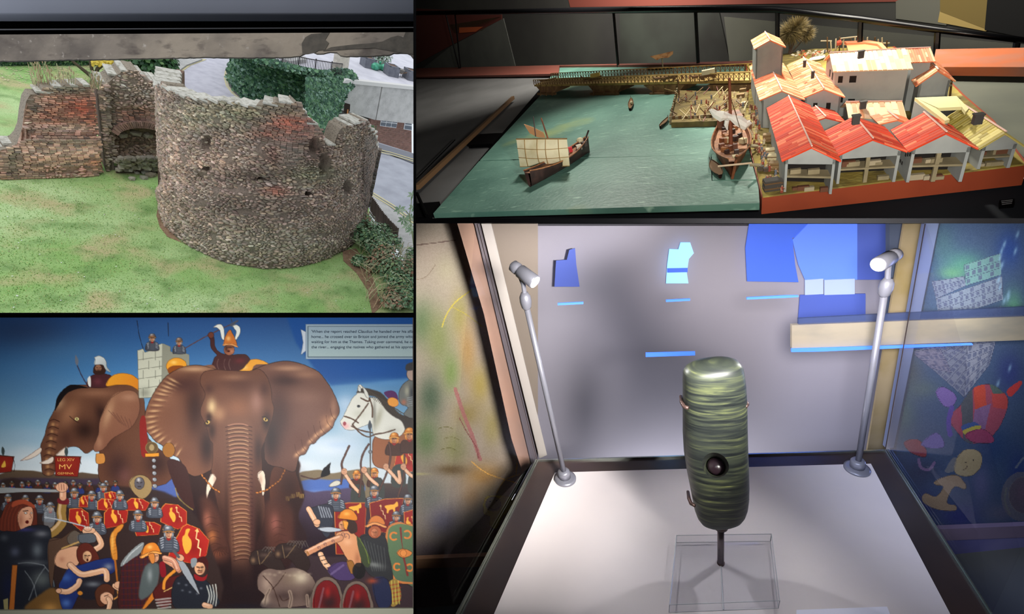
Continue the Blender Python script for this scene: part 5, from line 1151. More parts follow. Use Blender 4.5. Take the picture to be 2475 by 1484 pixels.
def Bl(x, y, rx, ry, col, a=.7, rot=0, clip=None, hard=1.0):
    R = max(rx, ry)*1.9; x0, y0, x1, y1 = _box(x-R, y-R, x+R, y+R)
    if x1 <= x0 or y1 <= y0: return
    X, Y = XX[y0:y1, x0:x1]-x, YY[y0:y1, x0:x1]-y; c, s = math.cos(rot), math.sin(rot); q = ((X*c+Y*s)/rx)**2+((-X*s+Y*c)/ry)**2
    _comp(x0, y0, x1, y1, _clip(x0, y0, x1, y1, a*np.exp(-q**hard*1.6), clip), col)
def El(x, y, rx, ry, col, rot=0, a=1.0, **k):
    return Pg([(x+rx*math.cos(t)*math.cos(rot)-ry*math.sin(t)*math.sin(rot), y+rx*math.cos(t)*math.sin(rot)+ry*math.sin(t)*math.cos(rot)) for t in np.linspace(0, 2*PI, 10, endpoint=False)], col, a, **k)
def Ln(pts, w, col, a=1.0, sm=True, clip=None, soft=.7, taper=False):
    P = _sm(pts, 4, False) if sm and len(pts) > 2 else np.array(pts, float); x0, y0, x1, y1 = _box(P[:, 0].min()-w, P[:, 1].min()-w, P[:, 0].max()+w, P[:, 1].max()+w)
    if x1 <= x0 or y1 <= y0: return
    m = np.zeros((y1-y0, x1-x0), np.float32); n = len(P)-1
    for i in range(n):
        a_, b_ = P[i], P[i+1]; ww = w*(1-i/n*.9) if taper else w
        bx0, by0, bx1, by1 = _box(min(a_[0], b_[0])-ww-1, min(a_[1], b_[1])-ww-1, max(a_[0], b_[0])+ww+1, max(a_[1], b_[1])+ww+1); bx0, by0, bx1, by1 = max(bx0, x0), max(by0, y0), min(bx1, x1), min(by1, y1)
        if bx1 <= bx0 or by1 <= by0: continue
        X, Y = XX[by0:by1, bx0:bx1], YY[by0:by1, bx0:bx1]; d = b_-a_; L2 = d @ d+1e-6; t = np.clip(((X-a_[0])*d[0]+(Y-a_[1])*d[1])/L2, 0, 1)
        dist = np.hypot(X-a_[0]-t*d[0], Y-a_[1]-t*d[1]); v = m[by0-y0:by1-y0, bx0-x0:bx1-x0]; np.maximum(v, np.clip((ww/2-dist)/soft+.5, 0, 1), out=v)
    _comp(x0, y0, x1, y1, _clip(x0, y0, x1, y1, m*a, clip), col)
rm = random.Random(33); K = (30, 18, 16)
# --- sky
t = np.clip((YY-767)/370, 0, 1)[..., None]
for lo, hi, c0, c1 in ((0, .35, (38, 76, 132), (70, 122, 172)), (.35, .72, (70, 122, 172), (128, 168, 192)), (.72, 1.01, (128, 168, 192), (206, 214, 218))):
    mk = (t[..., 0] >= lo) & (t[..., 0] < hi); u = ((t-lo)/(hi-lo))[mk]; IMG[mk] = np.array(c0)*(1-u)+np.array(c1)*u
Bl(60, 800, 160, 60, (44, 62, 98), .8); Bl(150, 850, 150, 50, (84, 130, 168), .35); Bl(60, 920, 90, 60, (86, 128, 170), .4); Bl(420, 790, 200, 30, (58, 96, 150), .4)
Pg([(692, 764), (1004, 764), (1004, 912), (900, 925), (800, 932), (760, 890), (716, 830)], (22, 76, 146), .9, 3, sm=False); Bl(900, 890, 110, 30, (24, 84, 160), .7); Bl(860, 945, 80, 26, (120, 164, 200), .6); Bl(940, 925, 70, 12, (92, 146, 196), .6)
for x, y, rx, ry, c, a in ((860, 1020, 60, 50, (214, 222, 232), .9), (800, 1080, 90, 36, (222, 228, 236), .9), (835, 975, 30, 26, (196, 214, 232), .7), (820, 1075, 50, 14, (170, 196, 222), .5), (700, 1125, 80, 20, (224, 230, 236), .9), (60, 1050, 70, 22, (150, 178, 200), .6), (70, 1105, 70, 22, (204, 212, 216), .8), (200, 1120, 60, 20, (206, 214, 220), .8), (60, 1090, 30, 14, (186, 200, 208), .6)): Bl(x, y, rx, ry, c, a)
# --- hills, river, plain
Pg([(-10, 1150), (28, 1136), (80, 1138), (130, 1146), (200, 1142), (260, 1150), (1010, 1170), (1010, 1480), (-10, 1480)], (96, 78, 60), 1, .8, sm=False, grad=(0, 1135, 0, 1200, (58, 44, 48)))
Pg([(720, 1148), (750, 1138), (775, 1136), (800, 1144), (830, 1140), (870, 1134), (905, 1136), (905, 1200), (720, 1200)], (124, 108, 84), 1, .7); Pg([(725, 1166), (760, 1158), (800, 1160), (870, 1160), (870, 1196), (725, 1196)], (78, 106, 172), 1, 1); Bl(770, 1188, 40, 5, (116, 142, 196), .7)
Pg([(718, 1196), (760, 1190), (800, 1186), (870, 1192), (880, 1330), (718, 1330)], (82, 68, 92), 1, 1.5, grad=(0, 1190, 0, 1300, (42, 30, 38)))
Pg([(358, 1162), (420, 1160), (430, 1200), (360, 1200)], (74, 92, 152), 1, 1); Pg([(-10, 1162), (200, 1158), (320, 1160), (320, 1220), (-10, 1230)], (62, 50, 66), 1, 2)
# --- second elephant (left)
E2 = Pg([(132, 990), (146, 962), (160, 940), (178, 932), (216, 930), (252, 932), (290, 928), (322, 934), (345, 956), (352, 1000), (360, 1060), (420, 1120), (400, 1170), (318, 1178), (300, 1200), (262, 1196), (238, 1150), (240, 1092), (228, 1086), (208, 1096), (190, 1082), (172, 1080), (150, 1088), (138, 1104), (130, 1146), (104, 1146), (100, 1110), (98, 1078), (108, 1052), (116, 1022)], (98, 62, 46), edge=K)
for b in ((168, 1000, 26, 46, (156, 108, 78), .8, .5), (230, 950, 60, 14, (150, 104, 78), .7), (205, 1040, 34, 30, (42, 24, 20), .9), (250, 1040, 30, 50, (48, 26, 20), .85), (285, 1130, 40, 50, (58, 36, 34), .9), (246, 1000, 18, 30, (40, 22, 20), .8, -.4), (160, 1060, 20, 26, (74, 44, 36), .8), (142, 975, 16, 22, (206, 168, 128), .6, .6), (380, 1120, 40, 40, (44, 26, 26), .8), (302, 1150, 22, 26, (110, 70, 66), .6)): Bl(b[0], b[1], b[2], b[3], b[4], b[5], b[6] if len(b) > 6 else 0, E2)
ER = Pg([(268, 962), (300, 944), (330, 950), (338, 990), (322, 1028), (296, 1046), (270, 1062), (252, 1084), (232, 1092), (226, 1080), (238, 1050), (242, 1014)], (148, 102, 76), grad=(240, 960, 330, 1060, (112, 70, 54)), edge=(52, 30, 24))
for b in ((262, 1000, 12, 40, (190, 148, 112), .7, .3), (300, 990, 22, 40, (134, 90, 68), .6), (240, 1070, 10, 20, (170, 124, 96), .6), (312, 960, 26, 12, (186, 140, 112), .5)): Bl(*b[:6], b[6] if len(b) > 6 else 0, ER)
for i in range(6): Ln([(262+i*10, 992+i*4), (274+i*9, 1004+i*6), (290+i*5, 1022+i*3)], 1.6, (88, 54, 44), .6, clip=ER)
Pg([(133, 986), (140, 958), (160, 936), (180, 930), (214, 938), (190, 940), (164, 950), (146, 972), (134, 992)], (22, 18, 20), 1)
El(186, 1013, 5, 4, (206, 196, 130)); El(186, 1013, 1.6, 2.4, K); Ln([(168, 1006), (180, 1016), (190, 1022)], 1.6, K, .7)
for i in range(8): y = 1018+i*17; x = 118-i*2.4 if i < 5 else 104+(i-5)*1.5; Ln([(x+1, y), (x+12, y-4), (x+26, y+1)], 1.8, (52, 28, 22), .9, clip=E2); Bl(x+10, y+8, 6, 6, (204, 152, 98), .75, 0, E2); Bl(x+20, y+9, 5, 5, (170, 112, 76), .5, 0, E2)
for pts in ([(49, 1114), (74, 1098), (98, 1082), (98, 1094), (76, 1108)], [(96, 1119), (112, 1112), (128, 1104), (128, 1116), (112, 1122)], [(134, 1102), (160, 1080), (162, 1092), (146, 1110)]): Pg(pts, (222, 206, 190), edge=(86, 56, 52))
Ln([(184, 876), (196, 905), (214, 936)], 2.6, (60, 60, 84)); Pg([(183, 858), (190, 872), (187, 884), (182, 876)], (110, 116, 130)) # spear
Pg([(214, 936), (212, 918), (222, 908), (244, 902), (268, 908), (274, 920), (258, 936)], (72, 36, 40), edge=K); Pg([(214, 932), (212, 916), (219, 910), (220, 934)], (226, 222, 214)); Bl(236, 922, 12, 10, (110, 52, 60), .7)
Pg([(229, 884), (240, 880), (252, 884), (256, 898), (248, 906), (234, 906), (225, 900)], (56, 34, 28)); El(238, 890, 8, 8, (150, 104, 78)); Bl(238, 897, 8, 5, (54, 32, 26), .9); Ln([(233, 888), (237, 889)], 1.4, K); Ln([(240, 889), (244, 888)], 1.4, K)
Pg([(229, 882), (230, 868), (228, 864), (240, 860), (252, 866), (257, 876), (258, 886), (268, 900), (256, 894), (248, 882)], (226, 230, 226), edge=(90, 90, 90), grad=(228, 860, 262, 900, (160, 168, 170)))
Pg([(258, 934), (262, 918), (276, 906), (296, 902), (318, 906), (334, 918), (342, 936), (345, 952), (320, 934), (290, 930)], (232, 158, 44), edge=(110, 66, 20), grad=(262, 905, 340, 950, (206, 118, 30)))
# --- howdah tower
Pg([(332, 847), (346, 843), (350, 852), (356, 850), (376, 844), (378, 836), (392, 830), (412, 838), (412, 850), (430, 856), (436, 848), (457, 858), (458, 884), (402, 912), (382, 960), (336, 962)], (196, 196, 176), sm=False, edge=(70, 70, 60))
Pg([(392, 830), (412, 838), (412, 850), (430, 856), (436, 848), (457, 858), (458, 884), (402, 912), (390, 935)], (142, 142, 126), sm=False)
for y in (870, 893, 916, 940): Ln([(333, y), (391, y-8)], 1.1, (96, 96, 84), sm=False)
for i, y in enumerate((852, 874, 897, 920, 940)):
    for x in ((360, 386) if i % 2 else (346, 376)): Ln([(x, y-2), (x, y+18)], 1.0, (96, 96, 84), sm=False)
Bl(350, 950, 20, 16, (110, 110, 96), .6)
def face(x, y, s, skin=(214, 160, 124), d=1, open_=False):
    El(x, y, 6.2*s, 7.6*s, skin, edge=(92, 52, 40), ew=.7); Bl(x-3*s*d, y+1*s, 3*s, 6*s, tuple(v*.62 for v in skin), .7); Ln([(x-3.6*s, y-1.6*s), (x-.8*s, y-1.2*s)], 1.2*s, K, .8); Ln([(x+1.2*s, y-1.2*s), (x+4*s, y-1.6*s)], 1.2*s, K, .8)
    Ln([(x+.4*s*d, y-1*s), (x+1.4*s*d, y+2*s), (x, y+2.4*s)], .8*s, (120, 70, 52), .8); (El(x+.3*s, y+5*s, 1.6*s, 1.8*s, (60, 16, 14)) if open_ else Ln([(x-2*s, y+4.8*s), (x+2.2*s, y+4.6*s)], .9*s, (110, 44, 36)))
def helmet(x, y, s, kind='steel'):
    c, h, dk = ((96, 100, 108), (222, 226, 230), (40, 42, 50)) if kind == 'steel' else ((206, 122, 46), (252, 206, 128), (120, 58, 22)) if kind == 'gold' else ((58, 54, 50), (150, 146, 136), (24, 22, 22))
    k = Pg([(x-8*s, y-3*s), (x-7.4*s, y-9*s), (x-3*s, y-13*s), (x+3*s, y-13.2*s), (x+7.6*s, y-9*s), (x+8.2*s, y-3*s)], c, edge=K, ew=.8); Bl(x-2*s, y-10*s, 4*s, 2.6*s, h, .8, 0, k); Bl(x+6*s, y-6*s, 3*s, 5*s, dk, .6, 0, k)
    Pg([(x-9.5*s, y-3.4*s), (x, y-5.4*s), (x+9.5*s, y-3.4*s), (x+9*s, y-1.6*s), (x, y-3.4*s), (x-9*s, y-1.6*s)], (178, 118, 58) if kind != 'gold' else (236, 176, 92), edge=dk, ew=.5)
    for d in (-1, 1): Pg([(x+d*6*s, y-2*s), (x+d*8.4*s, y-1*s), (x+d*7.6*s, y+6*s), (x+d*3.6*s, y+8.4*s), (x+d*5*s, y+3*s)], c, edge=dk, ew=.5); Bl(x+d*6.6*s, y+2*s, 1.4*s, 3*s, h, .6)
def soldier(x, y, s=1.0, kind='steel', body='steel', d=1, skin=(214, 160, 124)):
    if body:
        bc = {'steel': (70, 74, 84), 'red': (128, 34, 30), 'brown': (74, 46, 36), 'blue': (44, 54, 104)}[body]
        k = Pg([(x-16*s, y+30*s), (x-15*s, y+13*s), (x-8*s, y+8*s), (x+8*s, y+8*s), (x+15*s, y+13*s), (x+16*s, y+30*s)], bc, edge=K, ew=.8)
        if body == 'steel':
            for i in range(4): Ln([(x-14*s+i, y+(12+i*4)*s), (x-9*s, y+(10+i*4)*s)], 1.6*s, (190, 194, 200), .8, clip=k); Ln([(x+9*s, y+(10+i*4)*s), (x+14*s, y+(12+i*4)*s)], 1.6*s, (170, 174, 182), .8, clip=k); Ln([(x-5*s, y+(14+i*4)*s), (x+5*s, y+(14+i*4)*s)], 1.0*s, (120, 124, 132), .7, clip=k)
        Pg([(x-5*s, y+7*s), (x+5*s, y+7*s), (x, y+12*s)], (150, 36, 34))
    face(x, y, s, skin, d); helmet(x, y, s, kind)
soldier(368, 819, .95, 'steel', 'steel'); soldier(433, 828, .9, 'steel', 'steel'); Ln([(331, 775), (337, 812), (346, 842)], 1.2, K); Ln([(406, 780), (407, 812)], 1.2, K)
Bl(368, 812, 7, 3, (170, 100, 54), .6); Bl(433, 820, 7, 3, (170, 100, 54), .6)
El(427, 885, 25, 20, (232, 156, 44), edge=(110, 66, 20)); Pg([(406, 892), (420, 884), (445, 886), (430, 900), (410, 904)], (128, 62, 20), .9); Bl(420, 876, 10, 6, (252, 206, 110), .8)
Pg([(574, 896), (580, 884), (598, 872), (620, 868), (640, 874), (650, 884), (612, 896)], (232, 158, 52), edge=(110, 66, 20)); Bl(590, 888, 10, 6, (252, 210, 130), .7)
# --- the javelin thrower
Ln([(447, 842), (500, 812), (575, 776)], 2.4, (92, 60, 56)); Pg([(556, 784), (576, 774), (562, 790)], (80, 84, 96)); Ln([(557, 766), (561, 778)], 1.6, (60, 60, 60))
Pg([(514, 896), (518, 866), (524, 858), (511, 842), (508, 822), (504, 812), (512, 806), (518, 818), (520, 838), (532, 852), (558, 858), (590, 856), (604, 868), (596, 880), (576, 896)], (70, 36, 36), edge=K)
for x in (528, 544, 556): Ln([(x, 868), (x-3, 880), (x+1, 894)], 1.6, (120, 92, 84), .7)
Bl(580, 872, 16, 8, (110, 40, 44), .7); El(510, 810, 7.5, 7.5, (108, 58, 44), edge=K); El(554, 846, 13, 13, (160, 98, 70), edge=K); Bl(547, 843, 5, 10, (56, 30, 24), .8); Bl(556, 839, 10, 3, (40, 22, 20), .9); El(553, 849, 3.4, 2.6, (70, 20, 18)); Bl(560, 849, 5, 4, (206, 140, 104), .6)
Pg([(541, 834), (543, 818), (550, 803), (557, 797), (562, 806), (570, 822), (572, 836), (556, 830)], (200, 112, 46), edge=K, ew=.8); Bl(552, 818, 6, 7, (252, 200, 120), .8); Pg([(540, 832), (556, 830), (574, 836), (574, 840), (556, 834), (540, 836)], (226, 150, 84), edge=K, ew=.5)
Pg([(516, 792), (524, 785), (536, 785), (542, 800), (542, 820), (536, 818), (532, 800), (524, 792)], (232, 232, 222), edge=(60, 60, 60)); Pg([(562, 788), (572, 785), (580, 792), (580, 806), (572, 820), (568, 818), (571, 802), (566, 794)], (232, 232, 222), edge=(60, 60, 60))
# --- the great elephant
Pg([(440, 1100), (520, 1060), (640, 1060), (720, 1110), (724, 1150), (736, 1200), (722, 1250), (742, 1300), (720, 1330), (640, 1472), (520, 1472), (500, 1360), (480, 1280), (470, 1220), (440, 1180)], (50, 30, 28), 1, 1)
Pg([(718, 1150), (730, 1190), (735, 1200), (705, 1206), (690, 1220), (672, 1232), (655, 1240), (655, 1140), (700, 1110)], (84, 48, 36), edge=K)
for x, y in ((660, 1236), (672, 1228), (684, 1218), (696, 1206), (708, 1200), (720, 1196), (730, 1200)):
    for i in range(5): Ln([(x+i*2-4, y-6), (x+i*2-5, y+4)], 1.1, (196, 164, 80))
Ln([(728, 1150), (760, 1158), (778, 1152)], 3.4, (78, 54, 48)); Pg([(776, 1152), (780, 1136), (790, 1126), (800, 1118), (797, 1134), (798, 1146), (786, 1152)], (22, 20, 24))
LE = Pg([(523, 893), (490, 884), (464, 883), (437, 889), (406, 906), (386, 928), (370, 953), (357, 980), (349, 1011), (351, 1036), (364, 1053), (376, 1067), (393, 1077), (406, 1092), (420, 1101), (435, 1111), (450, 1140), (480, 1150), (530, 1110), (520, 1000)], (122, 80, 60), edge=K, ew=1.4)
for b in ((470, 990, 36, 90, (52, 28, 24), .95), (440, 930, 50, 26, (70, 40, 36), .9), (420, 1010, 40, 60, (112, 72, 54), .7), (400, 960, 30, 30, (140, 96, 76), .5), (470, 892, 46, 9, (206, 164, 124), .75), (450, 1100, 40, 30, (104, 66, 52), .6), (500, 1080, 24, 60, (40, 22, 22), .95)): Bl(*b, 0, LE)
for i in range(17):
    t_ = i/16; x = interp([(0, 404), (.25, 376), (.5, 352), (.62, 352), (.8, 376), (1, 425)], t_); y = interp([(0, 912), (.25, 950), (.5, 1008), (.62, 1036), (.8, 1068), (1, 1104)], t_); a = interp([(0, .5), (.5, -.1), (1, -1.0)], t_); l = 30-8*t_
    Bl(x+l*.55*math.cos(a), y+l*.5*math.sin(a), l*.62, 3.4, (222, 178, 128), .75, a, LE); Ln([(x, y+5), (x+l*.6*math.cos(a), y+5+l*.5*math.sin(a)), (x+l*1.1*math.cos(a), y+3+l*.9*math.sin(a))], 1.4, (84, 50, 40), .6, clip=LE)
RE = Pg([(610, 894), (647, 880), (684, 873), (716, 876), (745, 886), (770, 899), (787, 919), (801, 940), (814, 967), (820, 987), (819, 1001), (809, 1019), (804, 1033), (787, 1048), (772, 1058), (760, 1072), (750, 1075), (738, 1097), (723, 1104), (712, 1140), (680, 1130), (640, 1110), (640, 1000)], (112, 76, 64), edge=K, ew=1.4)
for b in ((676, 1010, 40, 100, (66, 40, 36), .9), (690, 920, 46, 18, (60, 36, 34), .85), (740, 905, 40, 12, (170, 124, 96), .6), (760, 990, 44, 50, (120, 84, 72), .7), (742, 960, 50, 20, (142, 104, 88), .5), (700, 890, 50, 9, (196, 150, 116), .7), (790, 1020, 20, 20, (190, 136, 100), .7), (720, 1060, 40, 36, (96, 60, 50), .7), (655, 1060, 26, 70, (40, 24, 24), .95), (806, 985, 10, 30, (186, 140, 112), .5)): Bl(*b, 0, RE)
for i, (x, y) in enumerate(((812, 1016), (802, 1034), (786, 1048), (772, 1058), (758, 1072), (742, 1092), (726, 1104))): Bl(x-8, y-6, 11, 6, (226, 172, 126), .75, -.8, RE); Ln([(x, y), (x-10, y-12), (x-14, y-30)], 1.3, (70, 40, 34), .7, clip=RE)
HD = Pg([(523, 893), (560, 896), (600, 897), (626, 892), (645, 910), (655, 940), (657, 967), (662, 984), (659, 1009), (649, 1040), (640, 1066), (632, 1089), (634, 1122), (634, 1150), (640, 1250), (616, 1330), (610, 1440), (566, 1440), (556, 1330), (530, 1240), (512, 1150), (513, 1122), (515, 1077), (506, 1060), (498, 1028), (486, 1004), (486, 984), (496, 953), (484, 925), (492, 900)], (106, 68, 52), edge=(46, 26, 22), ew=1.2)
for b in ((580, 930, 60, 26, (86, 52, 42), .8), (565, 912, 40, 10, (160, 116, 88), .6), (575, 985, 44, 36, (150, 98, 70), .7), (620, 970, 20, 36, (176, 130, 116), .6), (512, 984, 14, 26, (232, 202, 148), .85), (530, 1000, 20, 24, (196, 148, 108), .6), (505, 1008, 10, 14, (48, 26, 22), .9), (645, 1020, 14, 30, (42, 24, 24), .95), (540, 950, 30, 20, (120, 78, 60), .5), (640, 940, 16, 24, (74, 44, 38), .8), (505, 940, 16, 16, (70, 42, 36), .7), (512, 1042, 12, 26, (48, 28, 24), .85), (625, 1090, 16, 50, (50, 30, 28), .9), (525, 1160, 18, 70, (90, 56, 44), .8), (530, 1300, 30, 120, (36, 20, 20), .95), (625, 1300, 22, 140, (34, 20, 20), .95), (585, 1440, 50, 40, (34, 20, 20), .95)): Bl(*b, 0, HD)
TRK = Pg([(545, 1018), (575, 1012), (606, 1020), (612, 1080), (612, 1200), (610, 1300), (604, 1400), (572, 1400), (560, 1300), (554, 1200), (548, 1100)], (120, 80, 60), .6, 4)
for i in range(34):
    y = 1030+i*9.6+(i > 20)*i*.2; w = 32-i*.25; cx_ = 577+i*.35; f = 1 if i < 12 else .8
    Ln([(cx_-w, y+3), (cx_-w*.4, y-1.5), (cx_+w*.4, y-1.5), (cx_+w, y+2.5)], 2.0, (56, 30, 26), .85*f); Ln([(cx_-w*.8, y-1.5), (cx_-w*.3, y-5), (cx_+w*.3, y-5), (cx_+w*.7, y-1)], 2.6, (222, 176, 130) if i % 3 else (206, 148, 120), .55*f)
Bl(610, 1250, 10, 160, (60, 34, 36), .6); Bl(548, 1250, 8, 160, (52, 30, 26), .6); Bl(580, 1400, 46, 46, (40, 24, 24), .9)
for x, y, f in ((502, 1021, -1), (642, 1014, 1)): El(x, y, 6, 4.6, (214, 176, 96), .5*f, edge=K); El(x+f*.5, y, 2.2, 3, (20, 10, 8)); Ln([(x-8, y-5*f-1), (x, y-6), (x+8, y-1+5*f)], 2.0, K, .8); Bl(x, y+8, 8, 4, (36, 20, 20), .7)
for pts, c in (([(513, 1145), (523, 1155), (516, 1172), (506, 1188), (500, 1207), (498, 1186), (504, 1160)], 0), ([(622, 1148), (636, 1138), (642, 1160), (640, 1186), (635, 1199), (631, 1175)], 0)): k = Pg(pts, (226, 206, 184), edge=K); Bl(pts[0][0]+8, 1160, 6, 16, (150, 106, 86), .5, 0, k)
for x0, y0, x1, y1 in ((486, 1146, 512, 1178), (512, 1178, 532, 1190), (618, 1192, 642, 1186), (642, 1186, 676, 1162), (676, 1162, 690, 1134)):
    n_ = max(2, int(math.hypot(x1-x0, y1-y0)/7))
    for i in range(n_): u = (i+.5)/n_; El(x0+(x1-x0)*u, y0+(y1-y0)*u, 4, 2, (196, 120, 54), math.atan2(y1-y0, x1-x0)+.25*(-1)**i, edge=(60, 26, 12), ew=.8)
for pts, blobs in (([(481, 1211), (500, 1200), (530, 1240), (548, 1300), (556, 1340), (540, 1362), (504, 1356), (498, 1310), (486, 1262)], ((500, 1255, 13, 26, (176, 106, 84), .75), (512, 1296, 14, 20, (190, 112, 62), .75), (524, 1340, 20, 14, (140, 78, 54), .7))), ([(642, 1220), (680, 1200), (706, 1230), (712, 1300), (700, 1340), (660, 1340), (644, 1300)], ((664, 1264, 14, 30, (160, 96, 84), .7), (690, 1300, 14, 30, (84, 50, 44), .7)))):
    k = Pg(pts, (78, 46, 38), 1, 5)
    for b in blobs: Bl(*b, 0, k)
    for i in range(6): y = pts[0][1]+40+i*16; Ln([(pts[0][0]+14+i*3, y+4), (pts[0][0]+26+i*3, y-2), (pts[0][0]+44+i*3, y+3)], 1.3, (56, 30, 26), .6, clip=k)
for i in range(7): Ln([(510+i*7, 1350-i*2), (516+i*5, 1334), (530+i*3, 1322)], 1.6, (50, 28, 22), .6)
Bl(540, 1400, 50, 60, (30, 20, 22), .9); Bl(620, 1390, 40, 70, (34, 22, 24), .85); Bl(700, 1180, 40, 60, (40, 24, 24), .7); Bl(730, 1290, 24, 50, (44, 30, 34), .7); Bl(470, 1240, 24, 70, (38, 24, 26), .8); Bl(590, 1440, 110, 44, (34, 24, 26), .95); Bl(690, 1400, 60, 50, (42, 28, 30), .8)
Pg([(404, 1120), (420, 1110), (450, 1130), (462, 1180), (470, 1230), (452, 1222), (436, 1200), (424, 1180)], (60, 34, 32)); Ln([(424, 1180), (430, 1200), (446, 1218), (466, 1232)], 3, (150, 128, 66), .8)
for i in range(8): El(372+i*.6-1, 1082+i*15.5, 5.2, 5, (134, 136, 140), edge=K); Bl(371, 1080+i*15.5, 2, 2, (220, 222, 226), .8)
Pg([(352, 1010), (356, 1095), (342, 1098), (338, 1020)], (130, 34, 30)); El(367, 1082, 15, 14, (96, 74, 46), edge=(160, 140, 90)); El(367, 1082, 6, 8, (160, 136, 96)); Pg([(351, 1096), (385, 1094), (385, 1103), (351, 1105)], (214, 140, 44), sm=False, edge=K); El(408, 1088, 15, 18, (150, 98, 44), edge=K)
Pg([(232, 1098), (238, 1096), (252, 1098), (254, 1116), (244, 1121), (232, 1118)], (196, 130, 62), edge=K)
# --- white horse and riders on the right
Pg([(900, 1090), (912, 1050), (990, 1040), (1004, 1060), (1004, 1130), (912, 1130)], (150, 92, 60), edge=K)
HS = Pg([(822, 1018), (828, 1010), (840, 985), (852, 962), (862, 952), (866, 934), (872, 930), (882, 944), (890, 960), (910, 962), (936, 985), (960, 1005), (980, 1022), (972, 1050), (940, 1062), (908, 1056), (900, 1040), (898, 1024), (884, 1028), (864, 1036), (852, 1040), (836, 1038), (826, 1028)], (222, 220, 208), edge=(70, 70, 70))
for b in ((915, 1010, 10, 34, (150, 146, 120), .6, .3), (905, 1000, 5, 40, (90, 88, 76), .6, 0), (868, 1000, 20, 12, (186, 184, 166), .5, 0), (835, 1030, 12, 9, (232, 164, 164), .85, 0), (950, 1040, 24, 12, (186, 184, 172), .6, 0)): Bl(*b, HS)
El(833, 1024, 4, 5, (160, 74, 84)); El(867, 982, 4.2, 3.4, (70, 72, 74)); El(867, 981, 1.6, 1.6, K)
Pg([(862, 950), (866, 944), (880, 938), (900, 942), (922, 950), (945, 975), (966, 1000), (1004, 1016), (1004, 1070), (984, 1050), (972, 1020), (950, 1006), (932, 990), (912, 962), (892, 956), (876, 950)], (62, 54, 48), 1, .7)
for i in range(26): x = 874+i*3.6; y = 946+i*2.4; Ln([(x, y), (x+5, y-8), (x+12, y-6)], 1.5, (76, 66, 56), .9)
Pg([(876, 934), (886, 944), (893, 962), (884, 958)], (216, 214, 204), edge=(70, 70, 70)); Pg([(866, 932), (872, 938), (872, 946), (866, 944)], (216, 214, 204), edge=(70, 70, 70))
for pts in ([(872, 962), (890, 970), (893, 962)], [(893, 962), (900, 985), (900, 1008)], [(890, 975), (874, 998), (852, 1026)], [(832, 1006), (850, 1012), (866, 1022)], [(852, 1026), (870, 1046), (890, 1056), (906, 1050), (930, 1046), (955, 1038)], [(850, 1030), (872, 1040), (900, 1046)]): Ln(pts, 3.4, (76, 54, 42)); Ln(pts, 1, (140, 108, 84), .6)
Pg([(928, 950), (945, 944), (958, 950), (962, 968), (946, 968)], (86, 40, 92)); El(950, 972, 14, 11, (232, 154, 66), .4, edge=(120, 60, 30))
Pg([(968, 938), (980, 924), (1004, 918), (1004, 1005), (976, 1002), (986, 985), (968, 975), (964, 955)], (110, 112, 108), edge=K); Bl(984, 945, 8, 16, (190, 186, 160), .7); Bl(976, 972, 8, 8, (186, 110, 84), .8); Bl(996, 950, 8, 20, (44, 46, 56), .7)
for i in range(5): Ln([(984, 962+i*5), (1003, 958+i*5)], 1.6, (180, 184, 190), .6)
El(996, 904, 13, 16, (178, 152, 140), edge=K); Pg([(981, 894), (984, 880), (1004, 876), (1004, 892), (990, 896)], (62, 60, 62))
# --- archers and soldiers on the right
def arm(pts, w, c=(220, 168, 132)): Ln(pts, w+1.6, K, .9); Ln(pts, w, c); Ln([(x-w*.2, y-w*.2) for x, y in pts], w*.3, (250, 214, 184), .5)
def shieldq(pts, c=(158, 38, 32), kind=0, s=1.0, cx_=None, cy_=None, rot=0):
    k = Pg(pts, c, edge=(84, 22, 16), ew=1.2, sm=False); Ln(list(pts)+[pts[0]], 2.0, (232, 150, 66), .95, sm=False, clip=k); mx, my = np.mean(pts, 0) if cx_ is None else (cx_, cy_)
    Bl(mx+6*s, my+8*s, 12*s, 14*s, (110, 22, 22), .5, 0, k); c_, s_ = math.cos(rot), math.sin(rot); tr_ = lambda L: [(mx+(x*c_-y*s_)*s, my+(x*s_+y*c_)*s) for x, y in L]
    Ln(tr_([(6, -16), (7, -6), (11, -5), (12, 4), (16, 5), (17, 14)]), 1.4*s, (244, 212, 150), sm=False, clip=k); Pg(tr_([(3, -15), (6, -19), (9, -15)]), (240, 190, 110), sm=False, clip=k)
    if kind == 0: Pg(tr_([(-8, -14), (-3, -16), (-4, -8), (2, -2), (4, 8), (0, 16), (-6, 8), (-10, -2), (-8, -8)]), (236, 164, 60), clip=k)
    else: Pg(tr_([(16, -16), (36, -20), (44, -26), (46, -16), (40, -12), (40, -2), (36, -2), (34, -8), (26, -6), (24, 0), (20, 0), (20, -8)]), (240, 170, 60), clip=k)
    return k
shieldq([(962, 1078), (1004, 1074), (1004, 1140), (950, 1140)], (176, 44, 34), s=1.1)
for x, y, s_ in ((953, 1062, 1.25), (990, 1052, 1.4), (905, 1145, 1.05), (862, 1150, 1.0), (962, 1140, .95)):
    soldier(x, y, s_, 'gold', 'brown', 1, (206, 144, 104))
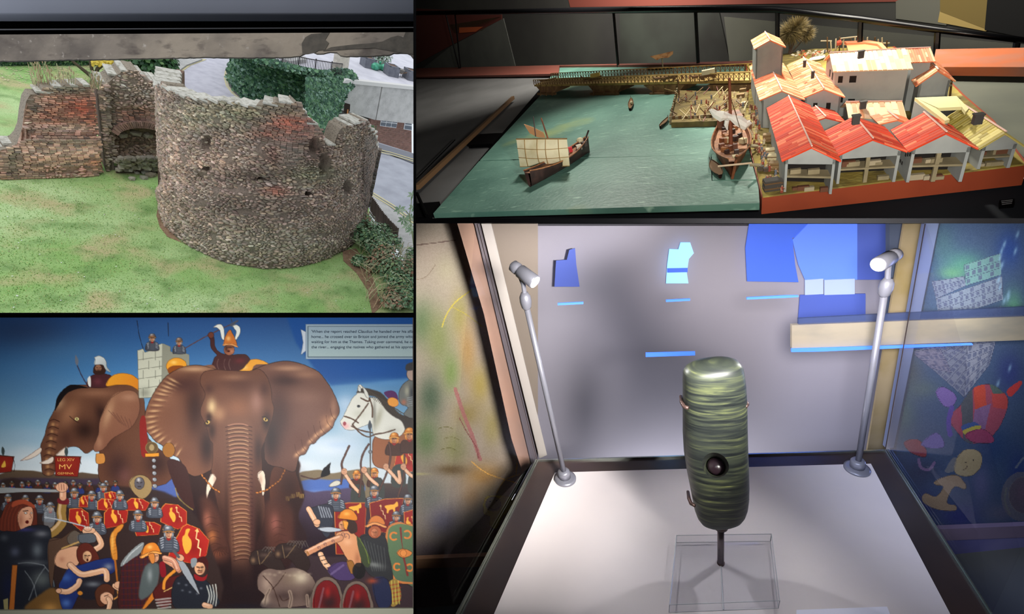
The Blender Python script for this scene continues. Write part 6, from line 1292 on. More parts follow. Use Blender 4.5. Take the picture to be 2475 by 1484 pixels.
for pts, bow in (([(832, 1142), (850, 1170), (866, 1188)], [(844, 1078), (834, 1100), (826, 1120), (828, 1140), (824, 1170)]), ([(880, 1138), (894, 1156), (912, 1172)], [(891, 1074), (878, 1096), (872, 1120), (874, 1150), (868, 1200)]), ([(933, 1130), (952, 1150), (966, 1166), (964, 1140)], [(940, 1070), (944, 1100), (936, 1140), (910, 1200)]), ([(975, 1130), (990, 1146), (1004, 1156)], [(978, 1100), (976, 1150), (962, 1200)])):
    Pg([(pts[-1][0]-14, pts[-1][1]-10), (pts[-1][0]+12, pts[-1][1]-14), (pts[-1][0]+16, pts[-1][1]+34), (pts[-1][0]-16, pts[-1][1]+34)], (62, 64, 60)); Ln(bow, 5, (62, 40, 36)); Ln(bow, 2, (120, 84, 72), .7); arm(pts, 8); El(pts[0][0], pts[0][1]-2, 7, 8, (222, 168, 132), edge=(90, 50, 36)); [Ln([(pts[0][0]-5, pts[0][1]-6+i*3), (pts[0][0]+4, pts[0][1]-7+i*3)], .8, (110, 62, 44), .8) for i in range(4)]
Ln([(894, 1020), (895, 1060), (895, 1110), (896, 1150)], 3, (76, 66, 60)); Pg([(894, 1016), (899, 1030), (894, 1040), (890, 1030)], (70, 76, 84)); El(895, 1092, 4, 4, (120, 122, 126), edge=K)
Pg([(795, 1176), (800, 1168), (812, 1162), (822, 1164), (820, 1172), (806, 1176)], (206, 200, 184), edge=K)
shieldq([(808, 1222), (842, 1215), (886, 1215), (880, 1340), (812, 1340)], (132, 34, 32), 1, 1.0, 828, 1242); soldier(812, 1196, 1.3); soldier(905, 1190, 1.25)
Pg([(744, 1232), (764, 1224), (790, 1218), (806, 1230), (804, 1270), (790, 1300), (768, 1270)], (52, 54, 64), edge=K)
for i in range(5): Ln([(770+i*6, 1224+i), (778+i*6, 1250)], 3, (170, 174, 182), .7)
arm([(746, 1230), (758, 1252), (766, 1268)], 12); El(766, 1262, 9, 7, (220, 166, 128), edge=K); Pg([(770, 1276), (800, 1274), (828, 1281), (800, 1286), (776, 1283)], (176, 182, 190), edge=K)
shieldq([(893, 1216), (930, 1206), (976, 1204), (962, 1270), (940, 1290), (898, 1280)], (122, 32, 32), 1, 1.05, 914, 1240); soldier(986, 1210, 1.15); shieldq([(976, 1238), (1004, 1230), (1004, 1300), (978, 1290)], (150, 34, 30), 0, .9); soldier(958, 1250, 1.1, 'steel', 'steel')
# green oval shield
k = Pg([(932, 1300), (940, 1272), (962, 1262), (985, 1268), (1004, 1280), (1004, 1408), (984, 1412), (962, 1408), (946, 1392), (936, 1350)], (98, 122, 84), edge=K, ew=1.6, grad=(932, 1262, 1004, 1400, (82, 102, 78))); Ln([(1004, 1272), (985, 1266), (962, 1264), (940, 1274), (934, 1300), (937, 1350), (948, 1390), (964, 1406), (1004, 1410)], 5, (206, 122, 66), .95, clip=k)
Ln([(968, 1276), (971, 1310), (975, 1335)], 4.5, (122, 50, 46), taper=True); Ln([(985, 1390), (980, 1365), (975, 1345)], 5, (122, 50, 46)); Pg([(959, 1337), (972, 1326), (995, 1334), (990, 1344), (972, 1348)], (214, 128, 62), edge=K); El(975, 1337, 8, 8, (226, 140, 70), edge=(110, 60, 30))
for x, y, r, f in ((952, 1296, 9, 1), (984, 1292, 9, -1), (960, 1370, 8, 1), (990, 1372, 8, -1)): Ln([(x+r*math.cos(a)*f, y+r*math.sin(a)) for a in np.linspace(.9, 5.4, 9)], 4.4, (216, 126, 58))
# man in a dark cloak beside the shield
CK = Pg([(868, 1300), (900, 1290), (930, 1296), (940, 1340), (950, 1400), (930, 1400), (896, 1392), (876, 1360)], (48, 48, 50), edge=K)
for i in range(7): Ln([(880+i*8, 1306+i*3), (890+i*7, 1340+i*4), (900+i*5, 1380)], 2.2, (96, 98, 96), .5, clip=CK)
Bl(905, 1365, 26, 8, (150, 152, 146), .6, .2, CK); El(906, 1286, 16, 15, (170, 92, 60), edge=K); face(905, 1288, 1.35, (196, 120, 84), -1); Pg([(890, 1268), (896, 1252), (910, 1246), (924, 1252), (930, 1268), (906, 1264)], (206, 120, 60), edge=K); Pg([(884, 1270), (906, 1262), (934, 1272), (930, 1276), (906, 1268), (888, 1275)], (226, 150, 90), edge=K)
Pg([(940, 1410), (960, 1402), (970, 1440), (960, 1462), (944, 1462)], (150, 120, 60)); [Ln([(942, 1415+i*10), (968, 1410+i*10)], 3, (150, 50, 40), .7) for i in range(5)]; [Ln([(946+i*8, 1404), (950+i*8, 1460)], 1.6, (220, 206, 90), .8) for i in range(3)]
Pg([(900, 1402), (936, 1400), (946, 1460), (914, 1466)], (40, 44, 70), edge=K); Bl(900, 1404, 16, 8, (170, 70, 44), .8)
# tattooed charioteer
TB_ = Pg([(812, 1290), (826, 1284), (846, 1284), (862, 1296), (868, 1320), (873, 1350), (872, 1370), (856, 1366), (838, 1350), (822, 1322), (812, 1308)], (212, 146, 102), edge=K, ew=1.3); Bl(840, 1310, 14, 10, (236, 180, 140), .6, 0, TB_); Bl(864, 1350, 8, 20, (150, 90, 62), .6, 0, TB_)
arm([(822, 1300), (790, 1312), (762, 1326), (738, 1338)], 15, (198, 136, 100)); El(733, 1340, 9, 9, (216, 158, 118), edge=K); Ln([(742, 1332), (747, 1342)], 2.4, (150, 100, 40))
for x, y, r in ((836, 1296, 8), (828, 1292, 5), (804, 1308, 4), (785, 1316, 4), (770, 1324, 4)): Ln([(x+r*math.cos(a)*(a/6), y+r*math.sin(a)*(a/6)) for a in np.linspace(.5, 7, 12)], 1.4, (90, 62, 72), .8)
arm([(775, 1340), (786, 1362), (800, 1376)], 13, (226, 174, 134)); [Ln([(770+i*7, 1346+i*9), (784+i*6, 1342+i*9)], 2, (40, 30, 30)) for i in range(4)]
face(828, 1270, 1.5, (206, 140, 100), -1); Pg([(842, 1254), (860, 1262), (864, 1284), (848, 1290), (838, 1272)], (60, 40, 34)); HG = Pg([(818, 1254), (822, 1240), (834, 1231), (850, 1232), (862, 1246), (862, 1258), (840, 1256)], (214, 126, 40), edge=K, ew=1.2); Bl(838, 1242, 10, 6, (250, 190, 100), .7, 0, HG); Pg([(828, 1258), (842, 1262), (838, 1280), (832, 1276)], (226, 150, 60), edge=K)
Pg([(862, 1296), (880, 1320), (896, 1352), (890, 1372), (874, 1356)], (62, 70, 48)); Ln([(868, 1300), (884, 1330), (892, 1362)], 2, (120, 136, 60), .8)
Pg([(792, 1376), (820, 1358), (850, 1362), (866, 1380), (850, 1402), (812, 1400)], (74, 56, 96), edge=K); Ln([(800, 1388), (830, 1366)], 5, (120, 100, 140), .6); Pg([(838, 1358), (852, 1356), (858, 1380), (848, 1386)], (150, 100, 50), edge=K); El(868, 1380, 16, 20, (30, 28, 28), a=.9)
# --- chariot horses
for x, y, sx in ((640, 1340, 1), (700, 1325, 1)):
    k = Pg([(x-36, y+6), (x-28, y-8), (x-8, y-12), (x+14, y-10), (x+34, y+6), (x+50, y+40), (x+30, y+60), (x+4, y+30), (x-10, y+24), (x-30, y+26), (x-37, y+18)], (48, 36, 34), edge=K); Bl(x-28, y+14, 7, 8, (150, 116, 84), .7, 0, k); Bl(x, y+2, 16, 6, (96, 76, 66), .6, 0, k); Ln([(x-18, y-8), (x-12, y+24)], 1.6, (120, 96, 70)); Ln([(x-8, y+22), (x+6, y+4), (x+14, y-8)], 1.6, (120, 96, 70))
    for i in range(6): Ln([(x-6+i*7, y-10+i*2), (x+2+i*7, y-18), (x+10+i*7, y-12+i*2)], 2, (90, 82, 76), .7)
k = Pg([(622, 1400), (630, 1384), (650, 1374), (680, 1378), (710, 1372), (736, 1380), (756, 1396), (764, 1420), (756, 1450), (740, 1464), (634, 1468), (640, 1440), (624, 1424)], (108, 88, 80), edge=K)
for b in ((645, 1410, 16, 26, (186, 160, 140), .6), (725, 1396, 26, 18, (222, 206, 176), .8), (700, 1400, 30, 20, (120, 100, 84), .6), (690, 1440, 40, 16, (64, 48, 46), .8), (750, 1440, 20, 20, (44, 32, 30), .8), (640, 1450, 12, 16, (214, 196, 170), .7)): Bl(*b, 0, k)
for pts in ([(636, 1392), (660, 1420), (676, 1466)], [(690, 1384), (668, 1414), (640, 1440)], [(676, 1440), (684, 1452), (700, 1446)]): Ln(pts, 2, (60, 40, 34))
for pts, w in (([(640, 1462), (644, 1440), (652, 1424)], 9), ([(700, 1466), (704, 1446), (700, 1430)], 9), ([(744, 1464), (742, 1440)], 8)): Ln(pts, w, (150, 128, 112), .8); Ln(pts, 1.4, K, .6)
for i in range(10): Bl(640+i*12, 1384+rm.uniform(-4, 8), 6, 4, (196, 176, 150), .35)
for x, y, r in ((790, 1432, 38), (862, 1440, 36)):
    Pg([(x-r, 1474), (x-r*.95, y), (x-r*.6, y-r*.75), (x, y-r), (x+r*.6, y-r*.75), (x+r*.95, y), (x+r, 1474)], (112, 96, 86), edge=K); k = Pg([(x-r*.8, 1474), (x-r*.76, y), (x-r*.48, y-r*.55), (x, y-r*.78), (x+r*.48, y-r*.55), (x+r*.76, y), (x+r*.8, 1474)], (112, 28, 30), edge=K)
    Bl(x+6, y+24, 26, 28, (40, 32, 34), .8, 0, k); Ln([(x-20, y+40), (x-8, y-10)], 5, (130, 96, 104), .6, clip=k); Bl(x+2, y, 8, 16, (170, 40, 38), .7, 0, k)
# --- the left crowd
Pg([(-10, 1180), (120, 1172), (300, 1176), (420, 1200), (500, 1300), (500, 1480), (-10, 1480)], (52, 38, 36), .95, 2)
for i in range(14): soldier(8+i*21+rm.uniform(-4, 4), 1170+rm.uniform(-3, 5), .62, 'dark' if i % 2 else 'steel', 'blue' if i % 2 else 'brown', skin=(176, 120, 92))
Pg([(-10, 1178), (60, 1180), (150, 1184), (150, 1190), (60, 1190), (-10, 1192)], (150, 152, 152), edge=K)
for x, y, s_ in ((20, 1206, .95), (62, 1208, .9), (96, 1210, 1.0), (122, 1228, 1.1), (180, 1194, 1.1), (222, 1200, 1.05), (250, 1180, .95), (290, 1198, 1.05), (374, 1216, 1.1), (334, 1246, 1.2), (235, 1252, 1.25), (408, 1284, 1.5)):
    if x == 290: shieldq([(252, 1192), (270, 1188), (284, 1192), (280, 1210), (254, 1208)], s=.5)
    soldier(x, y, s_, 'steel', 'steel', skin=(206, 146, 112))
for pts, s_ in (([(192, 1206), (200, 1198), (214, 1198), (212, 1226), (190, 1226)], .6), ([(236, 1212), (246, 1205), (276, 1208), (284, 1214), (270, 1236), (236, 1232)], .7), ([(306, 1212), (318, 1204), (345, 1206), (362, 1216), (352, 1234), (306, 1234)], .8),
    ([(168, 1230), (196, 1228), (214, 1240), (216, 1274), (196, 1284), (166, 1258)], 1.0), ([(252, 1240), (262, 1228), (285, 1226), (310, 1234), (306, 1262), (286, 1272), (252, 1278)], 1.05), ([(390, 1228), (400, 1217), (430, 1220), (452, 1236), (452, 1270), (430, 1280), (388, 1262)], 1.1), ([(320, 1266), (340, 1260), (372, 1262), (390, 1270), (384, 1292), (330, 1296)], .9)): shieldq(pts, s=s_)
k = shieldq([(404, 1350), (420, 1312), (440, 1274), (452, 1266), (482, 1278), (506, 1306), (500, 1340), (490, 1352), (462, 1362)], (170, 40, 34), 0, 1.9, 458, 1310, .25)
soldier(374, 1218, 1.1); soldier(334, 1248, 1.2); soldier(290, 1200, 1.05); soldier(408, 1290, 1.45); soldier(235, 1254, 1.25)
Pg([(312, 1166), (328, 1150), (350, 1150), (366, 1166), (364, 1190), (344, 1206), (322, 1190)], (150, 124, 84), edge=K); El(337, 1168, 12, 15, (86, 82, 88), edge=K); Bl(335, 1160, 5, 6, (220, 214, 210), .8); Ln([(331, 1166), (335, 1167)], 1.6, K); Ln([(339, 1167), (343, 1166)], 1.6, K); Ln([(333, 1176), (341, 1176)], 1.4, K)
# banners
for pts in ([(132, 1102), (196, 1104), (188, 1152), (134, 1150)], [(-8, 1100), (34, 1104), (28, 1140), (-8, 1144)]): k = Pg(pts, (132, 36, 28), sm=False, edge=K); Bl(np.mean([p[0] for p in pts]), 1120, 20, 14, (160, 56, 40), .6, 0, k); Ln([pts[0], pts[1]], 2.4, (70, 40, 30), sm=False)
Pg([(6, 1122), (12, 1114), (14, 1128), (4, 1130)], (232, 180, 70)); Pg([(6, 1080), (12, 1090), (8, 1102), (4, 1092)], (60, 70, 70)); Pg([(160, 1080), (165, 1092), (161, 1104), (156, 1092)], (60, 70, 70)); Ln([(30, 1104), (36, 1124), (33, 1140)], 1.2, K); Ln([(192, 1106), (196, 1122)], 1.2, K)
# raised fist and red-haired woman in a black robe
arm([(152, 1212), (148, 1240), (150, 1262), (134, 1282), (120, 1290)], 22, (150, 116, 60)); Ln([(146, 1210), (160, 1212)], 16, (110, 34, 40)); arm([(152, 1188), (152, 1202)], 16, (214, 156, 124)); El(150, 1178, 15, 12, (222, 166, 134), edge=K); [Ln([(142+i*6, 1170), (143+i*6, 1184)], 1.2, (110, 60, 46)) for i in range(4)]
Pg([(106, 1236), (122, 1222), (134, 1240), (130, 1270), (108, 1276)], (160, 166, 170), .5, edge=K); Ln([(108, 1250), (150, 1258), (205, 1272)], 3, (176, 180, 186))
Pg([(2, 1250), (14, 1222), (34, 1210), (62, 1210), (84, 1224), (90, 1250), (84, 1290), (40, 1310), (-8, 1300), (-8, 1260)], (96, 44, 34), edge=K); [Ln([(16+i*9, 1220+i), (6+i*8, 1250), (2+i*9, 1296)], 2, (140, 62, 42), .5) for i in range(8)]
Pg([(34, 1212), (60, 1208), (84, 1222), (80, 1228), (56, 1218), (30, 1226)], (160, 72, 48)); k = Pg([(42, 1250), (50, 1232), (68, 1224), (79, 1230), (80, 1256), (72, 1274), (58, 1286), (48, 1276)], (214, 154, 122), edge=K); Bl(50, 1258, 8, 20, (150, 90, 70), .6, 0, k); Bl(66, 1246, 8, 10, (238, 188, 156), .6, 0, k); El(62, 1240, 3.6, 1.8, (240, 236, 226), edge=K); El(76, 1240, 2, 1.6, (240, 236, 226), edge=K); Ln([(56, 1235), (68, 1234)], 1.6, K); El(66, 1262, 4.5, 4, (90, 24, 22)); Ln([(72, 1242), (76, 1252), (71, 1254)], 1, (120, 66, 50))
BR = Pg([(-10, 1300), (10, 1284), (40, 1284), (76, 1270), (116, 1272), (124, 1300), (118, 1340), (130, 1400), (132, 1420), (96, 1440), (60, 1474), (-10, 1474)], (34, 36, 44), edge=K)
for b in ((90, 1330, 16, 22, (130, 140, 146), .6), (36, 1334, 14, 14, (110, 116, 140), .5), (80, 1360, 40, 8, (120, 126, 130), .5), (100, 1400, 30, 26, (120, 128, 124), .6), (60, 1280, 30, 6, (60, 56, 110), .8), (100, 1290, 20, 10, (170, 170, 176), .5), (20, 1420, 24, 50, (30, 34, 66), .6), (10, 1300, 12, 10, (80, 84, 90), .6)): Bl(*b, 0, BR)
for pts in ([(44, 1362), (70, 1360), (106, 1366)], [(106, 1366), (126, 1394), (131, 1418)], [(60, 1380), (80, 1410), (90, 1450)], [(110, 1370), (90, 1400), (70, 1450)]): Ln(pts, 2.4, (150, 156, 160), .5, clip=BR)
Pg([(30, 1366), (42, 1366), (34, 1474), (22, 1474)], (176, 100, 44), sm=False, edge=(80, 40, 16)); Pg([(8, 1450), (20, 1446), (20, 1474), (10, 1474)], (150, 140, 96), sm=False)
Pg([(60, 1474), (96, 1438), (132, 1422), (150, 1474)], (112, 80, 44), 1, 2); Bl(120, 1470, 24, 16, (206, 150, 80), .7)
# struggling group
Pg([(118, 1308), (150, 1300), (180, 1280), (200, 1300), (190, 1330), (140, 1340), (126, 1420), (118, 1380)], (84, 62, 50), edge=K); k = Pg([(162, 1300), (170, 1288), (182, 1282), (196, 1292), (200, 1308), (184, 1318), (166, 1314)], (96, 84, 74), edge=K); Ln([(150, 1326), (170, 1318), (200, 1306)], 4, (190, 150, 90))
k = Pg([(131, 1356), (140, 1334), (156, 1326), (186, 1320), (196, 1332), (190, 1362), (170, 1376), (140, 1370)], (214, 160, 126), edge=K); Bl(150, 1352, 8, 8, (170, 110, 84), .6, 0, k)
arm([(228, 1288), (240, 1302), (244, 1318), (230, 1328)], 13); arm([(205, 1284), (224, 1282)], 12); El(212, 1278, 10, 6, (210, 160, 130), edge=K); [Bl(206+i*5, 1275, 2, 3, (230, 230, 230), .8) for i in range(4)]; Pg([(190, 1292), (226, 1290), (230, 1310), (194, 1312)], (86, 90, 96), edge=K)
Pg([(188, 1354), (186, 1330), (198, 1314), (216, 1314), (228, 1326), (240, 1350), (226, 1372), (204, 1374)], (92, 40, 32), edge=K); face(211, 1345, 1.75, (222, 170, 128), 1, True)
k = Pg([(168, 1372), (200, 1364), (240, 1352), (272, 1350), (280, 1376), (262, 1390), (220, 1400), (190, 1440), (172, 1474), (150, 1470), (142, 1420), (150, 1400)], (40, 60, 128), edge=K, grad=(150, 1360, 270, 1460, (28, 34, 76)))
Bl(160, 1396, 16, 12, (70, 110, 180), .6, 0, k); Bl(160, 1458, 14, 12, (90, 130, 200), .7, 0, k); Bl(262, 1370, 14, 10, (150, 156, 160), .7, 0, k); Pg([(196, 1400), (240, 1390), (268, 1410), (262, 1440), (210, 1450), (186, 1430)], (36, 34, 42), 1, 1); Bl(225, 1412, 22, 8, (150, 156, 162), .6)
arm([(170, 1366), (196, 1388), (228, 1384), (254, 1380), (258, 1400)], 14); arm([(144, 1428), (164, 1430), (186, 1416), (192, 1404)], 13); El(142, 1428, 7, 6, (220, 166, 132), edge=K); El(194, 1434, 6, 5, (206, 130, 46))
# carnyx (golden war horn)
Ln([(284, 1410), (281, 1380), (278, 1352)], 4.5, (170, 96, 36)); k = Pg([(272, 1352), (266, 1320), (266, 1298), (276, 1280), (290, 1268), (299, 1268), (294, 1280), (284, 1290), (280, 1306), (283, 1330), (284, 1352)], (206, 128, 48), edge=(84, 40, 12), ew=1.3); [Ln([(268+i, 1300+i*8), (282, 1296+i*8)], .9, (120, 66, 22), .6, clip=k) for i in range(6)]; Bl(272, 1310, 4, 30, (246, 190, 96), .7, 0, k)
# boy at the bottom with hand to mouth
Pg([(232, 1452), (230, 1430), (244, 1414), (262, 1412), (276, 1424), (274, 1440), (256, 1462), (240, 1466)], (86, 48, 34), edge=K); k = El(258, 1446, 16, 15, (222, 166, 132), edge=K); Bl(250, 1440, 10, 8, (236, 186, 152), .6, 0, k); Ln([(252, 1441), (262, 1438)], 1.5, K); arm([(278, 1416), (296, 1430), (304, 1460), (300, 1474)], 13); El(286, 1414, 10, 9, (222, 168, 132), edge=K); arm([(262, 1474), (266, 1456), (262, 1448)], 11); Ln([(276, 1448), (286, 1440), (284, 1430)], 3.4, (206, 140, 70))
# cloaked man with golden helmet, tartan
TT_ = Pg([(290, 1400), (300, 1350), (330, 1340), (360, 1344), (384, 1372), (386, 1400), (368, 1440), (340, 1474), (288, 1474)], (66, 34, 34), edge=K)
for i in range(9): Ln([(292, 1352+i*14), (384, 1350+i*14)], 2.4, (110, 30, 34), .45, clip=TT_); Ln([(296+i*10, 1340), (300+i*10, 1474)], 2.2, (40, 30, 60), .5, clip=TT_)
Pg([(352, 1368), (384, 1366), (378, 1420), (344, 1450), (336, 1430)], (84, 92, 92), 1, 1); Bl(362, 1390, 8, 20, (170, 176, 176), .6); Pg([(300, 1350), (330, 1320), (348, 1312), (340, 1336), (318, 1352), (292, 1370)], (130, 134, 134)); [Ln([(346-i*3, 1314+i*2), (320-i*3, 1336+i*2), (298, 1362+i)], 1.2, (196, 200, 200), .6) for i in range(4)]
face(374, 1346, 1.7, (214, 152, 112), 1); k = Pg([(342, 1346), (348, 1322), (362, 1312), (378, 1314), (388, 1334), (372, 1334)], (214, 124, 44), edge=K, ew=1.2); Bl(362, 1322, 8, 6, (250, 196, 110), .8, 0, k); Pg([(340, 1344), (370, 1332), (390, 1336), (388, 1340), (368, 1338), (344, 1350)], (236, 160, 80), edge=K); Pg([(358, 1340), (372, 1338), (374, 1358), (366, 1362)], (206, 126, 60), edge=K)
arm([(400, 1354), (420, 1366), (432, 1378)], 13, (206, 140, 108)); Pg([(386, 1362), (398, 1360), (402, 1390), (390, 1394)], (130, 26, 36)); Pg([(344, 1470), (372, 1428), (386, 1430), (352, 1470)], (206, 120, 44), edge=K)
k = Pg([(370, 1430), (400, 1400), (440, 1390), (450, 1410), (430, 1440), (400, 1470), (380, 1460)], (84, 32, 30), edge=K); Ln([(396, 1422), (400, 1400), (424, 1378)], 7, (222, 140, 50)); Ln([(396, 1430), (416, 1420), (424, 1404), (430, 1404)], 1.8, (230, 190, 110), sm=False)
# soldier with the short sword, lower centre
k = Pg([(424, 1400), (450, 1388), (480, 1392), (506, 1410), (524, 1440), (530, 1460), (500, 1474), (430, 1474), (414, 1440)], (36, 38, 46), edge=K); [Ln([(500+i*7, 1416-i), (506+i*6, 1440), (500+i*7, 1464)], 3, (206, 206, 196), .8) for i in range(4)]; [Bl(432+i*9, 1410+(i*17) % 30, 4, 3, (120, 124, 134), .7, 0, k) for i in range(7)]; arm([(494, 1462), (508, 1466)], 12)
[Ln([(376+i*2, 1450+i*7), (412, 1446+i*7)], 4, (190, 190, 184), .7) for i in range(4)]
face(483, 1374, 2.1, (222, 164, 124), -1); Pg([(472, 1356), (482, 1348), (496, 1346), (504, 1360), (502, 1380), (496, 1366), (486, 1360)], (66, 26, 26)); Ln([(478, 1380), (488, 1380)], 2, (60, 30, 26)); Pg([(470, 1388), (490, 1396), (502, 1388), (494, 1404), (474, 1402)], (140, 30, 34))
Pg([(426, 1352), (436, 1350), (458, 1378), (482, 1434), (470, 1424), (444, 1388)], (150, 154, 160), edge=K); El(436, 1348, 10, 8, (214, 156, 120), .5, edge=K); Ln([(420, 1332), (432, 1346)], 7, (84, 84, 88)); Pg([(462, 1352), (476, 1350), (474, 1366), (464, 1372)], (130, 136, 140))
arm([(398, 1348), (420, 1356), (430, 1376)], 12, (200, 136, 110))
Bl(590, 1466, 80, 12, (30, 26, 34), .8)
# plaque panel (print)
Pg([(727, 796), (741, 803), (741, 847), (727, 858), (733, 828)], (196, 204, 214), sm=False, edge=(70, 84, 100)); Pg([(739, 784), (1004, 784), (1004, 868), (739, 868)], (160, 178, 190), sm=False, edge=(90, 110, 130)); Pg([(743.5, 788), (1004, 788), (1004, 864), (743.5, 864)], (78, 96, 110), sm=False); Pg([(745.5, 790), (1004, 790), (1004, 862), (745.5, 862)], (150, 170, 184), sm=False, grad=(745, 790, 745, 862, (166, 186, 186)))
Pg([(-10, 1450), (1010, 1450), (1010, 1480), (-10, 1480)], (40, 30, 30), .0)
# soft print grain
IMG += (np.random.RandomState(3).rand(PH, PW, 1).astype(np.float32)-.5)*9; IMG = np.clip(_blur(IMG[..., 0], 0)[..., None]*0+IMG, 0, 255)
# the sheet that carries the print: a fine grid of real faces with the print's colours
DM = 3.0; GS = 1.45; gx = np.arange(0, int((MX1-2-MX0)/GS)); gy = np.arange(0, int((MY1-MY0)/GS)); nx_, ny_ = len(gx), len(gy)
px_ = MX0+gx*GS; py_ = MY0+1.5+gy*GS; PX, PY = np.meshgrid(px_, py_)
co = np.stack([(PX-CX)/FPX*DM, np.full_like(PX, DM), -(PY-CY)/FPX*DM], -1).reshape(-1, 3)
ii = np.arange(nx_*ny_).reshape(ny_, nx_); q4 = np.stack([ii[:-1, :-1], ii[1:, :-1], ii[1:, 1:], ii[:-1, 1:]], -1).reshape(-1, 4)
me = bpy.data.meshes.new('painted_print'); me.vertices.add(len(co)); me.loops.add(q4.size); me.polygons.add(len(q4)); me.vertices.foreach_set('co', co.ravel().astype(np.float32)); me.loops.foreach_set('vertex_index', q4.ravel().astype(np.int32)); me.polygons.foreach_set('loop_start', (np.arange(len(q4))*4).astype(np.int32)); me.update(calc_edges=True)
sx = np.clip(((PX-MX0)*MS).astype(int), 0, PW-2); sy = np.clip(((PY-MY0)*MS).astype(int), 0, PH-2); cl = (IMG[sy, sx]+IMG[sy, sx+1]+IMG[sy+1, sx]+IMG[sy+1, sx+1])/4/255.0
cl = np.where(cl <= .04045, cl/12.92, ((cl+.055)/1.055)**2.4); at = me.color_attributes.new('Col', 'FLOAT_COLOR', 'POINT'); at.data.foreach_set('color', np.concatenate([cl.reshape(-1, 3), np.ones((nx_*ny_, 1))], 1).astype(np.float32).ravel())
print_m = M('satin_print', (128, 128, 128), .45, attr=True, spec=.25, bump=(240, .12, .0006)); me.materials.append(print_m)
mur = thing(F0, 'mural', 'painted mural of a great brown war elephant above a crowd of soldiers', 'mural', ((500-CX)/FPX*DM, DM, -(1470-CY)/FPX*DM))
po = bpy.data.objects.new('painted_print', me); COL.objects.link(po); po.parent = mur; po.matrix_local = INV[mur.name]; INV[po.name] = INV[mur.name]
def wq(x0, y0, x1, y1, d, th, name, mat, root=None, **k):
    q = MB(); P = [ray(x, y)*d for x, y in ((x0, y1), (x1, y1), (x1, y0), (x0, y0))]; q.slab(P, (0, th, 0))
    return part(root, name, q, mat, **k) if root else solo(F0, name, q, mat, **k)
wq(-12, 764, 1001.5, 1476, DM+.003, .03, 'backing_board', M('board', (120, 110, 100), .8), mur)
q = MB(); P = [ray(x, y)*(DM-.01) for x, y in ((-12, 1504), (1001.5, 1504), (1001.5, 1470.5), (-12, 1475.5))]; q.slab(P, (0, .05, 0)); solo(F0, 'baseboard_front', q, M('grey_green_ledge', (152, 152, 134), .7), kind='structure')
q = MB(); P = [ray(x, y)*(DM+.04) for x, y in ((-930, 2650), (1001.5, 2650), (1001.5, 766), (-930, 766))]; q.slab(P, (0, .03, 0)); solo(F0, 'wall_mural', q, M('dull_wall', (120, 120, 116), .8), kind='structure')
wq(-12, 756, 1001.5, 767.6, DM-.004, .05, 'trim_7', black, kind='structure')
def text(root, name, s, x, y, h, mat, d=DM-.0015, wid=None, F=None):
    """flat lettering; x, y is the left end of the base line in the picture"""
    cu = bpy.data.curves.new(name, 'FONT'); cu.body = s; cu.size = 1.0; o = bpy.data.objects.new(name, cu); COL.objects.link(o); bpy.context.view_layer.update()
    me = bpy.data.meshes.new_from_object(o.evaluated_get(bpy.context.evaluated_depsgraph_get())); bpy.data.objects.remove(o); bpy.data.curves.remove(cu)
    V_ = np.array([v.co[:] for v in me.vertices]); w0 = V_[:, 0].max()-V_[:, 0].min(); sy_ = h/.7; sx_ = (wid/w0) if wid else sy_
    mb = MB(); mb.v = [tuple(ray(x+(v[0]-V_[:, 0].min())*sx_, y-v[1]*sy_)*d) for v in V_]; mb.f = [tuple(p.vertices) for p in me.polygons]
    bpy.data.meshes.remove(me); return part(root, name, mb, mat)
ink = M('slate_ink', (52, 72, 92), .6)
for s, y, w in (("'When the report reached Claudius he handed over his affa", 804.5, 246), ("home... he crossed over to Britain and joined the army whic", 817, 246), ("waiting for him at the Thames. Taking over command, he cr", 829.5, 246), ("the river... engaging the natives who gathered at his approa", 842, 246)): text(mur, 'lettering', s, 752.5, y, 6.6, ink, wid=w)
gold = M('gold_paint', (232, 170, 90), .5)
text(mur, 'lettering', 'LEG XIV', 139, 1114.5, 7.0, gold, wid=41); text(mur, 'lettering', 'MV', 143, 1134, 12, gold, wid=31); text(mur, 'lettering', 'GEMINA', 139, 1146.5, 5.2, gold, wid=39)
# ================================================================== BAY 4: the glass case with the pierced stone
G4 = F4.G; rng4 = random.Random(44)
case = thing(F4, 'display_case', 'glass display case with white base board and dark metal frame', 'display case', G4(1740, 1300))
def c4(root, name, px, h, th, mat, **k): q = MB(); q.slab([G4(x, y, h) for x, y in px], (0, 0, -th)); return part(root, name, q, mat, **k)
board_m = M('white_board', (210, 201, 203), .6, noise=[(5, (200, 192, 196), .4, .7)]); dkf = M('dark_case_frame', (46, 40, 42), .25, noise=[(3, (66, 52, 48), .42, .66)]); chrome = M('polished_edge', (170, 176, 172), .2, metal=.9)
c4(case, 'base_board', [(1193, 1486), (1122, 1660), (2390, 1660), (2298, 1486), (2105, 1120.5), (1341, 1142)], .004, .03, board_m)
c4(case, 'frame', [(1108, 1486), (1020, 1660), (1140, 1660), (1197, 1486), (1347, 1140), (1301, 1113)], .003, .03, dkf)
c4(case, 'frame', [(2292, 1486), (2370, 1660), (2510, 1660), (2394, 1486), (2137, 1089), (2098, 1122)], .003, .03, dkf)
c4(case, 'frame', [(1301, 1112), (1343, 1145), (2104, 1124), (2139, 1087)], .0025, .03, dkf)
for px in ([(1100, 1486), (1104, 1486), (1298, 1110), (1295, 1109)], [(1112, 1486), (1115, 1486), (1301, 1113), (1299, 1112)], [(1300, 1110), (1300, 1112.5), (2139, 1088.5), (2139, 1086)], [(2140, 1086), (2394, 1486), (2391, 1486), (2138, 1088)], [(2144, 1085), (2402, 1486), (2399, 1486), (2142, 1086)]): c4(case, 'metal_edge', px, .006, .01, chrome)
